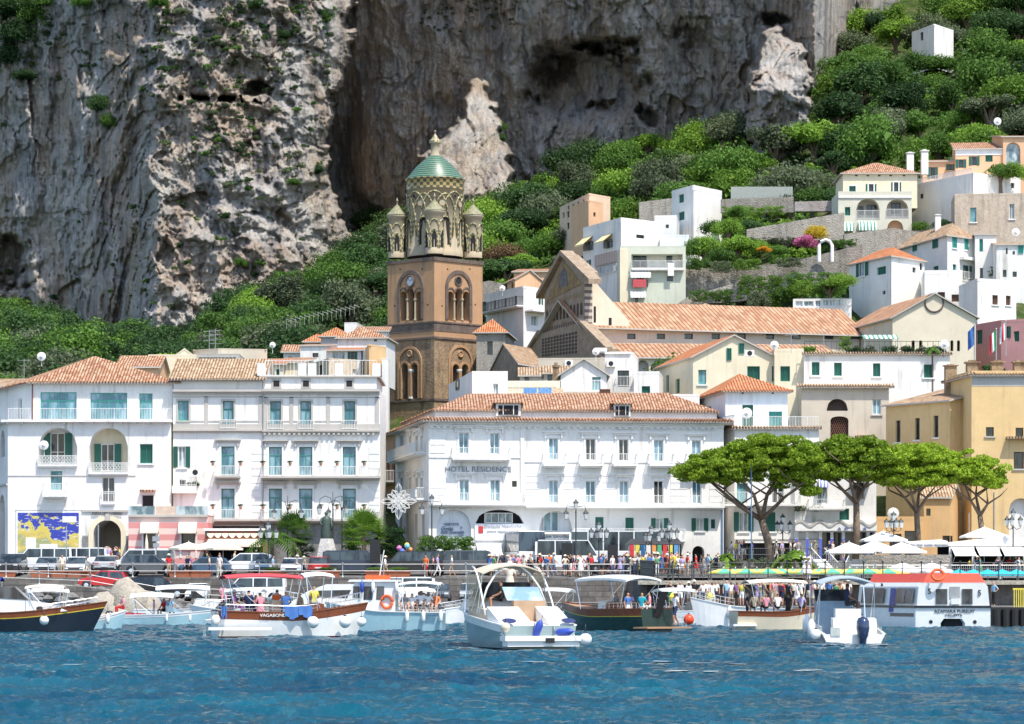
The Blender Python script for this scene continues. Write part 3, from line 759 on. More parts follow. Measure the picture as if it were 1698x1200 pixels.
  if pattern == 'cross':
   for k in range(0, n, 2):
    for (za, zb) in ((.1, h * .5), (h * .5, .1), (h * .5, h), (h, h * .5)):
     r.tube([L.T(W * k / n, -e, w + za), L.T(W * (k + 2) / n, -e, w + zb)], .016, 4)
  if ends:
   m_ = max(1, int(e / step))
   for u in (0.02, W - .02):
    rail_(u, .02, u, e, h)
    for k in range(m_): bar(u, .05 + (e - .05) * k / m_)
  q = r.build('railing', rail, o)
  return o
 def awning(s, px0, px1, py0, py1, proj, mat, name='awning', parent=None):
  u0, u1 = s.U(px0), s.U(px1); um = (u0 + u1) / 2; za, zb = s.Z(py0, um), s.Z(py1, um); b = MB(); n = 5
  pts = [(0, za)] + [(-proj * math.sin(k / n * 1.57), zb + (za - zb) * math.cos(k / n * 1.57)) for k in range(1, n + 1)] if proj < 1.2 else [(0, za), (-proj, zb)]
  if proj >= 1.2: pts.append((-proj - .02, zb - .22))
  else: pts.append((-proj, zb - .12))
  for k in range(len(pts) - 1):
   (y0, z0), (y1, z1) = pts[k], pts[k + 1]
   b.poly([s.T(u0, y1, z1), s.T(u1, y1, z1), s.T(u1, y0, z0), s.T(u0, y0, z0)]); 
  for u in (u0, u1):
   b.poly([s.T(u, y, z) for y, z in pts[:-1]] + ([s.T(u, 0, pts[-2][1])] if proj < 1.2 else []))
  return b.build(name, mat, parent or s.b.e)
 def box(s, px0, py0, px1, py1, proj, mat, name='panel', inset=.01, parent=None):
  u0, w0, u1, w1 = s.rect(px0, py0, px1, py1); b = MB()
  b.prism([s.T(u0, -proj, w0), s.T(u1, -proj, w0), s.T(u1, inset, w0), s.T(u0, inset, w0)], (0, 0, w1 - w0)); return b.build(name, mat, parent or s.b.e)
 def text(s, body, px, py, hpx, wpx, mat, proj=.04, **kw):
  u = s.U(px); w = s.Z(py, u); S = (s.wo.y + u * s.d.y) / FOC
  return lettering(s.b.e, body, s.T(u, -proj, w), hpx * S * 1.35, mat, s.a, wpx * S, **kw)
 def done(s): facade(s.b.wall, s.W, s.z0, s.z1, s.holes, s.T, s.m, s.rv)
class Bld:
 def __init__(s, name, label, cat, foot, pyt, pyb, depth, mats, ref=0, group=None, faces=True, zb=None):
  """foot: (px, metres off) of the corners seen, left to right; top and base read at corner ref"""
  if len(foot) == 2 and 'long yellow' not in label and 'lane' not in label:
   (pa, da), (pc, dc) = foot; lim = .1 * abs(XW(pc, dc) - XW(pa, da))
   if abs(dc - da) > lim: foot = [(pa, da), (pc, da + math.copysign(lim, dc - da))]
  pts = [Vector((XW(px, D), D)) for px, D in foot]; Dr = foot[ref][1]; zbw = ZW(pyb, Dr) if zb is None else zb
  s.o = Vector((pts[0].x, pts[0].y, zbw)); s.h = ZW(pyt, Dr) - zbw
  s.e = empty(name, s.o, label, cat, 0, group); loc = [p - Vector((s.o.x, s.o.y)) for p in pts]
  if len(loc) == 2:
   d = (loc[1] - loc[0]).normalized(); n = Vector((-d.y, d.x)) * depth; quad = [loc[0], loc[1], loc[1] + n, loc[0] + n]
  elif len(loc) == 3: quad = [loc[0], loc[1], loc[2], loc[0] + loc[2] - loc[1]]
  else: quad = loc
  s.q = quad; s.wall = MB(); s.mats = mats if isinstance(mats, (list, tuple)) else [mats]; s.F = []
  n = len(quad)
  for i in range(n): s.F.append(Face(s, quad[i], quad[(i + 1) % n], 0, s.h))
 def roof(s, kind, h=1.5, over=.4, mat=None, z=None, name='roof', hk=None, th=.14, rolls=False, q=None, axis=None):
  mat = mat or (TERRA if kind != 'flat' else s.mats[0]); z = s.h if z is None else z; q = [Vector(p) for p in (q or s.q)]; c = sum(q, Vector((0, 0))) / len(q); b = MB()
  if kind == 'flat':
   par = h; t = .22
   for i in range(len(q)):
    p0, p1 = q[i], q[(i + 1) % len(q)]; d = (p1 - p0).normalized(); n = Vector((-d.y, d.x)) * t; o_ = -n.normalized() * .012
    b.prism([(*(p0 + o_), z + .002), (*(p1 + o_ ), z + .002), (*(p1 + n), z + .002), (*(p0 + n), z + .002)], (0, 0, par))
   b.poly([(*p, z + .04) for p in q]); return b.build('parapet', mat, s.e)
  e = []
  for i, p in enumerate(q):
   a = (q[i - 1] - p).normalized(); bb = (q[(i + 1) % len(q)] - p).normalized(); e.append(p - (a + bb) * over)
  E = [(*p, z) for p in e]; up = lambda v, hh: (v.x, v.y, z + hh); mid = lambda a, b_: (a + b_) / 2
  Lx = (e[1] - e[0]).length; Ly = (e[2] - e[1]).length
  if kind == 'pyr': A = up(c, h); polys = [[E[i], E[(i + 1) % 4], A] for i in range(4)]; ends = []
  elif kind == 'hip':
   ax = axis or ('x' if Lx >= Ly else 'y'); m0, m1 = (mid(e[3], e[0]), mid(e[1], e[2])) if ax == 'x' else (mid(e[0], e[1]), mid(e[2], e[3]))
   k = hk or min(.48, .5 * min(Lx, Ly) / max(Lx, Ly)); A, Bq = m0.lerp(m1, k), m1.lerp(m0, k); A, Bq = up(A, h), up(Bq, h)
   polys = [[E[0], E[1], Bq, A], [E[1], E[2], Bq], [E[2], E[3], A, Bq], [E[3], E[0], A]] if ax == 'x' else [[E[0], E[1], A], [E[1], E[2], Bq, A], [E[2], E[3], Bq], [E[3], E[0], A, Bq]]
   ends = []
  elif kind == 'gx':   # ridge parallel to the first face
   A, Bq = up(mid(e[3], e[0]), h), up(mid(e[1], e[2]), h); polys = [[E[0], E[1], Bq, A], [E[2], E[3], A, Bq]]
   ends = [[(*q[3], z), (*q[0], z), up(mid(q[3], q[0]), h * .93)], [(*q[1], z), (*q[2], z), up(mid(q[1], q[2]), h * .93)]]
  elif kind == 'gy':   # gable over the first face
   A, Bq = up(mid(e[0], e[1]), h), up(mid(e[2], e[3]), h); polys = [[E[1], E[2], Bq, A], [E[3], E[0], A, Bq]]
   ends = [[(*q[0], z), (*q[1], z), up(mid(q[0], q[1]), h * .93)], [(*q[2], z), (*q[3], z), up(mid(q[2], q[3]), h * .93)]]
  elif kind == 'shed':
   A, Bq = (e[3].x, e[3].y, z + h), (e[2].x, e[2].y, z + h); polys = [[E[0], E[1], Bq, A]]
   ends = [[(*q[1], z), (*q[2], z), (*q[2], z + h * .97)], [(*q[3], z), (*q[0], z), (*q[3], z + h * .97)], [(*q[2], z), (*q[3], z), (*q[3], z + h * .97), (*q[2], z + h * .97)]]
  for p in polys: b.poly(p, 0)
  for p in polys:       # thickness
   for i in range(len(p)):
    a, c_ = Vector(p[i]), Vector(p[(i + 1) % len(p)])
    if abs(a.z - z) < 1e-6 and abs(c_.z - z) < 1e-6 or kind in ('gx', 'gy', 'shed'):
     b.poly([tuple(a - Vector((0, 0, th))), tuple(c_ - Vector((0, 0, th))), tuple(c_), tuple(a)], 1)
   b.poly([(v[0], v[1], v[2] - th) for v in p][::-1], 1)
  for p in ends: s.wall.poly(p, 0)
  if rolls:
   for i in range(len(E)):
    a, c_ = Vector(E[i]), Vector(E[(i + 1) % 4]); dd = c_ - a
    if kind == 'gx' and i in (1, 3) or kind == 'gy' and i in (0, 2): continue
    if i == 2: continue
    L = dd.length; d = dd.normalized(); nrm = Vector((d.y, -d.x, 0)); n = int(L / .26)
    for k in range(n):
     p = a + d * (k + .5) * L / n; b.tube([p - nrm * .25 + Vector((0, 0, .06)), p + nrm * .1 - Vector((0, 0, .02))], .095, 6, 0)
  return b.build(name, [mat, TRIM], s.e)
 def ridge_tiles(s, a, b_, mat=TERRA):
  b = MB(); b.tube([a, b_], .14, 6); b.build('ridge', mat, s.e)
 def finish(s):
  for f in s.F: f.done()
  o = s.wall.build('wall', s.mats, s.e); return s
def chimney(b, px, py0, py1, D, w=.6, mat=None):
 p = P(px, py1, D) - b.o; h = (py1 - py0) / FOC * D; m_ = MB(); m_.box(p.x - w / 2, p.y - w / 2, p.z - 2.2, p.x + w / 2, p.y + w / 2, p.z + h * .8)
 m_.box(p.x - w * .65, p.y - w * .65, p.z + h * .8 + .002, p.x + w * .65, p.y + w * .65, p.z + h * .88); m_.box(p.x - w * .3, p.y - w * .3, p.z + h * .88, p.x + w * .3, p.y + w * .3, p.z + h)
 return m_.build('chimney', mat or BEIGE, b.e)
# ---------------------------------------------------------------- the row on the sea front
def skirt(b, q, z, over, inset, h, mat=TERRA, name='eave_tiles', edges=None):
 """strip of tiles that runs round a wall head"""
 m_ = MB(); n = len(q)
 def off(dst):
  r = []
  for i in range(n):
   a = (q[i] - q[i - 1]).normalized(); c = (q[(i + 1) % n] - q[i]).normalized(); na = Vector((a.y, -a.x)); nc = Vector((c.y, -c.x))
   bis = (na + nc).normalized(); r.append(q[i] + bis * dst / max(.3, bis.dot(na)))
  return r
 o, i_ = off(over), off(-inset)
 for k in (edges or range(n)):
  j = (k + 1) % n
  m_.poly([(*o[k], z), (*o[j], z), (*i_[j], z + h), (*i_[k], z + h)]); m_.poly([(*o[k], z - .12), (*o[j], z - .12), (*o[j], z), (*o[k], z)], 1)
  m_.poly([(*q[k], z - .12), (*q[j], z - .12), (*o[j], z - .12), (*o[k], z - .12)], 1)
  d = (o[j] - o[k]); L = d.length; d = d.normalized(); nr = Vector((d.y, -d.x)); c = int(L / .26)
  for t_ in range(c):
   p = o[k] + d * (t_ + .5) * L / c; p0 = p - nr * min(over + inset, .8); hh = h * min(over + inset, .8) / (over + inset)
   m_.tube([(*p0, z + hh + .05), (*(p + nr * .08), z + .04)], .095, 6)
 m_.build(name, [mat, TRIM], b.e); return off(-inset)
def lamp_bracket(): pass
# --- white house with the sea gate
A = Bld('white_house', 'big white house with hip tile roof, two arched loggias and a coloured map panel', 'house', [(-32, 270), (13, 256), (284, 256), (284, 270)], 700, 985, 14, WHITE2, ref=1)
f = A.F[1]
f.hole(64, 709, 128, 770, 'round', 1.6, WTRIM, 'loggia_wall'); f.inset(84, 718, 108, 768, 1.6, 'fd', True)
f.hole(148, 709, 212, 783, 'round', 1.6, CREAM, 'loggia_wall'); f.inset(168, 736, 190, 781, 1.6, 'fd', True)
f.balcony(63.5, 128.5, 770, h=.72, proj=.35, slab=WTRIM, thick=.16, pattern='cross'); f.balcony(147.5, 212.5, 783, h=.78, proj=.35, slab=WTRIM, pattern='cross')
f.win(232, 736, 253, 768, 'gc', sill=WTRIM); f.win(84, 781, 103, 812, 'te'); f.balcony(73, 112, 821, h=.95, proj=.9, slab=WTRIM, step=.11)
f.win(169, 791, 190, 833, 'fd'); f.balcony(168, 191, 833, h=.9, proj=.3, slab=WTRIM)
f.win(235, 820, 255, 852, 'bd'); f.box(233, 812, 258, 815, .5, TERRA, 'door_canopy')
f.band(788, 789.4, .05, TRIM, 13, 225); f.band(843, 845.5, .08, WTRIM, 26, 213)
f.hole(155, 861, 201, 990, 'round', 6.0, BEIGE, 'gate_end_wall')
u0, w0, u1, w1 = f.rect(147, 854, 209, 985); ar = MB(); n = 18; r0, r1 = (u1 - u0) / 2 - .42, (u1 - u0) / 2; uc = (u0 + u1) / 2; wc = w1 - r1
for k in range(n):
 a0, a1 = math.pi * k / n, math.pi * (k + 1) / n
 pts = [f.T(uc + math.cos(a_) * r_, -.12, wc + math.sin(a_) * r_) for a_, r_ in ((a0, r0), (a0, r1), (a1, r1), (a1, r0))]
 ar.prism(pts[::-1], (0, .14, 0))
ar.prism([f.T(u0, -.12, w0), f.T(u0 + .42, -.12, w0), f.T(u0 + .42, .02, w0), f.T(u0, .02, w0)], (0, 0, wc - w0)); ar.prism([f.T(u1 - .42, -.12, w0), f.T(u1, -.12, w0), f.T(u1, .02, w0), f.T(u1 - .42, .02, w0)], (0, 0, wc - w0))
ar.build('gate_arch', CREAM, A.e); f.box(175, 852, 183, 863, .2, GREYPL, 'keystone')
GREYST = stone('grey_stone_blocks', (.22, .22, .22), (.34, .33, .32), 2)
f.box(137, 888, 147, 985, .13, GREYST, 'stone_pier'); f.box(209, 888, 213, 985, .13, GREYST, 'stone_pier'); f.band(846, 848.5, .14, TRIM, 136, 213)
f.text('PORTA DELLA MARINA', 178, 851.5, 4.6, 50, plain('sign_black', (.05, .05, .06)), .16)
t = NT('ceramic_map'); p = t.pos(); n_ = t.noise(t.mapv(p, (1, 1, 1.3)), .42, 5, .6); sep = t.new('SeparateXYZ'); t.link(p, sep.inputs[0])
zf = t.math('ADD', t.math('MULTIPLY', t.math('SUBTRACT', sep.outputs[2], 7.6), -.085), n_)
zf = t.math('ADD', zf, t.math('MULTIPLY', t.math('ABSOLUTE', t.math('ADD', sep.outputs[2], -7.3)), .05))
c_ = t.ramp(zf, [(.0, (.02, .03, .30)), (.505, (.03, .05, .36)), (.52, (.55, .50, .12)), (.60, (.62, .46, .10)), (.68, (.32, .34, .16))])
for k_, e_ in enumerate(c_.node.color_ramp.elements): pass
fl = t.ramp(t.noise(t.mapv(p, (1.2, 1, 6)), 1.6, 3), [(.62, 0.0), (.66, .8)]); t.col(t.mix(fl, c_, (.7, .72, .8))); MAPM = t.set(.2, 0, .5)
f.box(27, 847, 134, 918, .10, WTRIM, 'map_frame'); f.box(30, 850, 131, 916, .13, MAPM, 'map_panel', inset=-.101)
f.box(43, 891, 60, 915, .16, WHITEF, 'map_plaque', inset=-.132); f.box(66, 902, 96, 911, .15, WHITEF, 'map_plaque', inset=-.132); f.box(104, 856, 127, 866, .15, WHITEF, 'map_plaque', inset=-.132)
g = A.F[0]; g.hole(1, 713, 8, 758, 'round', .5, DARK); g.hole(-1, 820, 8, 985, 'round', .8, DARK); g.band(806, 809, .15, TRIM)
sl = MB(); q = A.q; sl.box(-1.2, -.55, 0, 0, 0, 0)
# terrace slab and upper storey set back on it
tz = A.h; b = MB(); S_ = 256 / FOC; ox = A.F[1].p0.x; W_ = A.F[1].W
b.prism([(*(A.q[0] + Vector((-.5, 0))), tz), (A.q[1].x - .5, A.q[1].y - .55, tz), (A.q[2].x + .05, A.q[2].y - .55, tz), (A.q[2].x + .05, A.q[3].y, tz)], (0, 0, .2)); b.build('terrace_slab', WTRIM, A.e)
br = MB()
for k in range(12): x = A.q[1].x + k * 1.2; br.box(x, A.q[1].y - .5, tz - .14, x + .14, A.q[1].y, tz - .004)
br.build('slab_brackets', TRIM, A.e)
UF = [(-5, 268), (52, 257.2), (290, 257.2), (290, 270)]
upts = [Vector((XW(px, D), D)) - Vector((A.o.x, A.o.y)) for px, D in UF]; uz1 = ZW(634, 257.2) - A.o.z
ff = Face(A, upts[1], upts[2], tz + .2, uz1)
for r_ in ((67, 650, 127, 700), (150, 651, 211, 700)): ff.win(*r_, 'tg', rv=.2)
ff.win(231, 652, 253, 700, 'tg', rv=.2); ff.done()
fs = Face(A, upts[0], upts[1], tz + .2, uz1); fs.win(30, 660, 36, 699, 'fd'); fs.done()
fr = Face(A, upts[2], upts[3], tz + .2, uz1); fr.done()
g_ = Face(A, A.q[1] + Vector((-.3, -.45)), A.q[2] + Vector((0, -.45)), tz + .2, tz + 1)
g_.balcony(14, 50, 697, h=1.0, proj=.1, ends=False); g_.balcony(64, 130, 697, h=1.0, proj=.1, ends=False); g_.balcony(148, 214, 697, h=1.0, proj=.1, ends=False); g_.balcony(229, 284, 697, h=1.0, proj=.1, ends=False)
A.roof('hip', 2.7, .55, TERRA, uz1, q=upts, rolls=True, axis='x')
pp = MB(); pp.tube([ff.T(ff.W - .15, -.15, uz1 - .2), ff.T(ff.W - .15, -.15, -.0)], .06, 6); pp.build('drainpipe', METAL, A.e)
pp = MB(); pp.tube([ff.T(.1, -.1, uz1 - .1), ff.T(.1, -.1, tz + .2)], .06, 6); pp.build('drainpipe', WOODD, A.e)
A.finish()
# low rose annex with a terrace
an = Bld('rose_annex', 'low rose and cream striped building with two arched awnings and a terrace on top', 'building', [(213, 252), (345, 252)], 855, 985, 4.2, striped('rose_stripes', (.62, .27, .26), (.72, .55, .50), 1.0, 1))
f = an.F[0]; an.F[1].m = 0
for x in (234, 297):
 f.win(x + 4, 882, x + 26, 908, 'bl'); f.awning(x, x + 30, 866, 882, .85, plain('cream_canvas', (.74, .66, .54), .9), 'window_awning'); f.box(x + 1, 882, x + 4, 925, .05, WTRIM, 'pilaster'); f.box(x + 27, 882, x + 30, 925, .05, WTRIM, 'pilaster')
f.band(853, 857, .2, TRIM); f.box(213, 909, 345, 912, .04, WTRIM, 'plinth_band')
b = MB(); b.box(.05, -.12, an.h + .02, f.W, -.08, an.h + .1); an_g = b.build('terrace_glass_rail', METAL, an.e)
for px0, px1 in ((213, 257), (258, 291), (292, 345)):
 f.box(px0, 839, px1, 854, .1, GLASS if px0 != 258 else plain('tan_panel', (.60, .46, .36), .7), 'terrace_screen', inset=-.05)
f.roof if False else None
an.roof('flat', .06, 0); an.finish()
# striped cafe front to its right
cf = Bld('cafe_front', 'dark red cafe front with a scalloped cream awning beside the palms', 'shop', [(340, 250), (438, 250)], 878, 985, 5, plain('red_brown_render', (.34, .12, .08), .8))
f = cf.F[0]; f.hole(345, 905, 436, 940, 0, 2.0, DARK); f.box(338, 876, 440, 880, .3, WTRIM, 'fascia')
sc = MB()
for k in range(8):
 u0 = f.U(344 + k * 12); u1 = f.U(344 + k * 12 + 11.5); z = f.Z(887, u0); pts = [f.T(u0, -.35, z + .15)] + [f.T(u0 + (u1 - u0) * j / 6, -.35, z - .25 * math.sin(math.pi * j / 6)) for j in range(7)] + [f.T(u1, -.35, z + .15)]
 sc.prism(pts[::-1], (0, .04, 0))
sc.build('scallops', plain('cream_canvas', (.74, .66, .54)), cf.e); f.awning(346, 436, 893, 903, 2.6, plain('cream_canvas', (.74, .66, .54)), 'awning')
for k in range(5): f.box(342 + k * 21, 882, 346 + k * 21, 888, .12, GREENF, 'green_bracket')
cf.roof('flat', .05); cf.finish()
# stair and small balcony between
# --- white palazzo, left part
B1 = Bld('palazzo', 'white palazzo with grey trim under a long tile roof, left of the drainpipe', 'building', [(287, 256.5), (435, 256.5)], 646, 985, 12, WHITE)
f = B1.F[0]
f.win(295, 664, 313, 697, 'te', trim=TRIM, sill=TRIM); f.win(369.5, 664.5, 387.5, 711, 'ft', trim=TRIM)
f.win(288, 740, 315, 775, 'go', sill=WTRIM); f.win(367, 740, 389, 788, 'ft', hood=TRIM, trim=WTRIM); f.win(367, 810, 389, 860, 'ft', hood=TRIM, trim=WTRIM)
f.win(297, 795, 308, 810, 'bd')
for px in (339, 429): f.pilaster(px, px + 6, 657, 704)
f.band(646, 653, .5); f.band(657, 658.5, .06); f.band(703, 712, .12, TRIM); f.band(712, 717, .32, TRIM); f.band(697, 699, .05, TRIM, 313, 430); f.courses(418, 434, 730, 862, .62, WTRIM, .05)
f.balcony(365, 392, 711, h=.75, proj=.25); f.balcony(357, 399, 789, h=.8, proj=.9, slab=TRIM); f.balcony(357, 435, 861, h=.8, proj=.9, slab=TRIM); f.box(287, 806, 327, 818, .9, WTRIM, 'small_terrace'); f.balcony(297, 327, 806, h=.7, proj=.9)
f.box(345, 865, 435, 870, .2, GREYPL, 'shop_lintel'); f.hole(350, 872, 430, 985, 0, 1, GREYST)
B1.roof('gx', 2.2, .35, TERRAP, B1.h + .9, rolls=True); b = MB(); b.box(.02, .3, B1.h, f.W - .02, 11.7, B1.h + .76); b.build('attic', WHITE, B1.e); B1.finish()
# right part
B2 = Bld('palazzo', 'white palazzo with grey trim and a railed roof terrace, right of the drainpipe', 'building', [(435.4, 256.5), (630, 256.5)], 646, 985, 12, WHITE)
f = B2.F[0]
for x0, x1 in ((448, 466), (498, 516), (571, 589)): f.win(x0, 665, x1, 711, 'ft', trim=TRIM); f.balcony(x0 - 4, x1 + 4, 712, h=.75, proj=.25)
for x0, x1 in ((446, 467.5), (496, 518), (568.5, 590)): f.win(x0, 741, x1, 788, 'ft', hood=TRIM, trim=WTRIM); f.win(x0, 810, x1, 860, 'ft', hood=TRIM, trim=WTRIM)
for px in (437, 480, 541, 622): f.pilaster(px, px + 6.5, 658, 704)
f.band(645, 653, .55); f.band(658, 659.5, .06); f.band(703, 713, .12, TRIM); f.band(713, 718, .34, TRIM, brackets=.42); f.band(697, 699, .05, TRIM, 470, 494); f.band(697, 699, .05, TRIM, 522, 567)
f.balcony(434, 631, 790, h=.8, proj=.95, slab=TRIM); f.balcony(434, 631, 861, h=.8, proj=.95, slab=TRIM); f.courses(437, 443, 730, 862, .62, WTRIM, .05); f.courses(612, 629, 730, 862, .62, WTRIM, .05)
f.box(435, 868, 630, 985, .06, GREYST, 'stone_plinth')
b = MB(); b.box(-.0, .35, B2.h, f.W - .3, 11.5, B2.h + ZW(625, 256.5) - ZW(646, 256.5)); b.build('attic', WHITE, B2.e)
for px in (458, 507, 579):
 u = f.U(px); b = MB(); z = B2.h + .25; b.box(u - .42, .30, z - .1, u + .42, .349, z + .72); w_ = b.build('surround', TRIM, B2.e); b = MB(); b.box(u - .25, .27, z + .05, u + .25, .299, z + .55); b.build('attic_window', DARK, B2.e)
at = B2.h + ZW(625, 256.5) - ZW(646, 256.5); b = MB(); b.box(-.3, .1, at, f.W - .0, 11.6, at + .14); b.build('attic_cornice', TRIM, B2.e)
FT = Face(B2, (0, .5), (f.W, .5), 0, 1); FT.balcony(440, 625, 624, h=1.35, proj=.15, ends=False, step=.30)
b = MB()
for px in (426, 494, 510, 555, 617): u = f.U(px); b.box(u, .25, at + .14, u + .7, .85, at + 1.2)
b.build('parapet_posts', WTRIM, B2.e); b = MB(); b.tube([(.05, -.1, B2.h), (.05, -.1, 2.8)], .06, 6); b.build('drainpipe', METAL, B2.e)
B2.finish()
# shrubs in pots on the balcony rails
for i, px in enumerate([353, 399, 436, 481, 532, 559, 604]):
 for py, nm in ((772, 'second'), (844, 'lower')):
  b = MB(); b.lathe([(.10, 0), (.14, .22), (.15, .24), (0, .24)], 8); c_ = P(px, py, 255.3); e = b.build('potted_shrub', plain('clay_pot', (.4, .2, .12)), loc=c_)
  tag(e, f'potted shrub, {["first","second","third","fourth","fifth","sixth","seventh"][i]} from the left on the palazzo {nm} balcony rail', 'potted shrub', 'pots on the palazzo balconies')
  lv = mobj('foliage', CROWNS['dark', 1], e, (0, 0, .32)); lv.scale = (.22,) * 3
# --- hotel
H = Bld('hotel', 'long white three storey hotel with tile roof and lettering, right of the light ornament', 'hotel', [(656, 276), (711, 254), (1200, 256.5), (1200, 270)], 697, 985, 14, WHITE, ref=1)
f = H.F[1]
HW = WTRIM
for r_ in ((761, 717, 777, 752), (812.5, 718, 828, 753), (910, 726, 925.5, 762), (971, 727, 987.5, 763), (1026, 728, 1042, 764), (1084, 729, 1100, 765), (1147, 730, 1162, 766)): f.win(*r_, 'fw' if r_[0] not in (971, 1026) else 'fd', hood=HW, trim=HW)
for r_ in ((762, 795, 777.5, 831), (813, 795, 829, 831), (910, 796, 925.5, 834), (971, 797, 987.5, 834), (1027, 797, 1042, 834), (1084, 797, 1100, 835), (1148, 798, 1163, 835)): f.win(*r_, 'fw' if r_[0] != 1084 else 'fd', hood=HW, trim=HW)
f.win(849, 797, 857, 807, 'bl')
f.band(700, 708, .25, WTRIM, name='frieze', brackets=.55)
f.balcony(749, 845, 760, h=.85, slab=WTRIM)
for a_, c_ in ((899.5, 937), (960, 999), (1015, 1055), (1075, 1116), (1137, 1178)): f.balcony(a_, c_, 770, h=.85, slab=WTRIM)
f.balcony(712, 869, 835, h=.85, slab=WTRIM); f.balcony(870, 1199, 839, h=.85, slab=WTRIM)
f.band(756, 759, .07, WTRIM, 712, 866); f.band(764, 767, .07, WTRIM, 869, 1198); f.pilaster(863, 869, 708, 836, WTRIM, .12); f.courses(713, 740, 792, 832, .55, WTRIM, .04); f.courses(872, 895, 775, 833, .55, WTRIM, .04); f.courses(713, 738, 712, 752, .7, WTRIM, .04)
f.courses(1112, 1140, 775, 833, .55, WTRIM, .04); f.courses(1000, 1020, 775, 833, .55, WTRIM, .04); f.courses(1176, 1197, 775, 833, .55, WTRIM, .04); f.courses(935, 962, 775, 833, .55, WTRIM, .04)
f.text('HOTEL RESIDENCE', 792.5, 778, 9.0, 110, plain('lettering_grey', (.22, .23, .25)), .03)
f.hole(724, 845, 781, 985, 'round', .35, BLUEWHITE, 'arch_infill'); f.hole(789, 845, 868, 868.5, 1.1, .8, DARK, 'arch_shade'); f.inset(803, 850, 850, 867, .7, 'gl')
f.box(787, 868, 869, 896, .12, plain('sign_white', (.78, .8, .82), .5), 'sign_board')
TXT = plain('sign_blue_ink', (.10, .18, .28)); TXR = plain('sign_red_ink', (.5, .05, .05))
fb = Face(H, f.T(0, .3, 0), f.T(f.W, .3, 0), 0, 1)
lettering(H.e, 'VISITATE', (*Vector(f.T(f.U(749), .26, 0)).xy, f.Z(869, f.U(749))), .32, TXT, f.a, 1.25); lettering(H.e, 'la', (*Vector(f.T(f.U(765), .26, 0)).xy, f.Z(874, f.U(765))), .3, TXT, f.a, shear=.4)
lettering(H.e, 'Grotta', (*Vector(f.T(f.U(741), .26, 0)).xy, f.Z(876, f.U(741))), .5, TXT, f.a, 1.0, shear=.4); lettering(H.e, 'dello Smeraldo', (*Vector(f.T(f.U(750), .26, 0)).xy, f.Z(882, f.U(750))), .42, TXT, f.a, 2.0, shear=.4); lettering(H.e, 'PARK', (*Vector(f.T(f.U(765), .26, 0)).xy, f.Z(887, f.U(765))), .2, TXT, f.a, .45)
f.text('Granache Metafisiche', 832, 873, 5, 62, plain('sign_grey_ink', (.35, .35, .4)), .14, shear=.3); f.text('amore mediterraneo', 832, 881, 4, 50, plain('sign_grey_ink', (.35, .35, .4)), .14, shear=.3)
f.box(793, 872, 801, 884, .15, TXR, 'red_emblem', inset=-.122)
f.box(786, 896, 868, 985, .02, WHITE2, 'lower_wall'); f.awning(790, 830, 902, 918, 1.6, striped('striped_canvas', (.8, .8, .78), (.55, .55, .52), .4)); f.awning(905, 950, 898, 906, 1.6, striped('striped_canvas', (.8, .8, .78), (.55, .55, .52), .4))
f.hole(894, 847, 949, 882, 1.5, 1.0, BLUEWHITE, 'arch_infill'); f.inset(901, 848, 926, 881, .9, 'fw'); f.box(889, 883, 957, 886, .9, WTRIM, 'ledge'); f.box(892, 887, 955, 894, .5, plain('sign_white', (.78, .8, .82)), 'shop_sign'); f.text('BAR SAVOIA', 922, 890.5, 4, 46, TXT, .53)
f.win(987, 857, 1001, 881, 'gc'); f.win(1037, 858, 1051, 893, 'gc'); f.win(1080, 859, 1108, 879, 'go', sill=WTRIM); f.win(1147, 859, 1174, 880, 'go', sill=WTRIM); f.win(1179, 861, 1186, 876, 'gc')
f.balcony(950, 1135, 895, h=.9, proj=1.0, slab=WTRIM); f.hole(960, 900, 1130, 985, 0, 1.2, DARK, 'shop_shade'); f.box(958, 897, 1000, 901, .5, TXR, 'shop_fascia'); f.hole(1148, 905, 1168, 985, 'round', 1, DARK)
f.box(1196, 840, 1198.5, 985, .12, plain('blue_pipe', (.12, .22, .38)), 'drainpipe')
g = H.F[0]
for px in (664, 678, 689, 697): g.win(px, 722, px + 4, 747, 'fw', hood=HW); g.win(px, 792, px + 4, 818, 'fw', hood=HW)
g.balcony(658, 706, 757, h=.85, slab=WTRIM); g.balcony(668, 709, 830, h=.85, slab=WTRIM)
for px in (663, 673, 688, 700): g.win(px, 852, px + 4, 895, 'bd')
iq = skirt(H, H.q, H.h, .75, .6, .32, TERRA, edges=(0, 1, 2))
b = MB()
for k in (0, 1, 2, 3):
 p0, p1 = iq[k], iq[(k + 1) % 4]; b.poly([(*p0, H.h - .1), (*p1, H.h - .1), (*p1, H.h + .95), (*p0, H.h + .95)])
b.build('attic_wall', WHITE, H.e); H.roof('hip', 2.0, .2, TERRA, H.h + .95, q=iq, rolls=True, hk=.17)
for px, w_ in ((843, 1.05), (1032, .7)):
 u = f.U(px); y = H.F[1].T(u, 0, 0)[1] + .35; x = H.F[1].T(u, 0, 0)[0]; b = MB(); z = H.h + .55
 b.box(x - w_, y, z - .1, x + w_, y + 4.2, z + .95); b.box(x - w_ * .8, y - .05, z, x + w_ * .8, y - .004, z + .78, 1); b.box(x - w_ * .45, y - .08, z, x - w_ * .38, y - .051, z + .78, 2); b.box(x + w_ * .38, y - .08, z, x + w_ * .45, y - .051, z + .78, 2)
 b.prism([(x - w_ - .25, y - .3, z + .953), (x + w_ + .25, y - .3, z + .953), (x + w_ + .25, y - .3, z + 1.04), (x - w_ - .25, y - .3, z + 1.04)], (0, 4.8, .35), 3); b.build('dormer', [WHITE, DARK, WHITEF, TERRA], H.e)
H.finish()
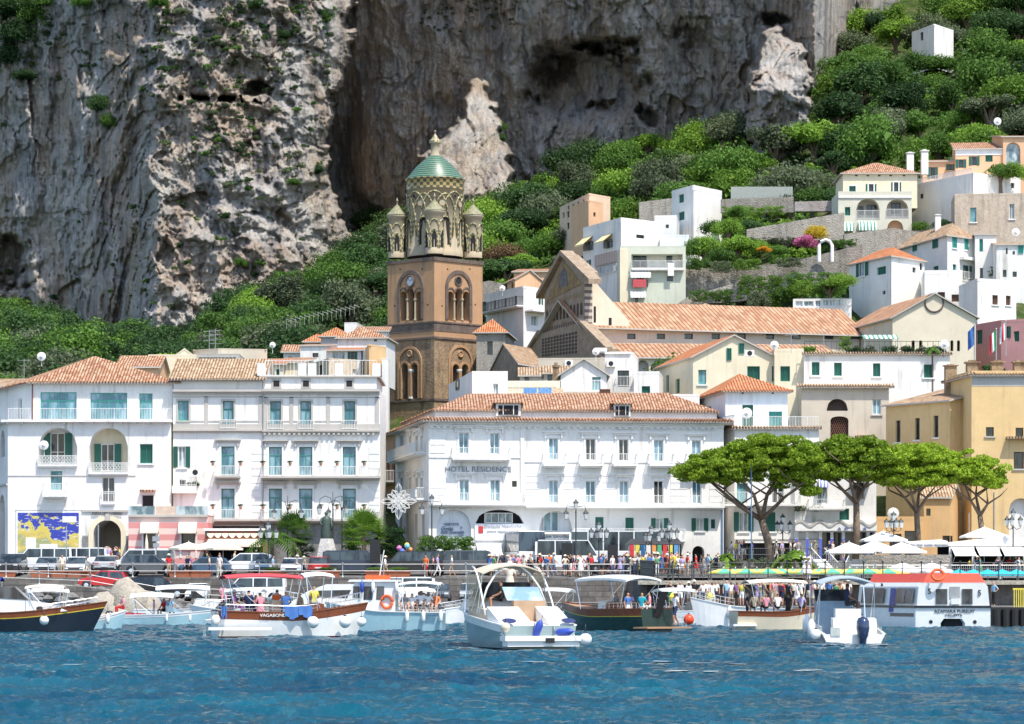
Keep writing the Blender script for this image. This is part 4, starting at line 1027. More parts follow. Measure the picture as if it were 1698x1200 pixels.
# ochre house down the lane beside the hotel
oc = Bld('ochre_house', 'narrow ochre house down the lane between the palazzo and the hotel', 'house', [(622, 292), (657, 278)], 728, 985, 2, plaster('dull_orange_plaster', (.52, .30, .18), .5))
g = oc.F[0]
for px in (631, 641, 650): g.win(px, 760, px + 5, 800, 'bs', hood=PEACH); g.win(px, 835, px + 5, 870, 'bs')
g.balcony(626, 656, 800, h=.9, slab=TRIM); oc.roof('shed', 1.2, .5, TERRAP); oc.finish()
# --- house with the orange pyramid roof and its terrace
Dt = Bld('white_house', 'small white house with bright orange hipped roof on a railed terrace right of the hotel', 'house', [(1150, 276), (1203, 262), (1306, 262)], 648, 800, 14, BLUEWHITE, ref=1)
f = Dt.F[1]; f.win(1231, 671, 1249, 708, 'gc'); f.win(1275, 682, 1297, 708, 'tc'); b = MB(); g = Dt.F[0]; g.win(1172, 674, 1179, 684, 'bl')
for px in (1230, 1280): f.box(px, 650, px + 3, 653, .03, DARK, 'vent_hole')
Dt.roof('pyr', 2.0, .45, TERRAO, rolls=True); Dt.finish()
TB = Bld('terrace_block', 'white block carrying the railed terrace, behind the tallest umbrella pine', 'building', [(1197, 262), (1218, 259.5), (1358, 259.5), (1358, 275)], 710, 985, 12, WHITE2, ref=1)
f = TB.F[1]; f.win(1217, 849, 1249, 881, 'go', sill=WTRIM); f.win(1262, 849, 1286, 881, 'gc', sill=WTRIM); f.balcony(1197, 1327, 836, h=1.0, proj=1.0, slab=WTRIM); f.win(1222, 801, 1240, 834, 'te'); f.win(1280, 801, 1300, 834, 'fd')
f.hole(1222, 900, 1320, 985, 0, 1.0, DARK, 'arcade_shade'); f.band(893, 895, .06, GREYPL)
iq = skirt(TB, TB.q, TB.h, .3, .1, .12, TERRAP, edges=(0, 1)); g_ = Face(TB, TB.q[1], TB.q[2], 0, 1); g_.balcony(1218, 1357, 709, h=.95, proj=0.0, ends=False); g_ = Face(TB, TB.q[0], TB.q[1], 0, 1); g_.balcony(1198, 1217, 708, h=.95, proj=0.0, ends=False)
TB.roof('flat', .04); TB.finish()
# white shop house behind the pines
SH = Bld('shop_house', 'white shop house with wavy fascia and blue pillars behind the second pine', 'shop', [(1318, 259), (1453, 259)], 752, 985, 10, WHITE2)
f = SH.F[0]
f.win(1355, 800, 1372, 835, 'gl'); f.awning(1357, 1372, 794, 806, .7, striped('blue_striped_canvas', (.8, .8, .8), (.2, .25, .6), .3)); f.win(1414, 797, 1434, 828, 'fd'); f.awning(1412, 1444, 790, 798, .9, striped('striped_canvas', (.8, .8, .78), (.55, .55, .52), .4)); f.win(1392, 843, 1408, 862, 'gc')
f.balcony(1340, 1400, 842, h=.7, proj=.9, slab=WTRIM, step=.2); f.box(1318, 866, 1453, 880, .35, WTRIM, 'shop_fascia')
wv = MB(); nW = 60
for k in range(nW):
 a_, c_ = f.W * k / nW, f.W * (k + 1) / nW; z = lambda u: f.Z(870, 0) + .22 * math.sin(u * 2 * math.pi / 1.7)
 wv.prism([f.T(a_, -.42, z(a_)), f.T(c_, -.42, z(c_)), f.T(c_, -.42, z(c_) + .22), f.T(a_, -.42, z(a_) + .22)][::-1], (0, .06, 0))
wv.build('wavy_trim', GREYPL, SH.e); f.text('A  SI  NA  A', 1412, 876, 3.4, 48, plain('sign_blue', (.08, .12, .5)), .4)
f.hole(1324, 882, 1450, 985, 0, 1.6, GLASSD, 'shop_window')
BLU = plain('blue_painted_pillar', (.10, .14, .55))
for px in (1318, 1336, 1358, 1377, 1396, 1437): f.box(px, 882, px + 5, 985, .05, WTRIM, 'pillar'); f.box(px, 893, px + 5, 984, .07, BLU, 'pillar_paint', inset=-.051)
SH.roof('flat', .5); SH.finish()
# ---------------------------------------------------------------- bell tower
TW = plaster('tower_plaster', (.45, .275, .155), 1.0, (.17, .13, .10)); TST = stone('tower_stone', (.22, .155, .105), (.44, .32, .20), .6, .6); TDK = stone('tower_dark_stone', (.13, .10, .09), (.2, .16, .13), 1.5, .4)
t = NT('majolica_checks'); p = t.pos(); sep = t.new('SeparateXYZ'); t.link(p, sep.inputs[0])
fa = [t.math('FLOOR', t.math('MULTIPLY', sep.outputs[i], 3.4)) for i in range(3)]; par = t.math('MODULO', t.math('ABSOLUTE', t.math('ADD', t.math('ADD', fa[0], fa[1]), fa[2])), 2.0)
t.col(t.mix(t.math('GREATER_THAN', par, .5), (.42, .35, .18), (.12, .14, .08))); MAJ = t.set(.35, 0, .5)
t = NT('green_white_scale_tiles'); p = t.pos(); sep = t.new('SeparateXYZ'); t.link(p, sep.inputs[0]); f_ = t.math('FRACT', t.math('MULTIPLY', sep.outputs[2], 3.6))
n_ = t.noise(t.pos(), 4, 3); c_ = t.mix(t.ramp(n_, [(.35, 0.0), (.65, 1.0)]), (.008, .07, .04), (.03, .13, .08)); t.col(t.mix(t.math('MULTIPLY', t.math('LESS_THAN', f_, .34), .9), c_, (.22, .27, .2)))
t.bump(f_, .08, .8); GRT = t.set(.35, 0, .5)
TCR = plaster('tower_cream_stucco', (.44, .37, .26), .9); GRT2 = plain('weathered_green', (.2, .3, .2))
T = Bld('bell_tower', 'tall square bell tower with green tiled dome and four corner turrets', 'bell tower', [(640, 355.6), (720, 350), (803, 355.6)], 561, 760, 8, TST, ref=1)
fl, fr_ = T.F[0], T.F[1]
C0 = T.q[1]; cen = sum(T.q, Vector((0, 0))) / 4
def Tz(py): return ZW(py, 350) - T.o.z
fl.hole(667, 604, 677.5, 661, 'round', 1.2, TDK, 'niche_wall'); fl.hole(683, 604, 692.5, 661, 'round', 1.2, DARK, 'niche_wall'); fr_.hole(750, 605, 760.5, 640, 'round', 1.2, DARK, 'niche_wall'); fr_.hole(765, 605, 775, 640, 'round', 1.2, DARK, 'niche_wall')
def arch_ring(f, px0, py0, px1, py1, w, mat, name='arch_moulding', proj=.14, legs=True):
 u0, w0, u1, w1 = f.rect(px0, py0, px1, py1); b = MB(); r1 = (u1 - u0) / 2; r0 = r1 - w; uc = (u0 + u1) / 2; wc = w1 - r1; n = 18
 for k in range(n):
  a0, a1 = math.pi * k / n, math.pi * (k + 1) / n
  b.prism([f.T(uc + math.cos(a_) * r_, -proj, wc + math.sin(a_) * r_) for a_, r_ in ((a0, r0), (a0, r1), (a1, r1), (a1, r0))][::-1], [x * (proj + .02) for x in (-f.d.y, f.d.x, 0)])
 if legs:
  for a_, c_ in ((u0, u0 + w), (u1 - w, u1)): b.prism([f.T(a_, -proj, w0), f.T(c_, -proj, w0), f.T(c_, -proj, wc), f.T(a_, -proj, wc)], [x * (proj + .02) for x in (-f.d.y, f.d.x, 0)])
 return b.build(name, mat, f.b.e)
arch_ring(fl, 660, 574, 700, 661, .28, TW); arch_ring(fr_, 743, 572, 783, 661, .28, TW); arch_ring(fl, 664, 598, 680, 661, .25, TW); arch_ring(fl, 680, 598, 696, 661, .25, TW); arch_ring(fr_, 747, 600, 763, 661, .25, TW); arch_ring(fr_, 762, 600, 778, 661, .25, TW)
def column(b, f, px, py0, py1, r, y=.5, mat=None):
 u = f.U(px); z0, z1 = f.Z(py1, u), f.Z(py0, u); x, yy, _ = f.T(u, y, 0); m_ = MB()
 m_.lathe([(r * 1.5, z0), (r * 1.5, z0 + r), (r, z0 + r * 1.4), (r * .85, z1 - r * 2.4), (r * 1.3, z1 - r * 2), (r * 1.7, z1 - r), (r * 1.7, z1), (0, z1)], 10, (x, yy, 0)); return m_.build('column', mat or WTRIM, b.e)
column(T, fl, 680.5, 612, 661, .2, .1); column(T, fr_, 762.5, 612, 640, .2, .1)
def disc(f, px, py, r, mat, name, proj=.16, ring=None):
 u = f.U(px); z = f.Z(py, u); b = MB(); n = 20
 b.prism([f.T(u + math.cos(2 * math.pi * k / n) * r, -proj, z + math.sin(2 * math.pi * k / n) * r) for k in range(n)], [x * (proj + .02) for x in (-f.d.y, f.d.x, 0)])
 o = b.build(name, mat, f.b.e)
 if ring:
  b = MB(); p0 = [Vector(f.T(u + math.cos(2 * math.pi * k / n) * r, -proj, z + math.sin(2 * math.pi * k / n) * r)) for k in range(n + 1)]; b.tube(p0, .10, 6, cap=False); b.build('rim', ring, o)
 return o
disc(fl, 680.5, 586, .34, TW, 'medallion', .1, TW); disc(fr_, 763, 587, .34, TW, 'medallion', .1, TW)
T.finish()
def sq(b, pts, z0, z1, grow, name, mat, parent):
 c = sum(pts, Vector((0, 0))) / 4; q = [c + (p - c) * (1 + grow) for p in pts]; m_ = MB(); m_.prism([(*p, z0) for p in q], (0, 0, z1 - z0)); return m_.build(name, mat, parent)
sq(T, T.q, Tz(664), Tz(660), .03, 'string_course', TDK, T.e); sq(T, T.q, Tz(561), Tz(557.5), .035, 'string_course', TDK, T.e)
# second storey, a little narrower
q2 = [cen + (p - cen) * .965 for p in T.q]; T2 = type('X', (), {})(); T.wall = MB(); T.mats = [TW]
z0, z1 = Tz(557.4), Tz(431)
F2 = [Face(T, q2[i], q2[(i + 1) % 4], z0, z1, reveal=.8) for i in range(4)]
for f, cx_ in ((F2[0], (659.5, 703)), (F2[1], (738, 782))):
 a_, c_ = cx_; w3 = (c_ - a_ - 5) / 3
 for k in range(3): f.hole(a_ + 2.8 + k * w3 + .9, 479 if k == 1 else 483, a_ + 2.8 + (k + 1) * w3 - .9, 531.5, 'round', .9, DARK if k else TDK, 'niche_wall')
 arch_ring(f, a_, 448, c_, 531, .42, TDK); 
 for k in range(3): arch_ring(f, a_ + 2.8 + k * w3, 476, a_ + 2.8 + (k + 1) * w3, 520, .16, TDK, proj=.1, legs=False)
 for k in (1, 2): column(T, f, a_ + 2.8 + k * w3, 495, 531, .13, .05, TCR)
 for px, py in ((a_ + 3, 446), (c_ - 4, 446), (a_ - 6, 507), (c_ + 5, 505)): f.box(px, py - 1.3, px + 2.2, py + 1.3, .005, DARK, 'putlog_hole')
t = NT('clock_dial'); CLK = plain('clock_face', (.52, .58, .66), .4)
d_ = disc(F2[0], 681.5, 466, .62, CLK, 'clock_face', .14, TDK); d_ = disc(F2[1], 759.5, 466, .5, DARK, 'oculus', .06, TDK)
u = F2[0].U(681.5); zc = F2[0].Z(466, u); b = MB()
for a_, L_ in ((.6, .42), (2.3, .55)): b.tube([F2[0].T(u, -.17, zc), F2[0].T(u + L_ * math.cos(a_), -.17, zc + L_ * math.sin(a_))], .03, 4)
for k in range(12): a_ = k * math.pi / 6; b.tube([F2[0].T(u + .46 * math.cos(a_), -.16, zc + .46 * math.sin(a_)), F2[0].T(u + .56 * math.cos(a_), -.16, zc + .56 * math.sin(a_))], .025, 4)
b.build('clock_hands', TDK, T.e)
for f in F2: f.done()
T.wall.build('upper_wall', TW, T.e)
sq(T, q2, Tz(548), Tz(534), .012, 'dark_frieze', TDK, T.e); sq(T, q2, Tz(534), Tz(531.5), .035, 'string_course', TDK, T.e); sq(T, q2, Tz(431), Tz(425), .035, 'cornice', TDK, T.e)
# drum, turrets, dome
ZB = Tz(425) + .0; cc = cen; Rr = 3.28
def zpx(py): return ZW(py, 355.6) - T.o.z
ZB = zpx(423); b = MB(); b.lathe([(Rr + .04, ZB - .3), (Rr + .04, ZB + .3), (Rr, ZB + .33), (Rr, zpx(317)), (Rr + .05, zpx(317)), (Rr + .05, zpx(316)), (Rr, zpx(316))], 48, (*cc, 0)); b.build('drum', TCR, T.e, True)
t = NT('majolica_bands'); p = t.pos(); sep = t.new('SeparateXYZ'); t.link(p, sep.inputs[0]); f_ = [t.math('FLOOR', t.math('MULTIPLY', sep.outputs[i], 2.6)) for i in (0, 2)]
t.col(t.mix(t.math('GREATER_THAN', t.math('MODULO', t.math('ABSOLUTE', t.math('ADD', f_[0], f_[1])), 2.0), .5), (.46, .33, .14), (.08, .09, .05))); MBND = t.set(.35)
b = MB(); b.lathe([(Rr + .1, zpx(316)), (Rr + .1, zpx(303)), (Rr + .22, zpx(301)), (Rr + .3, zpx(298)), (Rr - .3, zpx(297))], 48, (*cc, 0)); b.build('drum_frieze', MBND, T.e, True)
b = MB(); b.lathe([(Rr + .32, zpx(299)), (Rr + .1, zpx(296)), (Rr - .35, zpx(289)), (2.2, zpx(276)), (1.25, zpx(264.5)), (.62, zpx(258)), (0, zpx(257))], 48, (*cc, 0)); dome = b.build('dome', GRT, T.e, True)
b = MB(); b.lathe([(.62, zpx(258)), (.5, zpx(255)), (.5, zpx(239)), (.68, zpx(237)), (.70, zpx(233)), (.42, zpx(230)), (.22, zpx(225)), (.06, zpx(222)), (.05, zpx(219)), (.14, zpx(218)), (.14, zpx(216.6)), (0, zpx(216))], 12, (*cc, 0)); b.build('lantern', TCR, T.e, True)
b = MB(); b.lathe([(.70, zpx(237.4)), (.72, zpx(233.4)), (.44, zpx(230.2)), (.24, zpx(225.2))], 12, (*cc, .002)); b.build('lantern_cap', MAJ, T.e, True)
def cyl_pt(c, r, a, z): return (c[0] + r * math.sin(a), c[1] - r * math.cos(a), z)
b = MB()
for s_, zt, zb_, hw in ((0, 322, 368, .82), (1, 326, 395, .80)):
 for k in range(8):
  a0 = k * math.pi / 4 + s_ * math.pi / 8; pts = []
  for j in range(17):
   x = -1 + j / 8; pts.append(cyl_pt(cc, Rr + .06, a0 + x * hw * .62, zpx(zb_ - (zb_ - zt) * math.sqrt(max(0, 1 - x * x)))))
  b.tube(pts, .115, 6)
b.build('interlaced_arches', MAJ, T.e, True)
for k in range(8):
 a0 = k * math.pi / 4 + math.pi / 8; b = MB(); n = 12; w_ = .17
 pts = [cyl_pt(cc, Rr + .03, a0 - w_, zpx(410)), cyl_pt(cc, Rr + .03, a0 + w_, zpx(410))] + [cyl_pt(cc, Rr + .03, a0 + w_ * math.cos(math.pi * j / n), zpx(376) + .75 * math.sin(math.pi * j / n)) for j in range(n + 1)]
 b.poly(pts); b.build('belfry_opening', DARK, T.e); b = MB(); b.tube([cyl_pt(cc, Rr + .06, a0 - w_ - .04, zpx(410))] + [cyl_pt(cc, Rr + .06, a0 + (w_ + .04) * math.cos(math.pi * (1 - j / n)), zpx(376) + .85 * math.sin(math.pi * j / n)) for j in range(n + 1)] + [cyl_pt(cc, Rr + .06, a0 + w_ + .04, zpx(410))], .10, 5)
 b.build('opening_border', MAJ, T.e)
 a1 = k * math.pi / 4 + math.pi / 16 + .19
 for a_, py, r_ in ((k * math.pi / 4 + .28, 341, .42), (k * math.pi / 4, 330, .26)):
  b = MB(); cpt = Vector(cyl_pt(cc, Rr + .10, a_, zpx(py))); ax = Vector((math.cos(a_), math.sin(a_), 0))
  b.poly([cpt + (ax * math.cos(2 * math.pi * j / 14) + Vector((0, 0, math.sin(2 * math.pi * j / 14)))) * r_ for j in range(14)][::1])
  b.tube([cpt + (ax * math.cos(2 * math.pi * j / 14) + Vector((0, 0, math.sin(2 * math.pi * j / 14)))) * r_ for j in range(15)], .06, 5, 1, False)
  b.build('medallion', [TCR if r_ > .3 else DARK, TDK], T.e)
tur0 = None
tp = [cen + (p - cen) * .80 for p in q2]
TCAP = plain('tan_green_scale_tiles', (.26, .25, .15), .5, var=.5, scale=5)
def turret(c, scale=1.0):
 o = bpy.data.objects.new('turret', None); col.objects.link(o); o.parent = T.e; o.location = (*c, 0); r = 1.02 * scale; zt = zpx(425) if True else 0
 H_ = [zpx(424), zpx(363), zpx(357), zpx(348), zpx(343)]
 b = MB(); b.lathe([(r + .05, H_[0] - .3), (r + .05, H_[0] + .4), (r, H_[0] + .43), (r, H_[1]), (r + .25, H_[1] + .2), (r + .25, H_[2]), (0, H_[2])], 20); bd = b.build('turret_drum', TCR, o, True)
 b = MB(); b.lathe([(r + .30, H_[2] + .002), (r + .1, H_[2] + .25), (.55 * r, H_[3] + .15), (.18, H_[3] + .55), (0, H_[3] + .6)], 20); b.build('turret_cap', TCAP, o, True)
 b = MB(); b.lathe([(.14, H_[3] + .45), (.1, H_[3] + 1.0), (.2, H_[3] + 1.05), (.06, H_[3] + 1.3), (0, H_[3] + 1.5)], 8); b.build('finial', TCR, o, True)
 b = MB(); g = MB()
 for k in range(6):
  a0 = k * math.pi / 3 + .0; w_ = .26
  g.poly([cyl_pt((0, 0), r + .03, a0 - w_, zpx(418)), cyl_pt((0, 0), r + .03, a0 + w_, zpx(418))] + [cyl_pt((0, 0), r + .03, a0 + w_ * math.cos(math.pi * j / 8), zpx(396) + .3 * math.sin(math.pi * j / 8)) for j in range(9)])
  for hw, zt_, zb_ in ((.42, 388, 418), (.62, 372, 395)):
   b.tube([cyl_pt((0, 0), r + .05, a0 + hw * (-1 + j / 6), zpx(zb_ - (zb_ - zt_) * math.sqrt(max(0, 1 - (-1 + j / 6) ** 2)))) for j in range(13)], .10, 5)
 b.build('turret_arches', MAJ, o); g.build('turret_openings', DARK, o)
for k, c in enumerate(tp): turret(c)
b = MB()
for k in range(4):
 p0, p1 = q2[k], q2[(k + 1) % 4]; d = (p1 - p0); m_ = (p0 + p1) / 2; c_ = cen + (m_ - cen) * .9; b.box(c_.x - .5, c_.y - .5, ZB, c_.x + .5, c_.y + .5, ZB + .9)
# ---------------------------------------------------------------- cathedral
GOLD = stone('gold_mosaic', (.22, .15, .09), (.42, .30, .14), 1.2, .2); CST = stone('church_stone', (.29, .215, .15), (.44, .35, .26), 1.2, .3); CSTR = striped('striped_church_stone', (.16, .13, .12), (.48, .42, .35), .7, 1)
CW = plaster('church_plaster', (.72, .64, .50), .4)
K = Bld('cathedral', 'cathedral with a gabled mosaic front seen from the side and a long tile roofed nave', 'church', [(903, 342.5), (969, 330), (1425, 340.6)], 543, 640, 10, PALEPINK, ref=1)
f = K.F[1]
for px in (1040, 1089, 1135, 1180, 1223, 1270, 1313, 1367, 1410): f.win(px, 553, px + 14, 562, 'bl')
K.h0 = K.h; K.roof('gy', 3.6, .8, TERRAF, rolls=False)
K.finish()
gl = Face(K, Vector((XW(870, 349), 349)) - K.o.xy, Vector((XW(1015, 321.8), 321.8)) - K.o.xy, 0, 1)
def fpoly(pts, y0, y1, name, mat):     # polygon on the church front, read as px, py
 P_ = []
 for px, py in pts: u = gl.U(px); P_.append(gl.T(u, y0, gl.Z(py, u)))
 b = MB(); dv = Vector(gl.T(0, y1, 0)) - Vector(gl.T(0, y0, 0)); b.prism(P_, dv); return b.build(name, mat, K.e)
fpoly([(903, 640), (969, 640), (969, 450), (936, 421), (903, 489)], 0, 1.6, 'upper_front', CST)
fpoly([(870, 640), (1012, 640), (1012, 578), (969, 535), (903, 553), (870, 606)], -.5, .9, 'lower_front', CST)
fpoly([(907, 500), (965, 470), (935.5, 432)], -.06, .02, 'mosaic_gable', GOLD)
fpoly([(927, 478), (942, 472), (941, 452), (935.5, 443), (929, 458)], -.10, -.062, 'enthroned_figure', stone('blue_robe', (.08, .10, .14), (.3, .26, .22), 2, 0))
for a_, c_ in (((896, 487), (936, 415)), ((936, 415), (984, 462))):      # raking eaves
 u0, u1 = gl.U(a_[0]), gl.U(c_[0]); b = MB(); b.prism([gl.T(u0, -.55, gl.Z(a_[1], u0)), gl.T(u1, -.55, gl.Z(c_[1], u1)), gl.T(u1, -.55, gl.Z(c_[1], u1) - .55), gl.T(u0, -.55, gl.Z(a_[1], u0) - .55)], Vector(gl.T(0, 1.5, 0)) - Vector(gl.T(0, 0, 0))); b.build('raking_eave', CST, K.e)
for a_, c_ in (((866, 612), (903, 552)), ((969, 532), (1017, 580))):
 u0, u1 = gl.U(a_[0]), gl.U(c_[0]); b = MB(); b.prism([gl.T(u0, -.9, gl.Z(a_[1], u0) + .3), gl.T(u1, -.9, gl.Z(c_[1], u1) + .3), gl.T(u1, -.9, gl.Z(c_[1], u1) - .1), gl.T(u0, -.9, gl.Z(a_[1], u0) - .1)], Vector(gl.T(0, .8, 0)) - Vector(gl.T(0, 0, 0))); b.build('raking_eave', CST, K.e)
def blind(px0, px1, pa, pb, qa, qb, n, name, mat, y=-.04, arch=True, w=.62):
 u0, u1 = gl.U(px0), gl.U(px1); b = MB()
 for k in range(n):
  a_ = u0 + (u1 - u0) * (k + .5 - w / 2) / n; c_ = u0 + (u1 - u0) * (k + .5 + w / 2) / n; t_ = (k + .5) / n
  zt = gl.Z(pa, u0) * (1 - t_) + gl.Z(pb, u1) * t_; zb_ = gl.Z(qa, u0) * (1 - t_) + gl.Z(qb, u1) * t_; r = (c_ - a_) / 2
  pts = [gl.T(a_, y, zb_), gl.T(c_, y, zb_)] + ([gl.T((a_ + c_) / 2 + r * math.cos(math.pi * j / 6), y, zt - r + r * math.sin(math.pi * j / 6)) for j in range(7)] if arch else [gl.T(c_, y, zt), gl.T(a_, y, zt)])
  b.poly(pts)
 return b.build(name, mat, K.e)
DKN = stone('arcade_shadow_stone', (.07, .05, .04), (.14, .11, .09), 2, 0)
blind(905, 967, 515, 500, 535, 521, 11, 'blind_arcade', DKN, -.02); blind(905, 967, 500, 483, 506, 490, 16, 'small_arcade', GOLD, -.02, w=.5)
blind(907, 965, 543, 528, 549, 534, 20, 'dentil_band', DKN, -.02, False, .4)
CHK = MB(); u0, u1 = gl.U(905), gl.U(965)
for i in range(12):
 for j in range(6):
  a_ = u0 + (u1 - u0) * (i + .15) / 12; c_ = u0 + (u1 - u0) * (i + .85) / 12; t_ = (i + .5) / 12; zt = gl.Z(561, u0) * (1 - t_) + gl.Z(548, u1) * t_; zb_ = gl.Z(592, u0) * (1 - t_) + gl.Z(586, u1) * t_
  h_ = (zt - zb_) / 6; CHK.poly([gl.T(a_, -.53, zb_ + h_ * (j + .12)), gl.T(c_, -.53, zb_ + h_ * (j + .12)), gl.T(c_, -.53, zb_ + h_ * (j + .82)), gl.T(a_, -.53, zb_ + h_ * (j + .82))])
CHK.build('tracery', DKN, K.e)
# striped buttress and the plain wall that steps down to the nave
fn = K.F[1]; px_ = lambda px, py: (lambda u: fn.T(u, -.25, fn.Z(py, u)))(fn.U(px))
b = MB(); b.prism([px_(969, 640), px_(981, 640), px_(981, 466), px_(969, 458)], Vector(fn.T(0, .9, 0)) - Vector(fn.T(0, 0, 0))); b.build('striped_buttress', CSTR, K.e)
b = MB(); b.prism([px_(981, 560), px_(1042, 545), px_(1042, 533), px_(981, 462)], Vector(fn.T(0, .9, 0)) - Vector(fn.T(0, 0, 0))); b.build('stepped_wall', CW, K.e)
b = MB(); b.prism([px_(1008, 540), px_(1013, 539), px_(1013, 527), px_(1008, 527)], (0, -.01, 0)); b.prism([px_(983, 535), px_(987, 535), px_(987, 508), px_(983, 508)], (0, -.01, 0)); b.build('wall_slit', DARK, K.e)
# aisle along the nave
ai = Bld('church_aisle', 'long low tile roof of the church aisle running beside the nave', 'church wing', [(1003, 322), (1390, 330)], 592, 660, 9, CW)
ai.roof('shed', 2.3, .4, TERRAF); f = ai.F[0]
for k in range(4): f.hole(1056 + k * 26, 597, 1076 + k * 26, 640, 'round', .6, GREYPL, 'niche_wall')
ai.finish()
atr = Bld('atrium', 'stone porch with a gabled tile roof below the church front', 'building', [(812, 330), (860, 316), (903, 322)], 603, 680, 8, stone('porch_stone', (.24, .19, .15), (.36, .30, .24), 1), ref=1)
b = MB(); q = atr.q; m0 = (q[0] + q[1]) / 2; m1 = (q[2] + q[3]) / 2; hh = 2.8
atr.roof('gy', 2.7, .3, TERRAP); atr.finish()
tr = Bld('transept', 'cream gabled end of the church with three small arched windows', 'church wing', [(1398, 347), (1480, 330), (1618, 330)], 527, 700, 20, CW, ref=1)
f = tr.F[1]
for px in (1512, 1524, 1576, 1587): f.hole(px, 564, px + 5, 582, 'round', .5, DARK, 'niche_wall')
tr.roof('gx', 2.75, .35, TERRAF)
disc(f, 1549, 502, 1.0, CW, 'round_ornament', .05, TDK); tr.finish()
# ---------------------------------------------------------------- houses behind the front row
def house(name, label, foot, pyt, pyb, depth, mat, ref=0, roof=None, wins=(), group=None, cat='house', more=None):
 b = Bld(name, label, cat, foot, pyt, pyb, depth, mat, ref, group)
 for w in wins: b.F[w[0]].win(*w[1:5], w[5] if len(w) > 5 else 'gc', sill=WTRIM if len(w) > 6 else None)
 if more: more(b)
 if roof: b.roof(roof[0], roof[1], roof[2] if len(roof) > 2 else .35, roof[3] if len(roof) > 3 else (TERRA if roof[0] != 'flat' else None))
 b.finish(); return b
GH = 'houses stepping up the hillside'; GB = 'houses behind the sea front'
house('cream_house', 'cream gabled house with four green shuttered windows behind the orange pyramid roof', [(1088, 300), (1149, 285), (1284, 285)], 592, 760, 14, [CREAM], 1, ('gx', 2.15, .3, TERRAO),
  [(1, 1205, 577, 1213, 597), (1, 1225, 569, 1234, 586), (1, 1239, 607, 1260, 632), (1, 1294 - 14, 607, 1283, 632), (1, 1158, 613, 1171, 637, 'te', 1), (0, 1104, 622, 1109, 650), (0, 1120, 628, 1127, 652)], GB)
house('cream_house', 'cream flat topped extension with one green shutter beside the gabled cream house', [(1284.4, 284), (1333, 284)], 583, 760, 12, [CREAM], 0, ('flat', .3), [(0, 1294, 607, 1310, 632)], GB)
def _f(b):
 b.F[0].balcony(1334, 1574, 585.5, h=1.1, proj=0.02, rail=RAILD, ends=False, step=.5)
 skirt(b, b.q, b.h - .05, .25, .15, .1, TERRAP, edges=(0,))
house('long_white_house', 'long white house with four closed green shutters and a planted roof terrace', [(1333.4, 283), (1575, 283)], 586, 700, 14, WHITE, 0, None,
  [(0, 1346, 600, 1359, 622, 'gc', 1), (0, 1383, 601, 1396, 623, 'gc', 1), (0, 1447.5, 602, 1460, 624, 'gc', 1), (0, 1532, 604, 1548, 626, 'gc', 1)], GB, more=_f)
def _g(b):
 f = b.F[0]; f.hole(1371, 661, 1406, 681, 'round', .5, stone('fan_grille', (.05, .04, .04), (.1, .08, .07), 6), 'fanlight'); f.hole(1377, 690, 1407, 800, .35, .4, None); u0, w0, u1, w1 = f.rect(1377, 690, 1407, 745); g = MB()
 g.box(u0, .35, w0, u1, .4, w1, 1)
 for i in range(9):
  for j in range(14): x = u0 + (u1 - u0) * (i + .5 * (j % 2)) / 9; z = w0 + (w1 - w0) * j / 14; g.tube([(x, .3, z), (x + .17, .3, z + .2), (x, .3, z + .4)], .022, 4)
 g.build('iron_grille', [plain('rust_iron', (.22, .10, .06)), DARK], b.e); f.win(1447, 662, 1461, 687, 'fw', sill=TRIM); f.win(1424, 730, 1436, 748, 'bl'); f.box(1418, 722, 1440, 725, .7, TERRAP, 'door_canopy')
 skirt(b, b.q, b.h - .1, .5, .1, .25, TERRAP, edges=(0,))
house('beige_house', 'stained beige house with a fan window over a tall arched iron grille', [(1329, 281), (1474, 281)], 640, 985, 3, BEIGE, 0, ('flat', .01), [], GB, more=_g)
# roof terrace planting is added with the plants
yw = house('yellow_house', 'long yellow wing with three tall slit windows and a clay tile roof', [(1469, 274), (1575, 266.5)], 672, 985, 9, YELLOW, 0, ('shed', 2.3, .4, TERRAP), [(0, 1485, 697, 1493, 733, 'bl', 1), (0, 1517, 693, 1525, 729, 'bl', 1), (0, 1548, 689, 1556, 725, 'bl', 1)], GB)
def _y(b):
 f = b.F[1]; f.win(1635, 708, 1648, 723, 'bl', sill=TRIM); f.win(1684, 709, 1697, 724, 'bl', sill=TRIM); f.win(1681, 749, 1698, 777, 'bl', sill=TRIM); f.box(1668, 724, 1720, 728, .8, TERRAP, 'window_canopy'); f.hole(1673, 826, 1712, 985, 'round', .6, WTRIM, 'doorway'); f.band(621, 640, .02, GREYPL)
 skirt(b, b.q, b.h - .05, .35, .3, .2, TERRAP, edges=(0, 1)); f.box(1606, 850, 1607.5, 985, .1, METAL, 'drainpipe'); f.box(1648, 815, 1649.5, 985, .1, METAL, 'drainpipe')
 for px, D, y in ((1576, 271, 618), (1612, 265.5, 622), (1653, 266, 620), (1690, 266, 620)): chimney(b, px, 597 if px != 1576 else 604, y, D + .8, 1.0, TST)
house('yellow_house', 'tall yellow building with small barred windows and chimneys at the right edge', [(1569, 273), (1611, 264), (1790, 264)], 621, 985, 16, YELLOW, 1, ('flat', .35), [], GB, more=_y)
house('ochre_cottage', 'small orange cottage with tiled lean to roof between the pines and the yellow building', [(1532, 262), (1575, 262), (1590, 266)], 824, 985, 6, OCHRE, 0, ('gx', 1.2, .3, TERRAP), [(0, 1536, 843, 1543, 855, 'bl'), (0, 1563, 888, 1580, 900, 'bl')], GB)
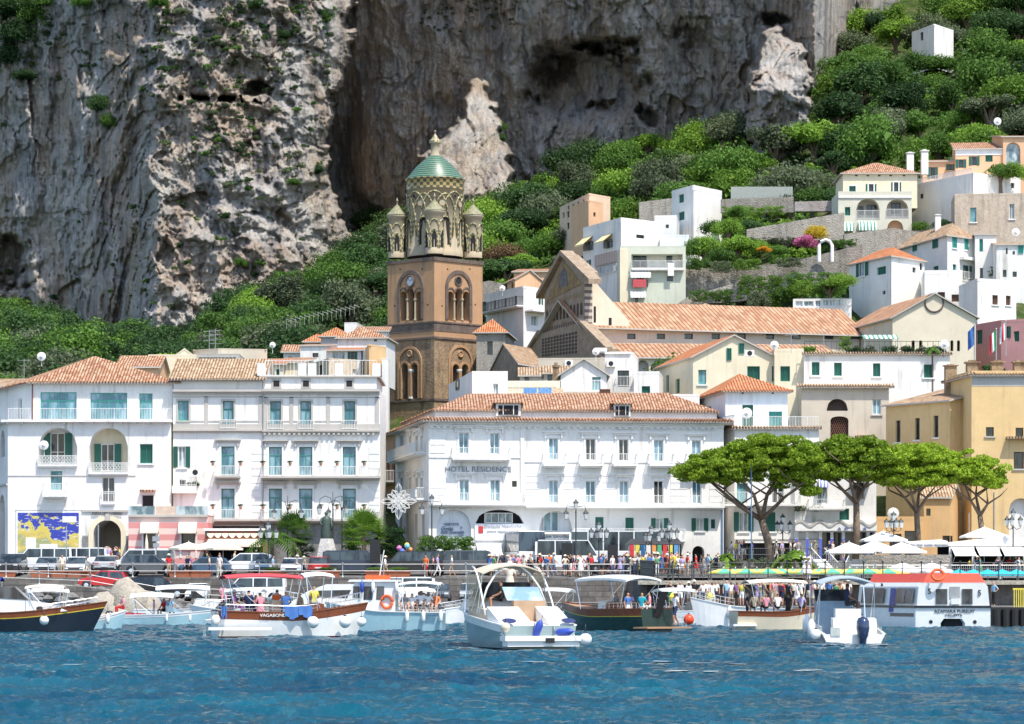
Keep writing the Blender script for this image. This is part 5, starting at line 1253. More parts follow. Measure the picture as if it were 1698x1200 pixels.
house('orange_house', 'low orange house with a dark terrace behind the street lamp right of the shop', [(1453, 261), (1532, 261)], 862, 985, 6, OCHRE, 0, ('flat', .3), [(0, 1475, 885, 1495, 920, 'bl'), (0, 1500, 880, 1525, 925, 'bl')], GB)
# roofs and terraces above the hotel
house('white_rooftop_house', 'white rooftop block with slanting side wall beside the bell tower foot', [(744, 288), (783, 270), (842, 270)], 618, 700, 8, WHITE, 1, ('flat', .15), [(1, 818, 636, 826, 656, 'gl'), (0, 757, 630, 762, 646, 'bl')], GB)
def _t(b): b.F[0].balcony(842, 925, 652, h=1.0, proj=.3, ends=False)
house('rooftop_terrace', 'cream terrace wall with a white railing and blue striped loungers behind the hotel ridge', [(842.5, 272), (928, 272)], 633, 700, 3, CREAM, 0, ('flat', .1), [], GB, 'terrace', more=_t)
house('tiled_cottage', 'little tiled cottage left of the chimney above the hotel', [(862, 292), (906, 292)], 622, 690, 6, BEIGE, 0, ('gx', 1.0, .2, TERRAP), [(0, 870, 625, 877, 632, 'bl')], GB)
c1 = house('tiled_cottage', 'tiled cottage with an open doorway and a tall chimney above the hotel', [(903, 284), (950, 284)], 618, 690, 6, BEIGE, 0, ('gx', .9, .25, TERRAP), [(0, 908, 621, 915, 650, 'bl')], GB)
chimney(c1, 922, 601, 640, 283, .55, TST)
house('white_house', 'white house with a sloping tile roof and a tall green glazed door above the hotel', [(930, 280), (1006, 280)], 622, 690, 9, WHITE, 0, ('gy', 1.6, .3, TERRAP), [(0, 982, 625, 996, 646, 'te')], GB)
def _l4(b): b.F[0].balcony(1022, 1046, 641, h=.95, proj=.4); b.F[0].box(1003, 583, 1046, 587, .15, WTRIM, 'water_pipe')
house('white_house', 'narrow white house with a water tank, an open door and a balcony above the hotel', [(1003, 288), (1051, 286)], 588, 690, 8, WHITE2, 0, ('flat', .2), [(0, 1024, 614, 1043, 641, 'dk')], GB, more=_l4)
house('white_house', 'white cube house with one green window left of the gabled cream house', [(1051, 285), (1093, 284)], 620, 700, 8, WHITE, 0, ('flat', .25), [(0, 1064, 640, 1078, 653, 'gc')], GB)
house('beige_house', 'long beige house with a square fan unit just below the church front', [(893, 304), (1008, 298)], 596, 690, 8, BEIGE, 0, ('flat', .15), [(0, 940, 598, 950, 606, 'bl')], GB)
house('terrace_wall', 'patched wall and railing between the hotel ridge and the cube house', [(928, 271), (1052, 271)], 650, 700, 4, BEIGE, 0, ('flat', .05), [(0, 994, 645, 1012, 652, 'bs')], GB, 'wall', more=lambda b: b.F[0].balcony(928, 1000, 651, h=1.1, proj=.02, ends=False))
house('white_house', 'low white house with a glazed porch right of the white rooftop block', [(1095, 268), (1160, 268)], 657, 720, 6, WHITE2, 0, ('flat', .2), [(0, 1138, 668, 1144, 680, 'bl')], GB)
# right of the tower
house('grey_house', 'grey stone house under a bright orange roof against the right side of the bell tower', [(790, 345), (838, 340)], 551, 640, 10, stone('grey_rubble', (.3, .28, .25), (.42, .39, .35), 1.2), 0, ('hip', 1.7, .4, TERRAO), [(0, 808, 566, 817, 588, 'bl')], GH)
def _m(b): b.F[0].balcony(808, 868, 512, h=1.0, proj=.9, rail=RAILD, slab=WTRIM); b.F[1].box(870, 515, 902, 518, 1.2, WTRIM, 'pergola')
house('white_house', 'white house with laundry on a long iron balcony between the tower and the church', [(806, 366), (868, 356), (910, 360)], 478, 640, 12, WHITE, 1, ('flat', .3), [(0, 835, 494, 840, 512, 'bs'), (0, 852, 490, 857, 511, 'bs'), (1, 893, 487, 900, 505, 'gd'), (1, 881, 524, 892, 540, 'gl'), (0, 818, 497, 822, 512, 'bs')], GH, more=_m)
house('peach_house', 'peach house with two slit windows and a low gable left of the church gable', [(834, 378), (854, 371), (903, 376)], 462, 560, 10, PEACH, 1, ('gx', 1.4, .25, TERRAO), [(0, 837, 470, 841, 482, 'bs'), (0, 847, 468, 851, 482, 'bs')], GH)
house('ochre_house', 'ochre house with an almost flat red roof above the peach gable', [(852, 392), (908, 388)], 450, 520, 8, PEACH, 0, ('shed', 1.2, .3, TERRA), [], GH)
# up the hill, middle
house('peach_villa', 'peach and cream villa with small square windows at the edge of the wood', [(928, 446), (977, 430), (1012, 434)], 323, 430, 9, [plaster('pale_peach', (.74, .55, .40), .3)], 1, ('flat', .25),
  [(0, 933, 352, 936, 361, 'bl'), (0, 941, 341, 944, 348, 'bl'), (0, 949, 338, 952, 345, 'bl'), (0, 957, 334, 960, 342, 'bl'), (0, 966, 330, 969, 339, 'bl'), (0, 940, 350, 944, 361, 'bl'), (0, 940, 369, 944, 380, 'bl')], GH)
house('peach_villa', 'lower peach wing with a slanting porch roof in front of the peach villa', [(948, 432), (976, 425), (1000, 428)], 344, 430, 6, PEACH, 0, ('flat', .2), [(1, 984, 352, 988, 359, 'bl')], GH)
def _k2(b):
 f = b.F[0]; YC = plain('yellow_canvas', (.72, .62, .34)); f.awning(968, 983, 392, 406, 1.3, YC); f.awning(1001, 1016, 388, 401, 1.3, YC); f.box(987, 419, 1025, 437, .12, striped('brown_striped_blind', (.4, .28, .24), (.6, .5, .45), .5), 'striped_blind'); f.hole(987, 438, 1025, 452, 0, .6, GLASSD, 'porch_glass'); f.balcony(987, 1026, 454, h=1.0, proj=.4)
 f.balcony(971, 984, 415, h=1.0, proj=.4, rail=RAILD); f.balcony(1005, 1016, 411, h=1.0, proj=.4, rail=RAILD)
house('white_house', 'white three storey house with two yellow awnings and a brown striped blind', [(967, 394), (1030, 383), (1094, 388)], 368, 520, 12, WHITE, 1, ('flat', .6),
  [(0, 974, 400, 983, 415, 'bl'), (0, 1006, 399, 1016, 411, 'bl'), (0, 973, 431, 980, 446, 'gd'), (1, 1055, 389, 1069, 395, 'bl')], GH, more=_k2)
def _k3(b):
 f = b.F[0]; f.hole(1047, 421, 1132, 444, 0, 2.0, WHITE, 'terrace_wall'); f.inset(1050, 424, 1072, 443, 2.0, 'dk'); f.inset(1105, 422, 1114, 434, 2.0, 'gd'); f.balcony(1047, 1134, 446, h=.95, proj=.7, slab=WTRIM); S2 = striped('striped_canvas', (.8, .8, .78), (.55, .55, .52), .4)
 f.awning(1045, 1079, 449, 460, .8, S2); f.awning(1045, 1070, 482, 493, .8, S2); f.win(1056, 460, 1068, 470, 'bl'); f.win(1106, 458, 1116, 466, 'bl'); f.win(1053, 492, 1058, 508, 'bl'); f.balcony(1048, 1074, 476, h=.8, proj=.7, rail=RAILD)
 f.box(1049, 464, 1071, 477, .74, plain('red_cloth', (.5, .08, .09)), 'hanging_cloth', inset=-.71); f.box(1107, 437, 1117, 458, .74, WHITEF, 'hanging_sheet', inset=-.71); f.box(1028, 412, 1041, 560, .1, CREAM, 'pale_strip')
house('grey_green_house', 'pale green house with a deep white terrace, a red cloth and striped awnings', [(1028, 372), (1137, 372)], 409, 560, 11, plaster('pale_green_plaster', (.60, .63, .52), .4), 0, ('flat', .1), [], GH, more=_k3)
house('white_house', 'tall plain white house with two dark green windows above the terraces', [(1114, 412), (1150, 406), (1197, 412)], 315, 430, 9, WHITE, 1, ('flat', .7), [(0, 1125, 322, 1134, 336), (0, 1125, 351, 1135, 365)], GH)
house('white_house', 'low white house behind the yellow awnings with a red edged terrace', [(1085, 400), (1122, 398)], 362, 430, 9, WHITE2, 0, ('flat', .4), [(0, 1104, 372, 1109, 378, 'bl')], GH)
house('white_house', 'low white annex above the deep terrace of the pale green house', [(1094, 386), (1142, 384)], 392, 440, 8, BLUEWHITE, 0, ('flat', .2), [], GH)
# villas on the right
GSTR = striped('green_striped_canvas', (.78, .8, .78), (.10, .28, .2), .45)
def _v(b):
 f = b.F[0]; f.hole(1419.5, 329, 1459, 363, 'round', 1.8, GREYPL, 'loggia_wall'); f.hole(1469, 330, 1507, 361, 'round', 1.8, GREYPL, 'loggia_wall')
 f.inset(1424, 342, 1432, 356, 1.8, 'dk'); f.inset(1437, 340, 1453, 356, 1.8, 'gd'); f.inset(1478, 337, 1493, 354, 1.8, 'gd'); f.balcony(1420, 1459, 363, h=1.1, proj=.1); f.balcony(1469, 1507, 361, h=1.1, proj=.1)
 f.awning(1392.5, 1415, 369, 383, 1.1, GSTR); f.awning(1423, 1452, 367, 382, 1.1, GSTR); f.win(1401, 343, 1410, 357, 'gc'); f.win(1434, 382, 1446, 392, 'bl'); f.hole(1471, 365, 1498, 400, 'round', .8, PEACH, 'arch_infill'); f.band(325, 328, .15, WTRIM)
house('cream_villa', 'lower floor of the cream villa with two arched loggias and green striped awnings', [(1390, 392), (1512, 392)], 326, 410, 8, plaster('grey_cream_plaster', (.62, .60, .50), .3), 0, ('flat', .7), [], GH, more=_v)
def _v2(b):
 f = b.F[0]
 for r_ in ((1408, 308, 1419, 330), (1436, 305, 1453, 328), (1478, 302, 1494, 326)): f.win(*r_, 'gd' if r_[0] > 1420 else 'gc', trim=WTRIM)
 for px in (1418, 1437, 1456, 1475, 1497): f.box(px, 290, px + 4, 292, .03, DARK, 'vent_hole')
 chimney(b, 1509, 252, 262, 398, .9, WHITE); chimney(b, 1533, 248, 262, 398, .9, WHITE)
house('cream_villa', 'upper floor of the cream villa with three shuttered windows and a clay tile roof', [(1398, 395), (1521, 395)], 287, 345, 9, CREAM, 0, ('hip', 2.0, .4, TERRA), [], GH, more=_v2)
house('orange_villa', 'left wing of the orange villa with paired dark shutters', [(1530, 402), (1586, 400)], 267, 320, 8, PEACH, 0, ('shed', 1.3, .3, TERRA), [(0, 1538, 277, 1555, 296, 'gd'), (0, 1569, 272, 1584, 282, 'gd')], GH)
def _o(b): b.F[0].band(247, 257, .06, WTRIM)
house('orange_villa', 'middle wing of the orange villa with white frieze and tile roof', [(1584.4, 399), (1663, 398)], 247, 320, 9, PEACH, 0, ('shed', 2.2, .3, TERRA), [(0, 1585, 264, 1602, 278, 'gd'), (0, 1607, 259, 1624, 274, 'gd'), (0, 1634, 253, 1646, 268, 'gc')], GH, more=_o)
def _o2(b): b.F[0].hole(1668, 236, 1692, 275, 'round', .5, GLASS, 'arched_window')
house('orange_villa', 'right wing of the orange villa with a big arched window', [(1663.4, 398), (1730, 398)], 226, 320, 9, PEACH, 0, ('shed', 1.5, .3, TERRA), [], GH, more=_o2)
def _w(b): b.F[1].win(1676, 303, 1682, 312, 'bl'); b.F[0].balcony(1512, 1613, 300, h=.9, proj=.05, ends=False); b.F[0].win(1525, 321, 1531, 329, 'bl'); b.F[0].win(1591, 322, 1597, 328, 'bl')
house('white_terrace_house', 'long white terrace block below the orange villa', [(1511, 402), (1614, 390), (1692, 394)], 290, 400, 10, WHITE, 1, ('flat', .3), [], GH, more=_w)
house('old_beige_house', 'old stained stone house with two white framed windows at the right edge', [(1583, 384), (1760, 376)], 325, 450, 8, stone('old_plaster', (.46, .38, .30), (.56, .48, .39), .5, .5, .05), 0, ('flat', .3),
  [(0, 1609, 344, 1619, 368, 'te', 1), (0, 1674, 338, 1682, 363, 'gl', 1)], GH)
def _k8(b): b.F[1].box(1591, 428, 1634, 433, .7, WTRIM, 'door_canopy'); b.F[1].balcony(1596, 1612, 463, h=.9, proj=.3); chimney(b, 1555, 355, 364, 380, .7, WHITE)
house('white_house', 'big white house under a pale hipped tile roof with many green shutters', [(1468, 392), (1571, 372), (1617, 376)], 390, 520, 12, WHITE, 1, ('hip', 2.1, .4, TERRAP),
  [(0, 1514, 402, 1521, 416), (0, 1547, 394, 1556, 411), (0, 1547, 441, 1556, 450), (1, 1579, 390, 1586, 411, 'tc', 1), (1, 1599, 393, 1605, 414, 'tc', 1), (1, 1580, 438, 1586, 454, 'tc'), (1, 1597, 440, 1611, 463, 'gd')], GH, more=_k8)
house('white_house', 'white house with a bright orange roof and one open shuttered window, below the cream villa', [(1408, 372), (1478, 362), (1533, 368)], 424, 580, 10, WHITE, 1, ('hip', 1.8, .35, TERRAO),
  [(0, 1420, 434, 1440, 458, 'go', 1), (0, 1454, 442, 1469, 455), (1, 1513, 443, 1519, 452, 'bl'), (1, 1525, 436, 1530, 448, 'bl'), (0, 1463, 482, 1468, 488, 'bl')], GH)
house('white_house', 'white house wing with a green blind right of the big hipped roof', [(1617, 374), (1652, 372)], 388, 520, 9, WHITE, 0, ('shed', .6, .2, TERRAP), [(0, 1624, 396, 1630, 417, 'tc'), (0, 1625, 444, 1630, 461, 'bl')], GH)
house('white_house', 'white house with a blue framed window at the right edge above the white box house', [(1652, 368), (1740, 364)], 405, 520, 9, WHITE2, 0, ('shed', 1.3, .25, TERRAP), [(0, 1668, 411, 1671, 421, 'bl'), (0, 1679, 416, 1683, 422, 'bl'), (0, 1688, 404, 1697, 420, 'tc'), (0, 1663, 447, 1669, 459, 'bl'), (0, 1679, 450, 1686, 459, 'bl')], GH)
house('white_house', 'white terrace house with washing line and dish between the orange roof and the box house', [(1533, 358), (1590, 355)], 455, 560, 9, WHITE, 0, ('flat', .5), [(0, 1555, 484, 1567, 494, 'bs'), (0, 1578, 488, 1590, 500, 'bs')], GH)
house('white_box_house', 'plain white box house with two brown shutters above the pink building', [(1590, 356), (1621, 347), (1685, 350)], 466, 600, 10, WHITE, 1, ('flat', .35), [(1, 1645.5, 489, 1655, 505, 'bs', 1), (1, 1668, 490, 1676, 506, 'bs', 1)], GH)
house('glazed_pavilion', 'low white pavilion with a band of dark windows above the nave roof', [(1315, 360), (1412, 358)], 497, 560, 6, WHITE, 0, ('flat', .12), [(0, 1319, 499, 1331, 508, 'gl'), (0, 1333, 499, 1349, 508, 'gl'), (0, 1352, 498, 1361, 508, 'gl'), (0, 1364, 497, 1374, 507, 'gl'), (0, 1376, 497, 1385, 507, 'gl'), (0, 1388, 496, 1394, 506, 'gl')], GH, 'pavilion')
house('tiled_house', 'flat clay tile roof peeping over the nave ridge', [(1122, 366), (1185, 362), (1216, 368)], 513, 560, 8, BEIGE, 1, ('hip', 1.3, .3, TERRAP), [], GH)
house('pink_house', 'deep pink building with dark green shutters at the right edge under the flags', [(1614, 338), (1660, 332), (1760, 328)], 535, 680, 10, PINK, 1, ('flat', .3), [(0, 1619, 547, 1629, 570, 'gc'), (1, 1662, 541, 1676, 560, 'gd'), (1, 1681, 549, 1690, 566, 'gc')], GH)
house('hut', 'lone small white hut high in the trees on the right slope', [(1512, 528), (1549, 520), (1581, 526)], 42, 112, 6, WHITE, 1, ('flat', .3), [(0, 1526, 53, 1531, 67, 'bl')], GH, 'hut')
# left, behind the front row
house('cream_house', 'cream house with a rounded clay roof behind the tile roofed palazzo', [(246, 300), (328, 300)], 590, 660, 8, CREAM, 0, ('flat', .15), [(0, 256, 603, 262, 607, 'bl')], GB)
house('tiled_house', 'narrow clay tiled roof behind the hip roofed white house', [(196, 292), (262, 292)], 608, 660, 8, PEACH, 0, ('gx', 1.4, .3, TERRA), [], GB)
house('tiled_lantern', 'small arched clay tiled roof above the cream house', [(290, 303), (322, 303)], 590, 640, 4, CREAM, 0, ('gy', .8, .1, TERRA), [], GB)
house('flat_house', 'flat roofed house with a row of ten white framed windows behind the palazzo', [(326, 298), (397, 298)], 588, 660, 9, GREYPL, 0, ('flat', .1), [(0, 330 + k * 6.2, 592, 335.4 + k * 6.2, 607, 'gl') for k in range(10)], GB)
house('flat_house', 'flat roofed cream house carrying aerials above the row of windows', [(320, 306), (362, 304), (443, 305)], 579, 660, 8, plaster('grey_cream2', (.55, .50, .40), .5), 1, ('flat', .1), [(1, 408, 606, 420, 613, 'bl')], GB)
house('ochre_house', 'tall ochre house beside the bell tower with an open window', [(598, 312), (612, 300), (640, 303)], 573, 760, 9, plaster('warm_ochre', (.68, .46, .24), .4), 1, ('flat', .15), [(0, 602, 580, 606, 598, 'gl'), (1, 618, 607, 626, 610, 'bl')], GB)
house('veranda_house', 'house with a glazed veranda under a thin red roof left of the ochre house', [(541, 308), (599, 302)], 580, 660, 8, WHITE2, 0, ('shed', .9, .4, TERRAO), [(0, 551, 576 + 6, 572, 598, 'gl'), (0, 577, 583, 592, 596, 'gd')], GB)
house('stone_house', 'weathered stone house with barred windows behind the palazzo roof terrace', [(497, 304), (545, 292), (592, 294)], 596, 680, 8, stone('weathered_plaster', (.52, .42, .30), (.62, .52, .4), .8, .5, .05), 1, ('flat', .15), [(0, 528, 605, 536, 622, 'bl'), (1, 585, 612, 598 - 7, 624, 'gl'), (0, 510, 607, 515, 614, 'bl')], GB)
house('white_house', 'white house with a striped terrace at the left of the stacked roofs', [(498, 314), (541, 310)], 572, 660, 6, WHITE, 0, ('shed', .6, .2, TERRA), [(0, 518, 585, 528, 592, 'bl')], GB)
house('tiled_house', 'bright orange tiled roof at the top of the stacked houses', [(532, 330), (576, 326)], 557, 640, 7, GREYPL, 0, ('hip', 1.1, .3, TERRAO), [], GB)
house('tiled_house', 'faded tile roof stepping down toward the bell tower', [(560, 322), (640, 318)], 560, 640, 7, WHITE, 0, ('hip', 1.4, .3, TERRA), [(0, 620, 562, 625, 566, 'bl')], GB)
house('tiled_house', 'low tiled house end behind the left of the palazzo terrace', [(458, 302), (500, 300)], 600, 660, 7, CREAM, 0, ('shed', 1.0, .3, TERRA), [], GB)
house('white_wall_house', 'blank white gable wall among the terraced vines', [(571, 352), (592, 351)], 536, 600, 5, WHITE, 0, ('flat', .1), [], GB)
house('white_house', 'white house seen past the left side of the hip roofed house', [(-40, 285), (38, 283)], 640, 985, 9, WHITE2, 0, ('gx', 1.0, .3, TERRAP), [(0, 3, 655, 12, 680, 'bl')], GB)
house('old_house', 'narrow ruined white wall squeezed between the palazzo and the bell tower', [(633, 300), (644, 300)], 596, 985, 3, WHITE2, 0, ('flat', .1), [], GB)
for i, (a_, D, y, m_, lb) in enumerate([((432, 470), 300, 603, CREAM, 'low cream roofed shed behind the palazzo terrace railing'), ((470, 500), 318, 583, WHITE2, 'small white house left of the striped terrace'), ((505, 545), 334, 566, PEACH, 'peach house end under the vine trellis'), ((592, 642), 340, 548, WHITE, 'white house with a red gable just left of the bell tower'), ((555, 590), 315, 590, BEIGE, 'beige house corner over the glazed veranda')]):
 house('small_house', lb, [(a_[0], D), (a_[1], D)], y, y + 70, 6, m_, 0, (('shed', 'gx', 'hip')[i % 3], 1.0, .3, (TERRAO, TERRA)[i % 2]), [(0, a_[0] + 8, y + 8, a_[0] + 14, y + 18, 'bl'), (0, a_[1] - 12, y + 9, a_[1] - 6, y + 19, 'gc')], GB)
# ---------------------------------------------------------------- terraces on the slope
MAS = stone('terrace_masonry', (.27, .25, .22), (.42, .39, .34), 1.1, .6, .5); MAS2 = stone('pale_terrace_masonry', (.38, .35, .30), (.54, .50, .44), 1.1, .5, .5)
def twall(label, pts, D, mat, th=1.2, name='retaining_wall', group='terrace walls on the slope'):
 o = P(pts[0][0], max(p[1] for p in pts), D); e_ = [P(px, py, D) - o for px, py in pts]; b = MB(); b.prism([tuple(v) for v in e_], (0, th, 0))
 x = b.build(name, mat); x.location = o; return tag(x, label, 'wall', group)
twall('high grey terrace wall running from the pale green house to the villas', [(1136, 505), (1136, 440), (1200, 446), (1300, 436), (1430, 405), (1430, 460), (1300, 490), (1220, 500)], 374, MAS)
twall('pale low terrace wall under the green trees', [(1238, 398), (1238, 380), (1400, 352), (1400, 398)], 390.4, MAS2)
twall('mauve grey parapet wall left of the cream villa', [(1318, 350), (1318, 334), (1395, 332), (1395, 350)], 402, stone('mauve_render', (.34, .30, .29), (.42, .38, .36), .6))
twall('rough grey wall under the netted vineyard', [(1196, 352), (1196, 330), (1316, 326), (1316, 352)], 408, MAS)
twall('broken stone wall behind the tall plain white house', [(1060, 372), (1060, 335), (1116, 328), (1116, 372)], 422, MAS2)
twall('curved stone wall over the nave roof', [(1100, 520), (1140, 492), (1215, 470), (1215, 478), (1150, 500), (1125, 520)], 368, MAS2)
twall('stone wall under the old stained house', [(1400, 430), (1400, 388), (1480, 378), (1600, 395), (1600, 430)], 388, MAS2)
twall('stone wall behind the laundry house by the tower', [(796, 500), (796, 468), (812, 465), (834, 470), (834, 500)], 372, MAS)
b = MB(); b.box(0, 0, 0, 8.4, .1, 1.7); o = b.build('vine_net', plain('grey_net', (.3, .33, .3))); o.location = P(1212, 330, 410); tag(o, 'grey green netting fence over the rough wall left of the mauve parapet', 'fence')
for px, c_, w_ in ((868, (.12, .3, .6), 'left blue striped'), (893, (.14, .32, .62), 'middle blue striped'), (912, (.7, .5, .35), 'right peach')): b = MB(); [b.box(k * .3, -.02 * (k % 2), 0, k * .3 + .29, .02, .55) for k in range(4)]; o = b.build('towel', plain('towel_' + w_.split()[0], c_, .9, var=.5, scale=6), loc=P(px, 653, 271)); tag(o, w_ + ' towel on the white terrace railing behind the hotel ridge', 'towel', 'towels on the roof terrace')
o = MB(); o.tube([(-.8, 0, 0), (-.8, 0, 2), (-.55, 0, 2.5), (0, 0, 2.75), (.55, 0, 2.5), (.8, 0, 2), (.8, 0, 0)], .22, 6); o = o.build('niche_arch', WTRIM); o.location = P(1369, 434, 372.5); tag(o, 'white arched niche on the terrace wall below the cream villa', 'niche')
GT = 'garden trees on the terraces'
for px, r, w_ in ((1516, 2.9, 'left'), (1546, 3.2, 'middle'), (1574, 2.8, 'right')): tree(px, 513, r, 'mid', 0, f'{w_} leafy bush hiding the foot of the lone hut', 'bushes at the hut', 'bush', ZW(122, 513))
for px, D, r, k, s_, lb in [(1222, 398, 1.9, 'mid', 1, 'round clipped tree above the pale terrace wall'), (1185, 396, 2.1, 'mid', 3, 'flat topped tree beside the tall plain white house'), (1243, 394, 1.9, 'dark', 3, 'dark flat tree in front of the pale terrace wall'), (1208, 390, 2.2, 'bright', 0, 'bright bush under the flat topped trees'),
       (1335, 386, 1.9, 'pinkf', 1, 'pink bougainvillea in bloom'), (1354, 387, 1.8, 'yelf', 0, 'golden yellow flowering bush beside the pink one'), (1266, 380, 1.1, 'orgf', 1, 'small orange flowering bush on the wall top'), (1168, 384, 2.6, 'bright', 0, 'bright green tree over the deep terrace'), (1150, 383, 1.8, 'mid', 2, 'green tree touching the pale green house'),
       (1225, 384, 2.4, 'bright', 1, 'bright citrus tree above the grey wall'), (1195, 382, 2.0, 'mid', 3, 'leafy tree above the grey wall'), (1250, 383, 2.0, 'bright', 3, 'second citrus tree above the grey wall'), (1290, 384, 1.6, 'mid', 0, 'low tree at the middle of the terrace'), (1310, 412, 2.6, 'dark', 1, 'dark round tree behind the mauve parapet'), (1345, 412, 3.0, 'mid', 3, 'wide dark green tree behind the mauve parapet'), (1378, 412, 2.6, 'dark', 3, 'dark round tree beside the cream villa'),
       (1330, 362, 2.0, 'bright', 0, 'bright tree under the grey wall'), (1375, 360, 2.2, 'mid', 1, 'mid green tree under the grey wall'), (1300, 364, 2.0, 'mid', 2, 'leafy tree over the nave ridge'), (1395, 358, 2.0, 'bright', 3, 'bright tree left of the orange roofed white house'), (1260, 364, 1.8, 'olive', 2, 'grey green tree over the nave ridge'),
       (1660, 392, 2.2, 'mid', 1, 'leafy tree on the white terrace under the orange villa'), (1686, 391, 1.8, 'bright', 2, 'bright tree before the arched villa window'), (1525, 392, 1.4, 'mid', 0, 'small tree beside the hipped roof'), (1566, 386, 1.5, 'dark', 1, 'dark shrub behind the hipped roof')]:
 if k not in LM_:
  cc_ = {'pinkf': ((.35, .06, .16), (.65, .22, .38)), 'yelf': ((.3, .2, .02), (.6, .45, .04)), 'orgf': ((.45, .2, .01), (.7, .35, .03))}[k]; m_ = leaf(k, *cc_); CROWNS[k, s_] = quads_mesh('crown_leaves', np.concatenate([CLOUDS[s_], CORE]), m_)
 gy = {1222: 350, 1185: 378, 1243: 376, 1208: 385, 1335: 400, 1354: 386, 1266: 412, 1168: 418, 1150: 412, 1225: 412, 1195: 425, 1250: 408, 1290: 415, 1310: 340, 1345: 338, 1378: 336, 1330: 478, 1375: 480, 1300: 490, 1395: 465, 1260: 500, 1660: 290, 1686: 285, 1525: 375, 1566: 372}[px]
 tree(px, D, r * .9, k, s_, lb, GT, 'bush' if r < 2.15 else 'tree', ZW(gy, D) - r * .55)
# ---------------------------------------------------------------- quays
QST = masonry('quay_stone', (.13, .12, .11), (.20, .185, .17), (.08, .08, .08), 1.1, .45); QTOP = stone('quay_paving', (.22, .21, .20), (.32, .31, .29), 1.0, .1, .03); CONC = stone('pale_concrete', (.33, .295, .24), (.46, .42, .35), .8, .3)
LQ = lambda px: float(np.interp(px, [-300, 60, 150, 250, 320, 2000], [3.1, 2.85, 2.55, 1.75, 1.4, 1.4]))
def strip(name, px0, px1, D0, D1, zf, n=40, mats=None, kind='structure', down=-1.2):
 b = MB()
 for k in range(n):
  a_, c_ = px0 + (px1 - px0) * k / n, px0 + (px1 - px0) * (k + 1) / n; za, zc = zf(a_), zf(c_)
  p = [Vector((XW(a_, D0), D0, za)), Vector((XW(c_, D0), D0, zc)), Vector((XW(c_, D0) * 1.0, D1, zc)), Vector((XW(a_, D0), D1, za))]
  b.poly(p, 0); b.poly([(p[0].x, D0, down), (p[1].x, D0, down), p[1], p[0]], 1)
 x0, x1 = XW(px0, D0), XW(px1, D0)
 b.poly([(x0, D1, down), (x0, D0, down), (x0, D0, zf(px0)), (x0, D1, zf(px0))], 1); b.poly([(x1, D0, down), (x1, D1, down), (x1, D1, zf(px1)), (x1, D0, zf(px1))], 1)
 return tag(b.build(name, mats or [QTOP, QST]), kind=kind)
strip('promenade_edge', -400, 1100, 238.0, 238.6, lambda p: 3.34, 10); strip('lower_quay', -400, 1100, 228.5, 238.0, LQ, 60)
strip('pier', 1072, 2000, 207, 214.4, lambda p: 1.25, 10); strip('promenade_deck', 1062, 2000, 214.4, 242, lambda p: 3.05, 10, [QTOP, stone('dark_quay_wall', (.10, .09, .085), (.16, .15, .14), 1)])
b = MB(); b.box(XW(1058, 213.4), 213.4, 2.75, XW(1990, 213.4), 214.38, 3.052); tag(b.build('deck_edge', CONC), kind='structure')
b = MB(); b.box(XW(1074, 214.3), 214.2, 1.3, XW(1105, 214.3), 214.395, 2.7); o = b.build('cellar_opening', DARK); tag(o, 'dark square opening in the quay wall beside the bathers', 'opening')
def rail(label, pts, mat, h=1.05, post=2.4, bars=2, balls=True, knob=False, name='railing', pickets=0):
 """pts: world points along the foot"""
 o0 = Vector(pts[0]); e = empty(name, o0, label, 'railing'); b = MB()
 for a_, c_ in zip(pts[:-1], pts[1:]):
  a_, c_ = Vector(a_) - o0, Vector(c_) - o0
  for k in range(bars): z = h * (1 - k / bars) if bars > 1 else h; b.tube([a_ + Vector((0, 0, z)), c_ + Vector((0, 0, z))], .028, 5)
  if pickets:
   n = int((c_ - a_).length / pickets)
   for k in range(n): p = a_.lerp(c_, k / n); b.box(p.x - .012, p.y - .012, p.z + .08, p.x + .012, p.y + .012, p.z + h)
 b.build('rails', mat, e); pm = MB(); pm.lathe([(.09, 0), (.09, .08), (.045, .14), (.04, h * .5), (.06, h * .52), (.04, h * .56), (.035, h), (.07, h + .02), (.075, h + .10), (0, h + .15)], 8); me = pm.mesh('post', mat); cnt = 0
 for a_, c_ in zip(pts[:-1], pts[1:]):
  a_, c_ = Vector(a_) - o0, Vector(c_) - o0; n = max(1, round((c_ - a_).length / post))
  for k in range(n + 1):
   if cnt < 98: mobj('post', me, e, a_.lerp(c_, k / n)); cnt += 1
 return e
rail('grey two bar railing along the promenade above the cars and planters', [(XW(px, 238.2), 238.2, 3.34) for px in (-60, 500, 1045)], METAL, 1.05, 3.2)
rail('dark railing with round knobs along the deck above the bathers', [(XW(1062, 238), 238, 3.34), (XW(1084, 213.7), 213.7, 3.05), (XW(1400, 213.7), 213.7, 3.05), (XW(1720, 213.7), 213.7, 3.05)], RAILD, 1.25, 1.35, 3)
rail('thin railing along the ramp behind the red car', [(XW(-20, 229), 229, 2.9), (XW(150, 229), 229, 2.6), (XW(260, 229), 229, 1.7), (XW(420, 229), 229, 1.4)], METAL, .9, 3.6)
rail('picket railing of the raised terrace under the tallest pine', [(XW(1205, 247), 247, 4.75), (XW(1395, 247), 247, 4.75)], RAILD, 1.0, 2.0, 2, pickets=.16)
rail('picket railing before the deck restaurant', [(XW(1410, 236.8), 236.8, 3.2), (XW(1700, 236.8), 236.8, 3.2)], METAL, 1.1, 2.0, 2, pickets=.16)
rail('dense iron railing at the bend of the promenade', [(XW(1040, 240), 240, 3.6), (XW(1125, 236), 236, 3.1), (XW(1200, 236), 236, 3.1)], RAILD, 1.1, 1.2, 3, pickets=.2)
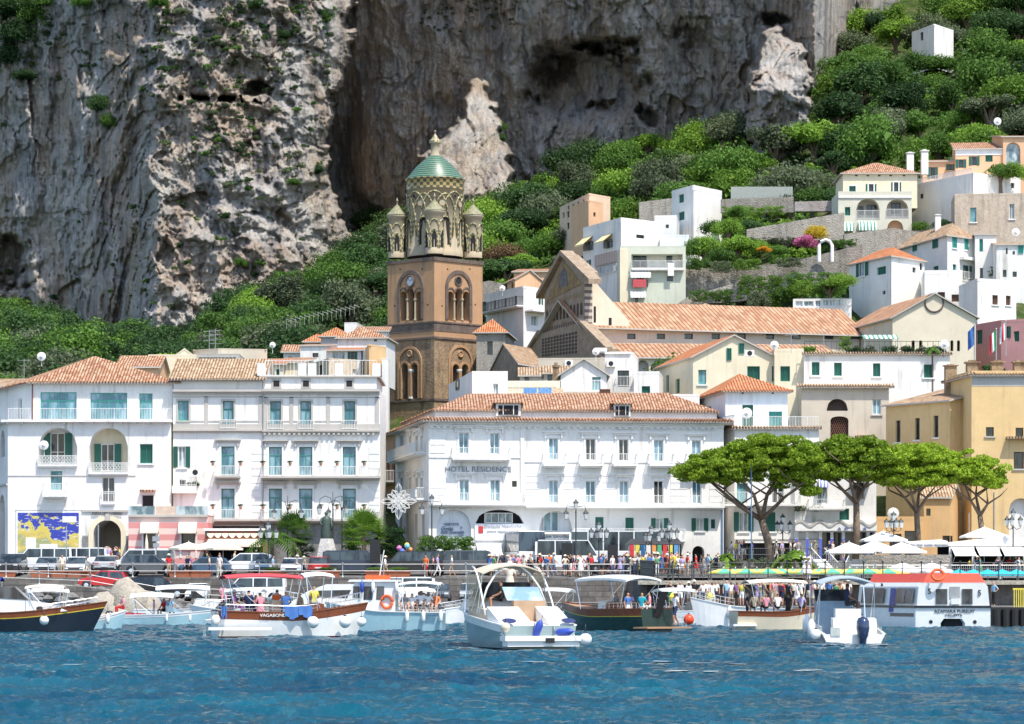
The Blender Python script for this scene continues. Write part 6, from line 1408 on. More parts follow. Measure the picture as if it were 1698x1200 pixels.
strip('raised_terrace', 1195, 1440, 246.5, 262, lambda p: 4.75, 6, [QTOP, masonry('terrace_wall_stone', (.20, .19, .18), (.3, .28, .26), (.15, .14, .13))])
# rocks and concrete blocks
def rock(px, D, z, r, seed, mat, name, label, group, sc=(1, 1, .8)):
 rr = np.random.default_rng(seed); b = MB(); b.ball((0, 0, 0), 1, 14, 0, sc); off = rr.random(3) * 9
 from mathutils import noise as mn
 b.v = [tuple(Vector(v) * r * (1 + .28 * mn.noise(Vector(v) * 1.3 + Vector(off)) + .10 * mn.noise(Vector(v) * 4 + Vector(off)))) for v in b.v]
 o = b.build(name, mat, smooth=True, loc=(XW(px, D), D, z)); return tag(o, label, name.replace('_', ' '), group)
BL = [(178, 222, .7, 1.5, (1, 1, 1.1), 'rounded upright'), (158, 221, .1, 1.0, (1.2, 1, .9), 'squat brown'), (212, 222, .9, 1.9, (.9, 1, 1.2), 'tallest pale'), (236, 223, .7, 1.7, (1.1, 1, 1), 'broad sloping'), (195, 219, .2, 1.0, (1, 1, 1), 'small front'), (252, 222, .3, 1.1, (1.3, 1, .8), 'low dark'),
  (655, 222, .3, 1.7, (1.5, 1, 1), 'broad leaning'), (690, 221, .2, 1.8, (1.6, 1, .9), 'longest tilted'), (722, 222, -.1, 1.1, (1.2, 1, .8), 'lowest right')]
for i, (px, D, z, r, sc, w) in enumerate(BL): rock(px, D, z, r * .95, 40 + i, CONC, 'boulder', f'{w} boulder at the water edge {"between the dark bow and the speedboat" if px < 400 else "behind the pale blue passenger boat"}', 'boulders at the quay foot', sc)
rr_ = random.Random(5); RK = stone('riprap_stone', (.16, .155, .15), (.30, .29, .27), 2); vv = MB()
for _ in range(420):
 px = rr_.uniform(-40, 760); D = rr_.uniform(225.5, 229); z = np.interp(D, [225.5, 229], [-.5, LQ(px) - .1]); r = rr_.uniform(.18, .5); t_ = MB(); t_.ball((XW(px, D), D, z), r, 6, 0, (rr_.uniform(.8, 1.4), 1, rr_.uniform(.6, 1))); vv.add(t_)
tag(vv.build('riprap', RK), 'heaped grey stones along the foot of the lower quay', 'riprap', kind='stuff')
# ---------------------------------------------------------------- vehicles
TYRE = plain('tyre_rubber', (.02, .02, .02), .8); CARGL = glass('car_glass', (.01, .015, .02), (.05, .07, .08)); LAMPW = plain('headlight_lens', (.6, .62, .65), .15); LAMPR = plain('tail_lens', (.4, .02, .02), .2); BLK = plain('black_trim', (.02, .02, .022), .5)
CPR = {  # half profile of the body (x, z) with L=1 scale in metres, belt line and roof
 'hatch': dict(L=3.7, W=1.65, body=[(-1.85, .35), (-1.85, .78), (-1.78, .92), (.85, .92), (1.65, .78), (1.84, .62), (1.85, .32)], cab=[(-1.80, .92), (-1.55, 1.40), (-1.1, 1.47), (.1, 1.47), (.95, .92)], wh=(-1.2, 1.22), r=.30),
 'sedan': dict(L=4.3, W=1.75, body=[(-2.15, .35), (-2.15, .85), (-2.05, .95), (1.0, .93), (1.95, .80), (2.13, .62), (2.15, .32)], cab=[(-2.0, .94), (-1.6, 1.36), (-1.1, 1.43), (.2, 1.43), (1.05, .93)], wh=(-1.35, 1.38), r=.32),
 'suv': dict(L=4.6, W=1.85, body=[(-2.3, .42), (-2.3, 1.0), (-2.2, 1.08), (1.1, 1.06), (2.1, .98), (2.28, .75), (2.3, .40)], cab=[(-2.22, 1.07), (-2.0, 1.62), (-1.6, 1.72), (.25, 1.70), (1.15, 1.06)], wh=(-1.45, 1.45), r=.37),
 'van': dict(L=5.0, W=1.9, body=[(-2.5, .38), (-2.5, 1.15), (-2.46, 1.2), (1.5, 1.15), (2.3, 1.0), (2.48, .8), (2.5, .36)], cab=[(-2.46, 1.2), (-2.42, 1.85), (-2.2, 1.95), (1.0, 1.93), (1.75, 1.13)], wh=(-1.6, 1.6), r=.34),
 'minibus': dict(L=5.9, W=2.0, body=[(-2.95, .40), (-2.95, 1.3), (-2.93, 1.35), (2.0, 1.3), (2.75, 1.15), (2.93, .85), (2.95, .38)], cab=[(-2.93, 1.35), (-2.9, 2.45), (-2.7, 2.6), (1.3, 2.58), (2.15, 1.3)], wh=(-1.9, 1.95), r=.36),
 'bus': dict(L=8.5, W=2.4, body=[(-4.25, .35), (-4.25, 1.3), (-4.25, 1.34), (4.1, 1.3), (4.2, 1.25), (4.25, .9), (4.25, .33)], cab=[(-4.24, 1.34), (-4.2, 2.8), (-4.0, 3.0), (3.7, 2.98), (4.12, 1.32)], wh=(-2.6, 2.8), r=.45)}
CARCACHE = {}
def car_parts(kind, pc):
 key = (kind, pc.name)
 if key in CARCACHE: return CARCACHE[key]
 c = CPR[kind]; w = c['W'] / 2; b = MB(); body = c['body']; cab = c['cab']; tw = w * .80 if kind not in ('bus', 'minibus', 'van') else w * .9
 # lower body with rounded shoulders
 def ring(y, s=1.0): return [(x * s, y, z) for x, z in body]
 sec = [(-w, .94), (-w * .93, 1.0), (w * .93, 1.0), (w, .94)]
 rg = [[(x * (s if abs(x) > .9 * c['L'] / 2 else 1), y, z if k in (1, 2) else z - (.05 if z > .6 else 0)) for x, z in body] for k, (y, s) in enumerate(sec)]
 for a_, d_ in zip(rg[:-1], rg[1:]):
  for k in range(len(body) - 1): b.poly([a_[k], a_[k + 1], d_[k + 1], d_[k]])
  b.poly([a_[-1], a_[0], d_[0], d_[-1]])
 b.poly(rg[0]); b.poly(rg[-1][::-1])
 # cabin: pillars and roof in body colour, glass just inside
 top = [(x, z) for x, z in cab[1:4]] if len(cab) == 5 else cab; g = MB()
 lo0, lo1, a0, a1, a2 = cab[0], cab[4], cab[1], cab[2], cab[3]
 def Q(x, z): t_ = (z - lo0[1]) / (a1[1] - lo0[1]); return (w * .95) * (1 - t_) + tw * t_
 R_ = lambda x, z, s: (x, s * Q(x, z), z)
 b.poly([R_(*a0, -1), R_(*a1, -1), R_(*a1, 1), R_(*a0, 1)]); b.poly([R_(*a1, -1), R_(*a2, -1), R_(*a2, 1), R_(*a1, 1)])
 f2 = (a2[0] + .12, a2[1] - .05); b.poly([R_(*a2, -1), R_(*f2, -1), R_(*f2, 1), R_(*a2, 1)])
 for s in (-1, 1):
  e = .02 * s
  g.poly([R_(*lo0, s), R_(*lo1, s), R_(*f2, s), R_(*a2, s), R_(*a1, s), R_(*a0, s)])
  def P2(x0, z0, x1, z1, th=.05):
   p = [Vector(R_(x0, z0, s)) + Vector((0, s * .012, 0)), Vector(R_(x1, z1, s)) + Vector((0, s * .012, 0))]; d = Vector((th, 0, 0)); b.poly([p[0] - d, p[0] + d, p[1] + d, p[1] - d])
  P2(*lo0, *a0, .09); P2(lo1[0] - .05, lo1[1], a2[0] - .0, a2[1], .05); n = 2 if kind in ('hatch', 'sedan', 'suv') else (3 if kind != 'bus' else 6)
  for k in range(1, n + (0 if n > 3 else 0)):
   x = a1[0] + (a2[0] - a1[0]) * k / n; P2(x, lo0[1], x, a1[1], .045)
  zt = a1[1] - .09; b.poly([Vector(R_(a0[0] + .1, zt, s)) + Vector((0, s * .013, 0)), Vector(R_(a2[0] + .05, zt, s)) + Vector((0, s * .013, 0)), Vector(R_(*a2, s)) + Vector((0, s * .013, 0)), Vector(R_(*a1, s)) + Vector((0, s * .013, 0))])
 g.poly([R_(*lo1, -1), R_(*f2, -1), R_(*f2, 1), R_(*lo1, 1)]); g.poly([R_(*lo0, -1), R_(*a0, -1), R_(*a0, 1), R_(*lo0, 1)])
 if kind in ('van', 'minibus') and pc.name.startswith('white') is False: pass
 wm = MB(); r = c['r']; i0 = MB(); wm.lathe([(r * .60, -.10), (r * .93, -.11), (r, -.06), (r, .06), (r * .93, .11), (r * .60, .10)], 18); wm.v = [(x, z, y) for x, y, z in wm.v]
 i0.lathe([(0, -.075), (r * .25, -.09), (r * .62, -.075), (r * .62, .075), (r * .25, .09), (0, .075)], 12); i0.v = [(x, z, y) for x, y, z in i0.v]
 ar = MB()
 for x in c['wh']:
  for s in (-1, 1):
   n_ = 14; ar.poly([(x + r * 1.18 * math.cos(2 * math.pi * k / n_), s * (w + .004), r + .02 + r * 1.18 * math.sin(2 * math.pi * k / n_)) for k in range(n_)])
 L2 = c['L'] / 2; hl = MB(); hl.box(-.03, -.16, -.07, .03, .16, .07); bp = MB(); bp.box(L2 - .05, -w * .9, .30, L2 + .05, w * .9, .46); bp.box(-L2 - .05, -w * .9, .30, -L2 + .05, w * .9, .46); bp.box(L2 - .02, -.45, .50, L2 + .03, .45, .62); bp.box(-L2 - .055, -.26, .52, -L2 + .0, .26, .63, 1)
 hz = body[-2][1] + .02; r_ = dict(body=b.mesh('body', pc), glass=g.mesh('windows', CARGL), tyre=wm.mesh('tyre', TYRE, True), rim=i0.mesh('rim', STEEL), arch=ar.mesh('wheel_arch', BLK), hl=hl.mesh('headlight', LAMPW), tl=hl.mesh('tail_light', LAMPR), bp=bp.mesh('bumper', [BLK, LAMPW]), hz=hz, c=c)
 CARCACHE[key] = r_; return r_
def car(kind, pc, pxc, D, rz, label, z=None, name='parked_car', cat='car', group='vehicles parked on the promenade'):
 q = car_parts(kind, pc); c = q['c']; x = XW(pxc, D); z = (ground(pxc, D) + .01) if z is None else z
 e = empty(name, (x, D, z), label, cat, R(rz), group); mobj('body', q['body'], e); mobj('windows', q['glass'], e); mobj('wheel_arch', q['arch'], e); mobj('bumper', q['bp'], e); w = c['W'] / 2; L2 = c['L'] / 2
 for wx in c['wh']:
  for s in (-1, 1): t_ = mobj('wheel', q['tyre'], e, (wx, s * (w - .06), c['r'])); mobj('rim', q['rim'], t_)
 for s in (-1, 1): mobj('headlight', q['hl'], e, (L2 - .01, s * w * .70, q['hz'] + .05)); mobj('tail_light', q['tl'], e, (-L2 - .01, s * w * .72, .78))
 return e
PW = paint('white_car_paint', (.78, .79, .80)); PK = paint('black_car_paint', (.012, .013, .016)); PR = paint('red_car_paint', (.48, .015, .02)); PG = paint('grey_car_paint', (.09, .10, .115)); PS = paint('silver_car_paint', (.42, .44, .46)); PB = paint('blue_car_paint', (.05, .11, .19)); PD = paint('dark_blue_car_paint', (.025, .04, .07))
car('suv', PK, 20, 242, -90, 'black off roader facing the water at the left edge'); car('van', PW, 70, 247, 180, 'white van with dark windows behind the silver car'); car('van', PW, 128, 247.4, 180, 'white van under the coloured map panel'); car('sedan', PS, 80, 242.5, -90, 'silver car facing the water beside a planter')
car('hatch', PW, 128, 242, -90, 'white car facing the water beside the terracotta planter'); car('sedan', PS, 179, 244.5, 90, 'silver car seen from behind in front of the sea gate'); car('van', PW, 237, 244.5, 180, 'white van before the rose building'); car('suv', PG, 250, 240.8, 0, 'dark grey car in front of the white van')
car('hatch', PR, 171, 235.6, 180, 'small red car on the ramp below the promenade', LQ(171) + .02, group=None).rotation_euler = (0, -.03, math.pi); car('sedan', PB, 340, 242, 180, 'blue car beside the cafe awning'); car('suv', PW, 405, 243, 180, 'white estate car below the palm'); car('hatch', PB, 441, 242.5, -90, 'blue hatchback seen from the front left of the statue')
car('sedan', PW, 486, 241, -90, 'white car with sloping bonnet in front of the statue'); car('hatch', PR, 530, 242, 90, 'red hatchback seen from behind beside the dark people carrier'); car('van', PD, 588, 242.5, 0, 'dark blue people carrier with a spare wheel'); car('van', PK, 683, 241.6, 180, 'black van behind the woman in orange')
car('van', PG, 762, 242.8, 180, 'dark grey van with red tail lamp behind the hedge'); car('bus', PW, 868, 252, -80, 'white coach with a big dark windscreen', name='coach', cat='bus'); car('minibus', PW, 948, 247, 0, 'tall white minibus right of the coach', name='minibus', cat='minibus'); car('bus', PW, 1030, 253, -5, 'white coach behind the cluster lamp', name='coach', cat='bus')
car('sedan', PK, 1016, 244.5, 180, 'black saloon beside the souvenir stand'); car('hatch', PK, 800, 246, -90, 'black hatchback under the striped awning')
GL = 'cars on the lower quay'
for a_ in [('suv', PK, 265, 234, 0, 'dark off roader on the lower quay behind the speedboat'), ('hatch', PW, 328, 233, -90, 'white car on the lower quay facing the water'), ('sedan', PG, 386, 232.5, -90, 'grey saloon on the lower quay beside the white van'), ('van', PW, 420, 235, 180, 'white van behind the red canopy boat'),
   ('van', PW, 667, 234, 180, 'white van behind the passenger boat roof'), ('sedan', PG, 728, 233, -90, 'dark saloon left of the white motor cruiser'), ('hatch', PS, 780, 234, -90, 'silver car hidden behind the cruiser canopy')]: car(*a_, z=LQ(a_[2]) + .01, group=GL)
# planters
PLM = plain('terracotta_planter', (.42, .14, .07), .8); pb = MB(); pb.prism([(-.85, -.2, 0), (-.95, -.27, .5), (-.95, .27, .5), (-.85, .2, 0)][::-1], (0, 0, 0)); pb = MB()
pb.poly([(-.8, -.2, 0), (.8, -.2, 0), (.92, -.27, .45), (-.92, -.27, .45)]); pb.poly([(.8, -.2, 0), (.8, .2, 0), (.92, .27, .45), (.92, -.27, .45)]); pb.poly([(.8, .2, 0), (-.8, .2, 0), (-.92, .27, .45), (.92, .27, .45)]); pb.poly([(-.8, .2, 0), (-.8, -.2, 0), (-.92, -.27, .45), (-.92, .27, .45)]); pb.box(-.98, -.32, .44, .98, .32, .54)
PLME = pb.mesh('planter', PLM)
for px, w_ in [(69, 'below the silver car'), (96, 'between the silver and white cars'), (127, 'below the white car'), (152, 'right of the white car'), (299, 'right of the dark grey car'), (332, 'below the blue car'), (8, 'below the black off roader'), (625, 'right of the dark people carrier'), (662, 'below the black van'), (455, 'left of the sloping white car'), (545, 'below the red hatchback')]:
 o = mobj('planter', PLME, None, (XW(px, 239.2), 239.2, 3.36)); tag(o, f'terracotta trough planter {w_}', 'planter', 'terracotta planters along the railing')
 if px > 400: lv = mobj('foliage', CROWNS['mid', 1], o, (0, 0, .65)); lv.scale = (.7, .25, .3)
# ---------------------------------------------------------------- lamps
LGL = plain('lamp_glass', (.62, .64, .62), .2)
def lantern_mb():
 b = MB(); b.lathe([(.03, 0), (.10, .02), (.20, .50), (.24, .52), (.16, .66), (.06, .74), (.03, .86), (0, .88)], 6); g = MB(); g.lathe([(.105, .06), (.19, .48)], 6)
 return b, g
lb_, lg_ = lantern_mb(); LBM = lb_.mesh('lantern', RAILD); g2 = MB(); g2.lathe([(.12, .05), (.212, .49)], 6); LGM = g2.mesh('lantern_glass', LGL)
def lamp(px, D, pytop, label, arms=3, style='cluster', z=None, h=None):
 z = ground(px, D) if z is None else z; h = ZW(pytop, D) - z; e = empty('street_lamp', (XW(px, D), D, z), label, 'street lamp', 0, 'street lamps along the sea front'); b = MB()
 b.lathe([(.16, 0), (.16, .35), (.10, .45), (.07, 1.1), (.09, 1.15), (.055, 1.25), (.045, h - 1.2), (.07, h - 1.15), (.03, h - .9)], 8); sp = []
 if style == 'cluster':
  sp.append((0, 0, h - .9))
  for k in range(arms):
   a_ = 2 * math.pi * k / arms + .2; x, y = .62 * math.cos(a_), .62 * math.sin(a_); b.tube([(0, 0, h - 1.5), (x * .5, y * .5, h - 1.75), (x, y, h - 1.6), (x, y, h - 1.48)], .028, 5); sp.append((x, y, h - 1.48))
 elif style == 'crook':
  for s in (-1, 1): b.tube([(0, 0, h - 1.3), (s * .2, 0, h - .5), (s * .65, 0, h - .35), (s * 1.05, 0, h - .6), (s * 1.1, 0, h - 1.0)], .03, 5); sp.append((s * 1.1, 0, h - 1.85))
  b.tube([(0, 0, h - 1), (0, 0, h)], .03, 5)
 elif style == 'two':
  for s in (-1, 1): b.tube([(0, 0, h - .7), (s * .7, 0, h - .6), (s * .8, 0, h - .9)], .03, 5); sp.append((s * .8, 0, h - 1.75))
  sp.append((0, 0, h - .9))
 b.build('pole', RAILD, e, True)
 for p in sp: l = mobj('lantern', LBM, e, p); mobj('lantern_glass', LGM, l)
for px, D, y, lb, a_, st in [(477, 246, 822, 'crook armed lamp with two lanterns rising from the left palm', 2, 'crook'), (552, 246, 815, 'tall lamp with crook arms beside the statue', 2, 'crook'), (567, 248, 822, 'slim crook lamp just right of the statue', 2, 'crook'), (445, 241, 862, 'low cluster lamp between the two palms', 4, 'cluster'), (716, 243, 818, 'lamp with two side lanterns in front of the hotel corner', 2, 'two'),
       (955, 243, 826, 'tall single post lamp before the small arch of the hotel', 2, 'two'), (993, 241, 862, 'five lantern cluster lamp left of the souvenir stand', 4, 'cluster'), (1110, 240, 862, 'cluster lamp over the souvenir stand', 4, 'cluster'), (1080, 245, 868, 'slim cluster lamp behind the souvenir stand', 3, 'cluster'), (1298, 250, 850, 'lamp with three dark lanterns right of the tallest pine', 3, 'cluster'),
       (1482, 246, 846, 'cluster lamp left of the orange cottage', 4, 'cluster'), (1680, 244, 842, 'cluster lamp before the yellow building doorway', 3, 'cluster')]: lamp(px, D, y, lb, a_, st)
for px, D, y0, lb, m_ in [(163, 243, 870, 'slim signpost below the sea gate', METAL), (110, 243, 872, 'grey post in front of the map panel', METAL), (259, 243, 885, 'signpost with small blue signs before the rose building', METAL), (1376 - 130, 247, 770, 'tall dark blue pole with a round sign left of the pine trunk', plain('blue_pipe', (.12, .22, .38))), (940, 241, 900, 'dark information board post near the minibus', BLK), (1016, 241, 903, 'narrow dark information board beside the cluster lamp', BLK), (622, 241, 895, 'tall blue grey information board left of the balloons', BLK)]:
 z = ground(px, D); h = ZW(y0, D) - z; b = MB(); b.tube([(0, 0, 0), (0, 0, h)], .05, 6)
 if 'board' in lb: b.box(-.42, -.06, h * .35, .42, .06, h, 0)
 if 'signs' in lb: b.box(-.3, -.07, h - .6, .3, -.055, h - .2); b.box(-.25, -.07, h - 1.1, .25, -.055, h - .75)
 o = b.build('signpost', m_, loc=(XW(px, D), D, z)); tag(o, lb, 'signpost')
# ---------------------------------------------------------------- statue, balloons, light ornament, flags, aerials
COP = plain('verdigris_bronze', (.07, .10, .085), .6, .4)
e = empty('statue', (XW(541, 245), 245, ground(541, 245)), 'bronze robed figure on a veiled pale pedestal between the palms', 'statue'); b = MB(); g0 = ground(541, 245); top = ZW(893, 245) - g0
b.lathe([(1.15, 0), (.98, top * .35), (.70, top * .8), (.55, top), (0, top)], 5); b.build('pedestal', stone('veil_cloth', (.5, .48, .45), (.62, .6, .57), .8, .3), e)
b = MB(); H_ = ZW(848, 245) - g0 - top; b.lathe([(.42, top), (.46, top + H_ * .2), (.36, top + H_ * .5), (.40, top + H_ * .70), (.30, top + H_ * .80), (.11, top + H_ * .84), (.10, top + H_ * .87), (.155, top + H_ * .92), (.13, top + H_ * .98), (0, top + H_)], 12); b.tube([(-.32, 0, top + H_ * .76), (-.5, -.1, top + H_ * .55), (-.3, -.35, top + H_ * .5)], [.12, .10, .07], 6); b.tube([(.32, 0, top + H_ * .76), (.46, -.1, top + H_ * .5), (.4, -.2, top + H_ * .3)], [.12, .10, .07], 6); b.build('figure', COP, e, True)
e = empty('balloon_bunch', (XW(671, 242), 242, ground(671, 242)), 'bunch of pink, blue and orange foil balloons left of the hedge', 'balloons'); bc = [(.7, .08, .3), (.1, .2, .6), (.8, .3, .08), (.75, .2, .45), (.15, .5, .6), (.8, .6, .1)]
for k in range(12):
 a_ = k * 2.4; b = MB(); p = (.42 * math.cos(a_) * (.4 + k / 12), .3 * math.sin(a_), 1.1 + k * .12); b.ball(p, .22, 8); b.tube([p, (0, 0, .9)], .008, 3, 1); b.build('balloon', [paint('balloon_%s' % 'abcdef'[k % 6], bc[k % 6], .2), RAILW], e)
t_ = P(661, 831, 252); b = MB()
for k in range(12):
 a_ = 2 * math.pi * k / 12; L_ = 1.55 if k % 3 == 0 else 1.1; d = Vector((math.cos(a_), 0, math.sin(a_))); n_ = Vector((-d.z, 0, d.x))
 for wd in (.28, .14): b.tube([Vector((0, 0, 0))] + [d * L_ * (.15 + .85 * j / 6) + n_ * wd * math.sin(math.pi * j / 6) for j in range(7)] + [d * L_ * (.15 + .85 * j / 6) - n_ * wd * math.sin(math.pi * j / 6) for j in range(5, -1, -1)], .022, 4)
for r_ in (.35, .6): b.tube([(r_ * math.cos(2 * math.pi * j / 16), 0, r_ * math.sin(2 * math.pi * j / 16)) for j in range(17)], .02, 4)
b.tube([(-1.6, 0, .3), (-3.0, -.2, 1.4)], .01, 3); b.tube([(1.6, 0, -.2), (2.6, .3, -.9)], .01, 3); o = b.build('light_ornament', RAILW, loc=t_); tag(o, 'white star shaped festoon light hanging across the lane beside the hotel', 'festoon light')
def flag(px, D, py0, py1, cols, label, w=1.1, h=1.7):
 base = P(px, py1, D); e = empty('flag', base, label, 'flag'); H_ = (py1 - py0) / FOC * D; b = MB(); b.tube([(0, 0, 0), (0, 0, H_)], .05, 6); b.ball((0, 0, H_), .08, 6); b.build('pole', METAL, e); b = MB(); n = 12
 for j in range(n):
  for k in range(8):
   f_ = lambda a_, c_: (-.05 - w * a_ * .5, .15 * math.sin(a_ * 7 + c_ * 2) - .1, H_ - .1 - h * c_ - a_ * .55)
   m_ = int(j / n * len(cols)); b.poly([f_(j / n, k / 8), f_((j + 1) / n, k / 8), f_((j + 1) / n, (k + 1) / 8), f_(j / n, (k + 1) / 8)], m_)
 b.build('cloth', [plain('flag_%s' % c_[0], c_[1], .8) for c_ in cols], e, True)
flag(1616, 268, 538, 598, [('blue', (.05, .14, .38))], 'blue flag with a light emblem on the yellow building'); flag(1652, 268, 545, 610, [('green', (.02, .3, .1)), ('white', (.8, .8, .8)), ('red', (.6, .03, .04))], 'green white and red flag on the yellow building'); flag(1668, 300, 532, 590, [('white', (.8, .8, .8)), ('red', (.6, .03, .04)), ('white', (.8, .8, .8))], 'white and red flag behind the tricolour'); flag(1712, 268, 545, 610, [('magenta', (.6, .03, .12))], 'deep red flag cut by the right edge')
def dish(px, D, py, r, label, name='satellite_dish'):
 b = MB(); b.lathe([(0, .10), (r * .5, .03), (r, 0), (r, -.02), (r * .5, .01), (0, .08)], 16); b.v = [(x, -z * 2 - .1, y) for x, y, z in b.v]; b.tube([(0, -.1, -r * .2), (0, -.5, 0)], .015, 4); b.tube([(0, 0, 0), (0, .05, -r - .5)], .03, 5); o = b.build(name, WHITEF, loc=P(px, py, D)); tag(o, label, 'satellite dish', 'satellite dishes on the roofs')
for px, D, py, r, lb in [(69, 284, 591, .42, 'white dish on a mast left of the hip roof'), (1238, 260, 685, .48, 'large white dish on the railed terrace'), (1017, 262, 893, .0001, ''), (1284, 283, 572, .4, 'tilted white dish on the cream extension'), (1566, 283, 571, .45, 'white dish at the right end of the planted terrace'), (833, 356, 478, .35, 'small dish on the laundry house roof'), (1684, 372, 385, .5, 'round dish against the old stained house'), (73, 256, 738, .4, 'white dish in the left loggia'), (452, 296, 572, .3, 'tiny dish beside the aerials'), (1481, 258, 851, .5, 'grey dish above the orange house terrace'), (1654, 395, 201, .5, 'white dish on the orange villa roof'), (988, 286, 583, .35, 'white dish beside the water tank')]:
 if r > .01: dish(px, D, py, r, lb)
def aerial(px, D, py0, py1, lb, arms=3):
 h = (py1 - py0) / FOC * D; b = MB(); b.tube([(0, 0, 0), (0, 0, h)], .03, 5)
 for k in range(arms): z = h - .15 - k * .45; b.box(-.6, -.012, z, .6, .012, z + .03); [b.box(-.6 + j * .24, -.25, z, -.58 + j * .24, .25, z + .02) for j in range(6)]
 o = b.build('aerial', METAL, loc=P(px, py1, D)); tag(o, lb, 'aerial', 'aerials on the roofs')
for a_ in [(347, 303, 547, 580, 'left aerial of the pair on the flat cream house'), (357, 303, 545, 580, 'right aerial of the pair on the flat cream house', 4), (40, 286, 595, 640, 'thin aerial at the left edge of the hip roof', 1), (1312, 284, 545, 585, 'aerial on the cream extension', 2), (720 + 388, 400, 342, 368, 'aerial over the low white house', 2), (1366, 283, 548, 585, 'mast above the planted terrace', 1)]: aerial(*a_)
o = MB(); o.tube([(-.6, 0, 0), (.6, 0, 0)], .26, 12); o = o.build('water_tank', WHITEF, loc=P(996, 581, 292)); tag(o, 'white cylindrical water tank just below the church front', 'water tank')
for px, D, py, lb in [(1013, 287.8, 602, 'air conditioner on the narrow white house above the hotel'), (943, 303.8, 601, 'air conditioner on the long beige house below the church'), (324, 255.6, 783, 'air conditioner beside the green shuttered palazzo window'), (1243, 281, 585, 'row of white roof units on the cream gabled house')]:
 b = MB(); b.box(-.42, -.18, 0, .42, .18, .6); f_ = MB(); b.lathe([(.22, .19), (.22, .2), (0, .2)], 12, (0, 0, 0)) if False else None; o = b.build('air_conditioner', WHITEF, loc=P(px, py + 6, D)); m_ = MB(); m_.prism([(.24 * math.cos(a_ * .52), -.184, .3 + .24 * math.sin(a_ * .52)) for a_ in range(12)], (0, -.01, 0)); m_.build('fan_grille', BLK, o); tag(o, lb, 'air conditioner')
# ---------------------------------------------------------------- umbrella pines, palms, hedges
L_PINE = leaf('pine_needles', (.08, .15, .01), (.32, .46, .035), 1.4)
def puffs(centres, size, n, rng):
 """needle tufts: each centre (x, y, z, r) becomes a dense rounded tuft, flatter underneath"""
 out = []
 for x, y, z, r in centres:
  q = rng.normal(size=(n, 3)); q /= np.linalg.norm(q, axis=1)[:, None]; rad = (1 - .35 * rng.random(n) ** 2)[:, None]
  p = q * rad * np.array([r, r, r * .62]); p[:, 2] = np.where(p[:, 2] < 0, p[:, 2] * .45, p[:, 2]); nr = q * .5 + rng.normal(size=(n, 3)) * .8; nr /= np.linalg.norm(nr, axis=1)[:, None]
  a = np.cross(nr, rng.normal(size=(n, 3))); a /= np.linalg.norm(a, axis=1)[:, None]; b_ = np.cross(nr, a); s_ = size * (.6 + .8 * rng.random(n))[:, None]; c = p + np.array([x, y, z])
  out.append(np.stack([c - a * s_, c - b_ * s_ * .5, c + a * s_, c + b_ * s_ * .5], 1).reshape(-1, 3))
 return np.concatenate(out)
def pine(label, D, base, fork, limbs, lobes, seed, r0=.34):
 rng = np.random.default_rng(seed); o = P(base[0], base[1], D); o.z = min(o.z, ground(base[0], D) + 1.6); e = empty('umbrella_pine', o, label, 'pine tree', 0, 'umbrella pines on the sea front'); L = lambda px, py, dy=0: P(px, py, D + dy) * 1.0 - o; b = MB()
 f = L(*fork); m_ = L((base[0] + fork[0]) / 2 + 2, (base[1] + fork[1]) / 2); b.tube([(0, 0, -.8), m_, f], [r0 * 1.25, r0, r0 * .85], 9)
 for lb in limbs:
  pts = [f] + [L(x, y, dy) for x, y, dy in lb]; n = len(pts); b.tube(pts, [r0 * .62 * (1 - .75 * k / (n - 1)) for k in range(n)], 7)
  for k in range(1, n): 
   for s_ in (-1, 1): b.tube([pts[k], pts[k] + Vector((s_ * 1.1, rng.normal() * .8, .7)), pts[k] + Vector((s_ * 1.9, rng.normal(), 1.35))], [.09, .06, .03], 5)
 b.build('trunk', TRUNKM, e, True); cs = []
 for x, y, rx, ry in [(a_, c_, d_ * 1.1, e_ * 1.1) for a_, c_, d_, e_ in lobes]:
  c = L(x, y); S_ = D / FOC; Rx, Rz = rx * S_, ry * S_; n = int(12 + Rx * Rx * 7.5)
  for _ in range(n):
   a_ = rng.random() * 6.28; t_ = math.sqrt(rng.random()); X_, Y_ = t_ * math.cos(a_), t_ * math.sin(a_); h = math.sqrt(max(0, 1 - t_ * t_)); cs.append((c.x + X_ * Rx, c.y + Y_ * Rx * .85, c.z + Rz * (.15 + h * rng.uniform(-.6, 1.0)), rng.uniform(.42, .75)))
 v = puffs(cs, .13, 150, rng); mobj('crown', quads_mesh('needles', v, L_PINE), e)
pine('tallest umbrella pine with wide leaning crown at the left of the pine row', 249, (1280, 930), (1263, 862), [[(1225, 838, 0), (1180, 800, 1), (1160, 790, 1)], [(1250, 820, -1), (1225, 790, -1)], [(1272, 820, 1), (1290, 790, 1), (1300, 770, 0)], [(1300, 825, 0), (1325, 805, -1)], [(1240, 845, 2), (1200, 810, 3)]],
  [(1175, 787, 50, 30), (1225, 790, 42, 30), (1285, 770, 66, 42), (1320, 775, 36, 36), (1310, 800, 30, 18), (1340, 818, 12, 14), (1250, 755, 44, 26), (1148, 792, 24, 20), (1345, 785, 22, 24), (1205, 775, 40, 26)], 1)
pine('second umbrella pine with a forked trunk in front of the wavy shop fascia', 251, (1417, 925), (1420, 835), [[(1400, 815, 0), (1378, 790, 0), (1360, 775, 1)], [(1432, 810, 1), (1448, 785, 1), (1460, 770, 0)], [(1410, 800, -1), (1404, 775, -1)], [(1425, 800, 2), (1432, 775, 2)]],
  [(1375, 775, 40, 34), (1425, 768, 48, 40), (1400, 756, 40, 24), (1350, 785, 20, 20), (1460, 775, 24, 30), (1400, 790, 50, 14)], 2, .30)
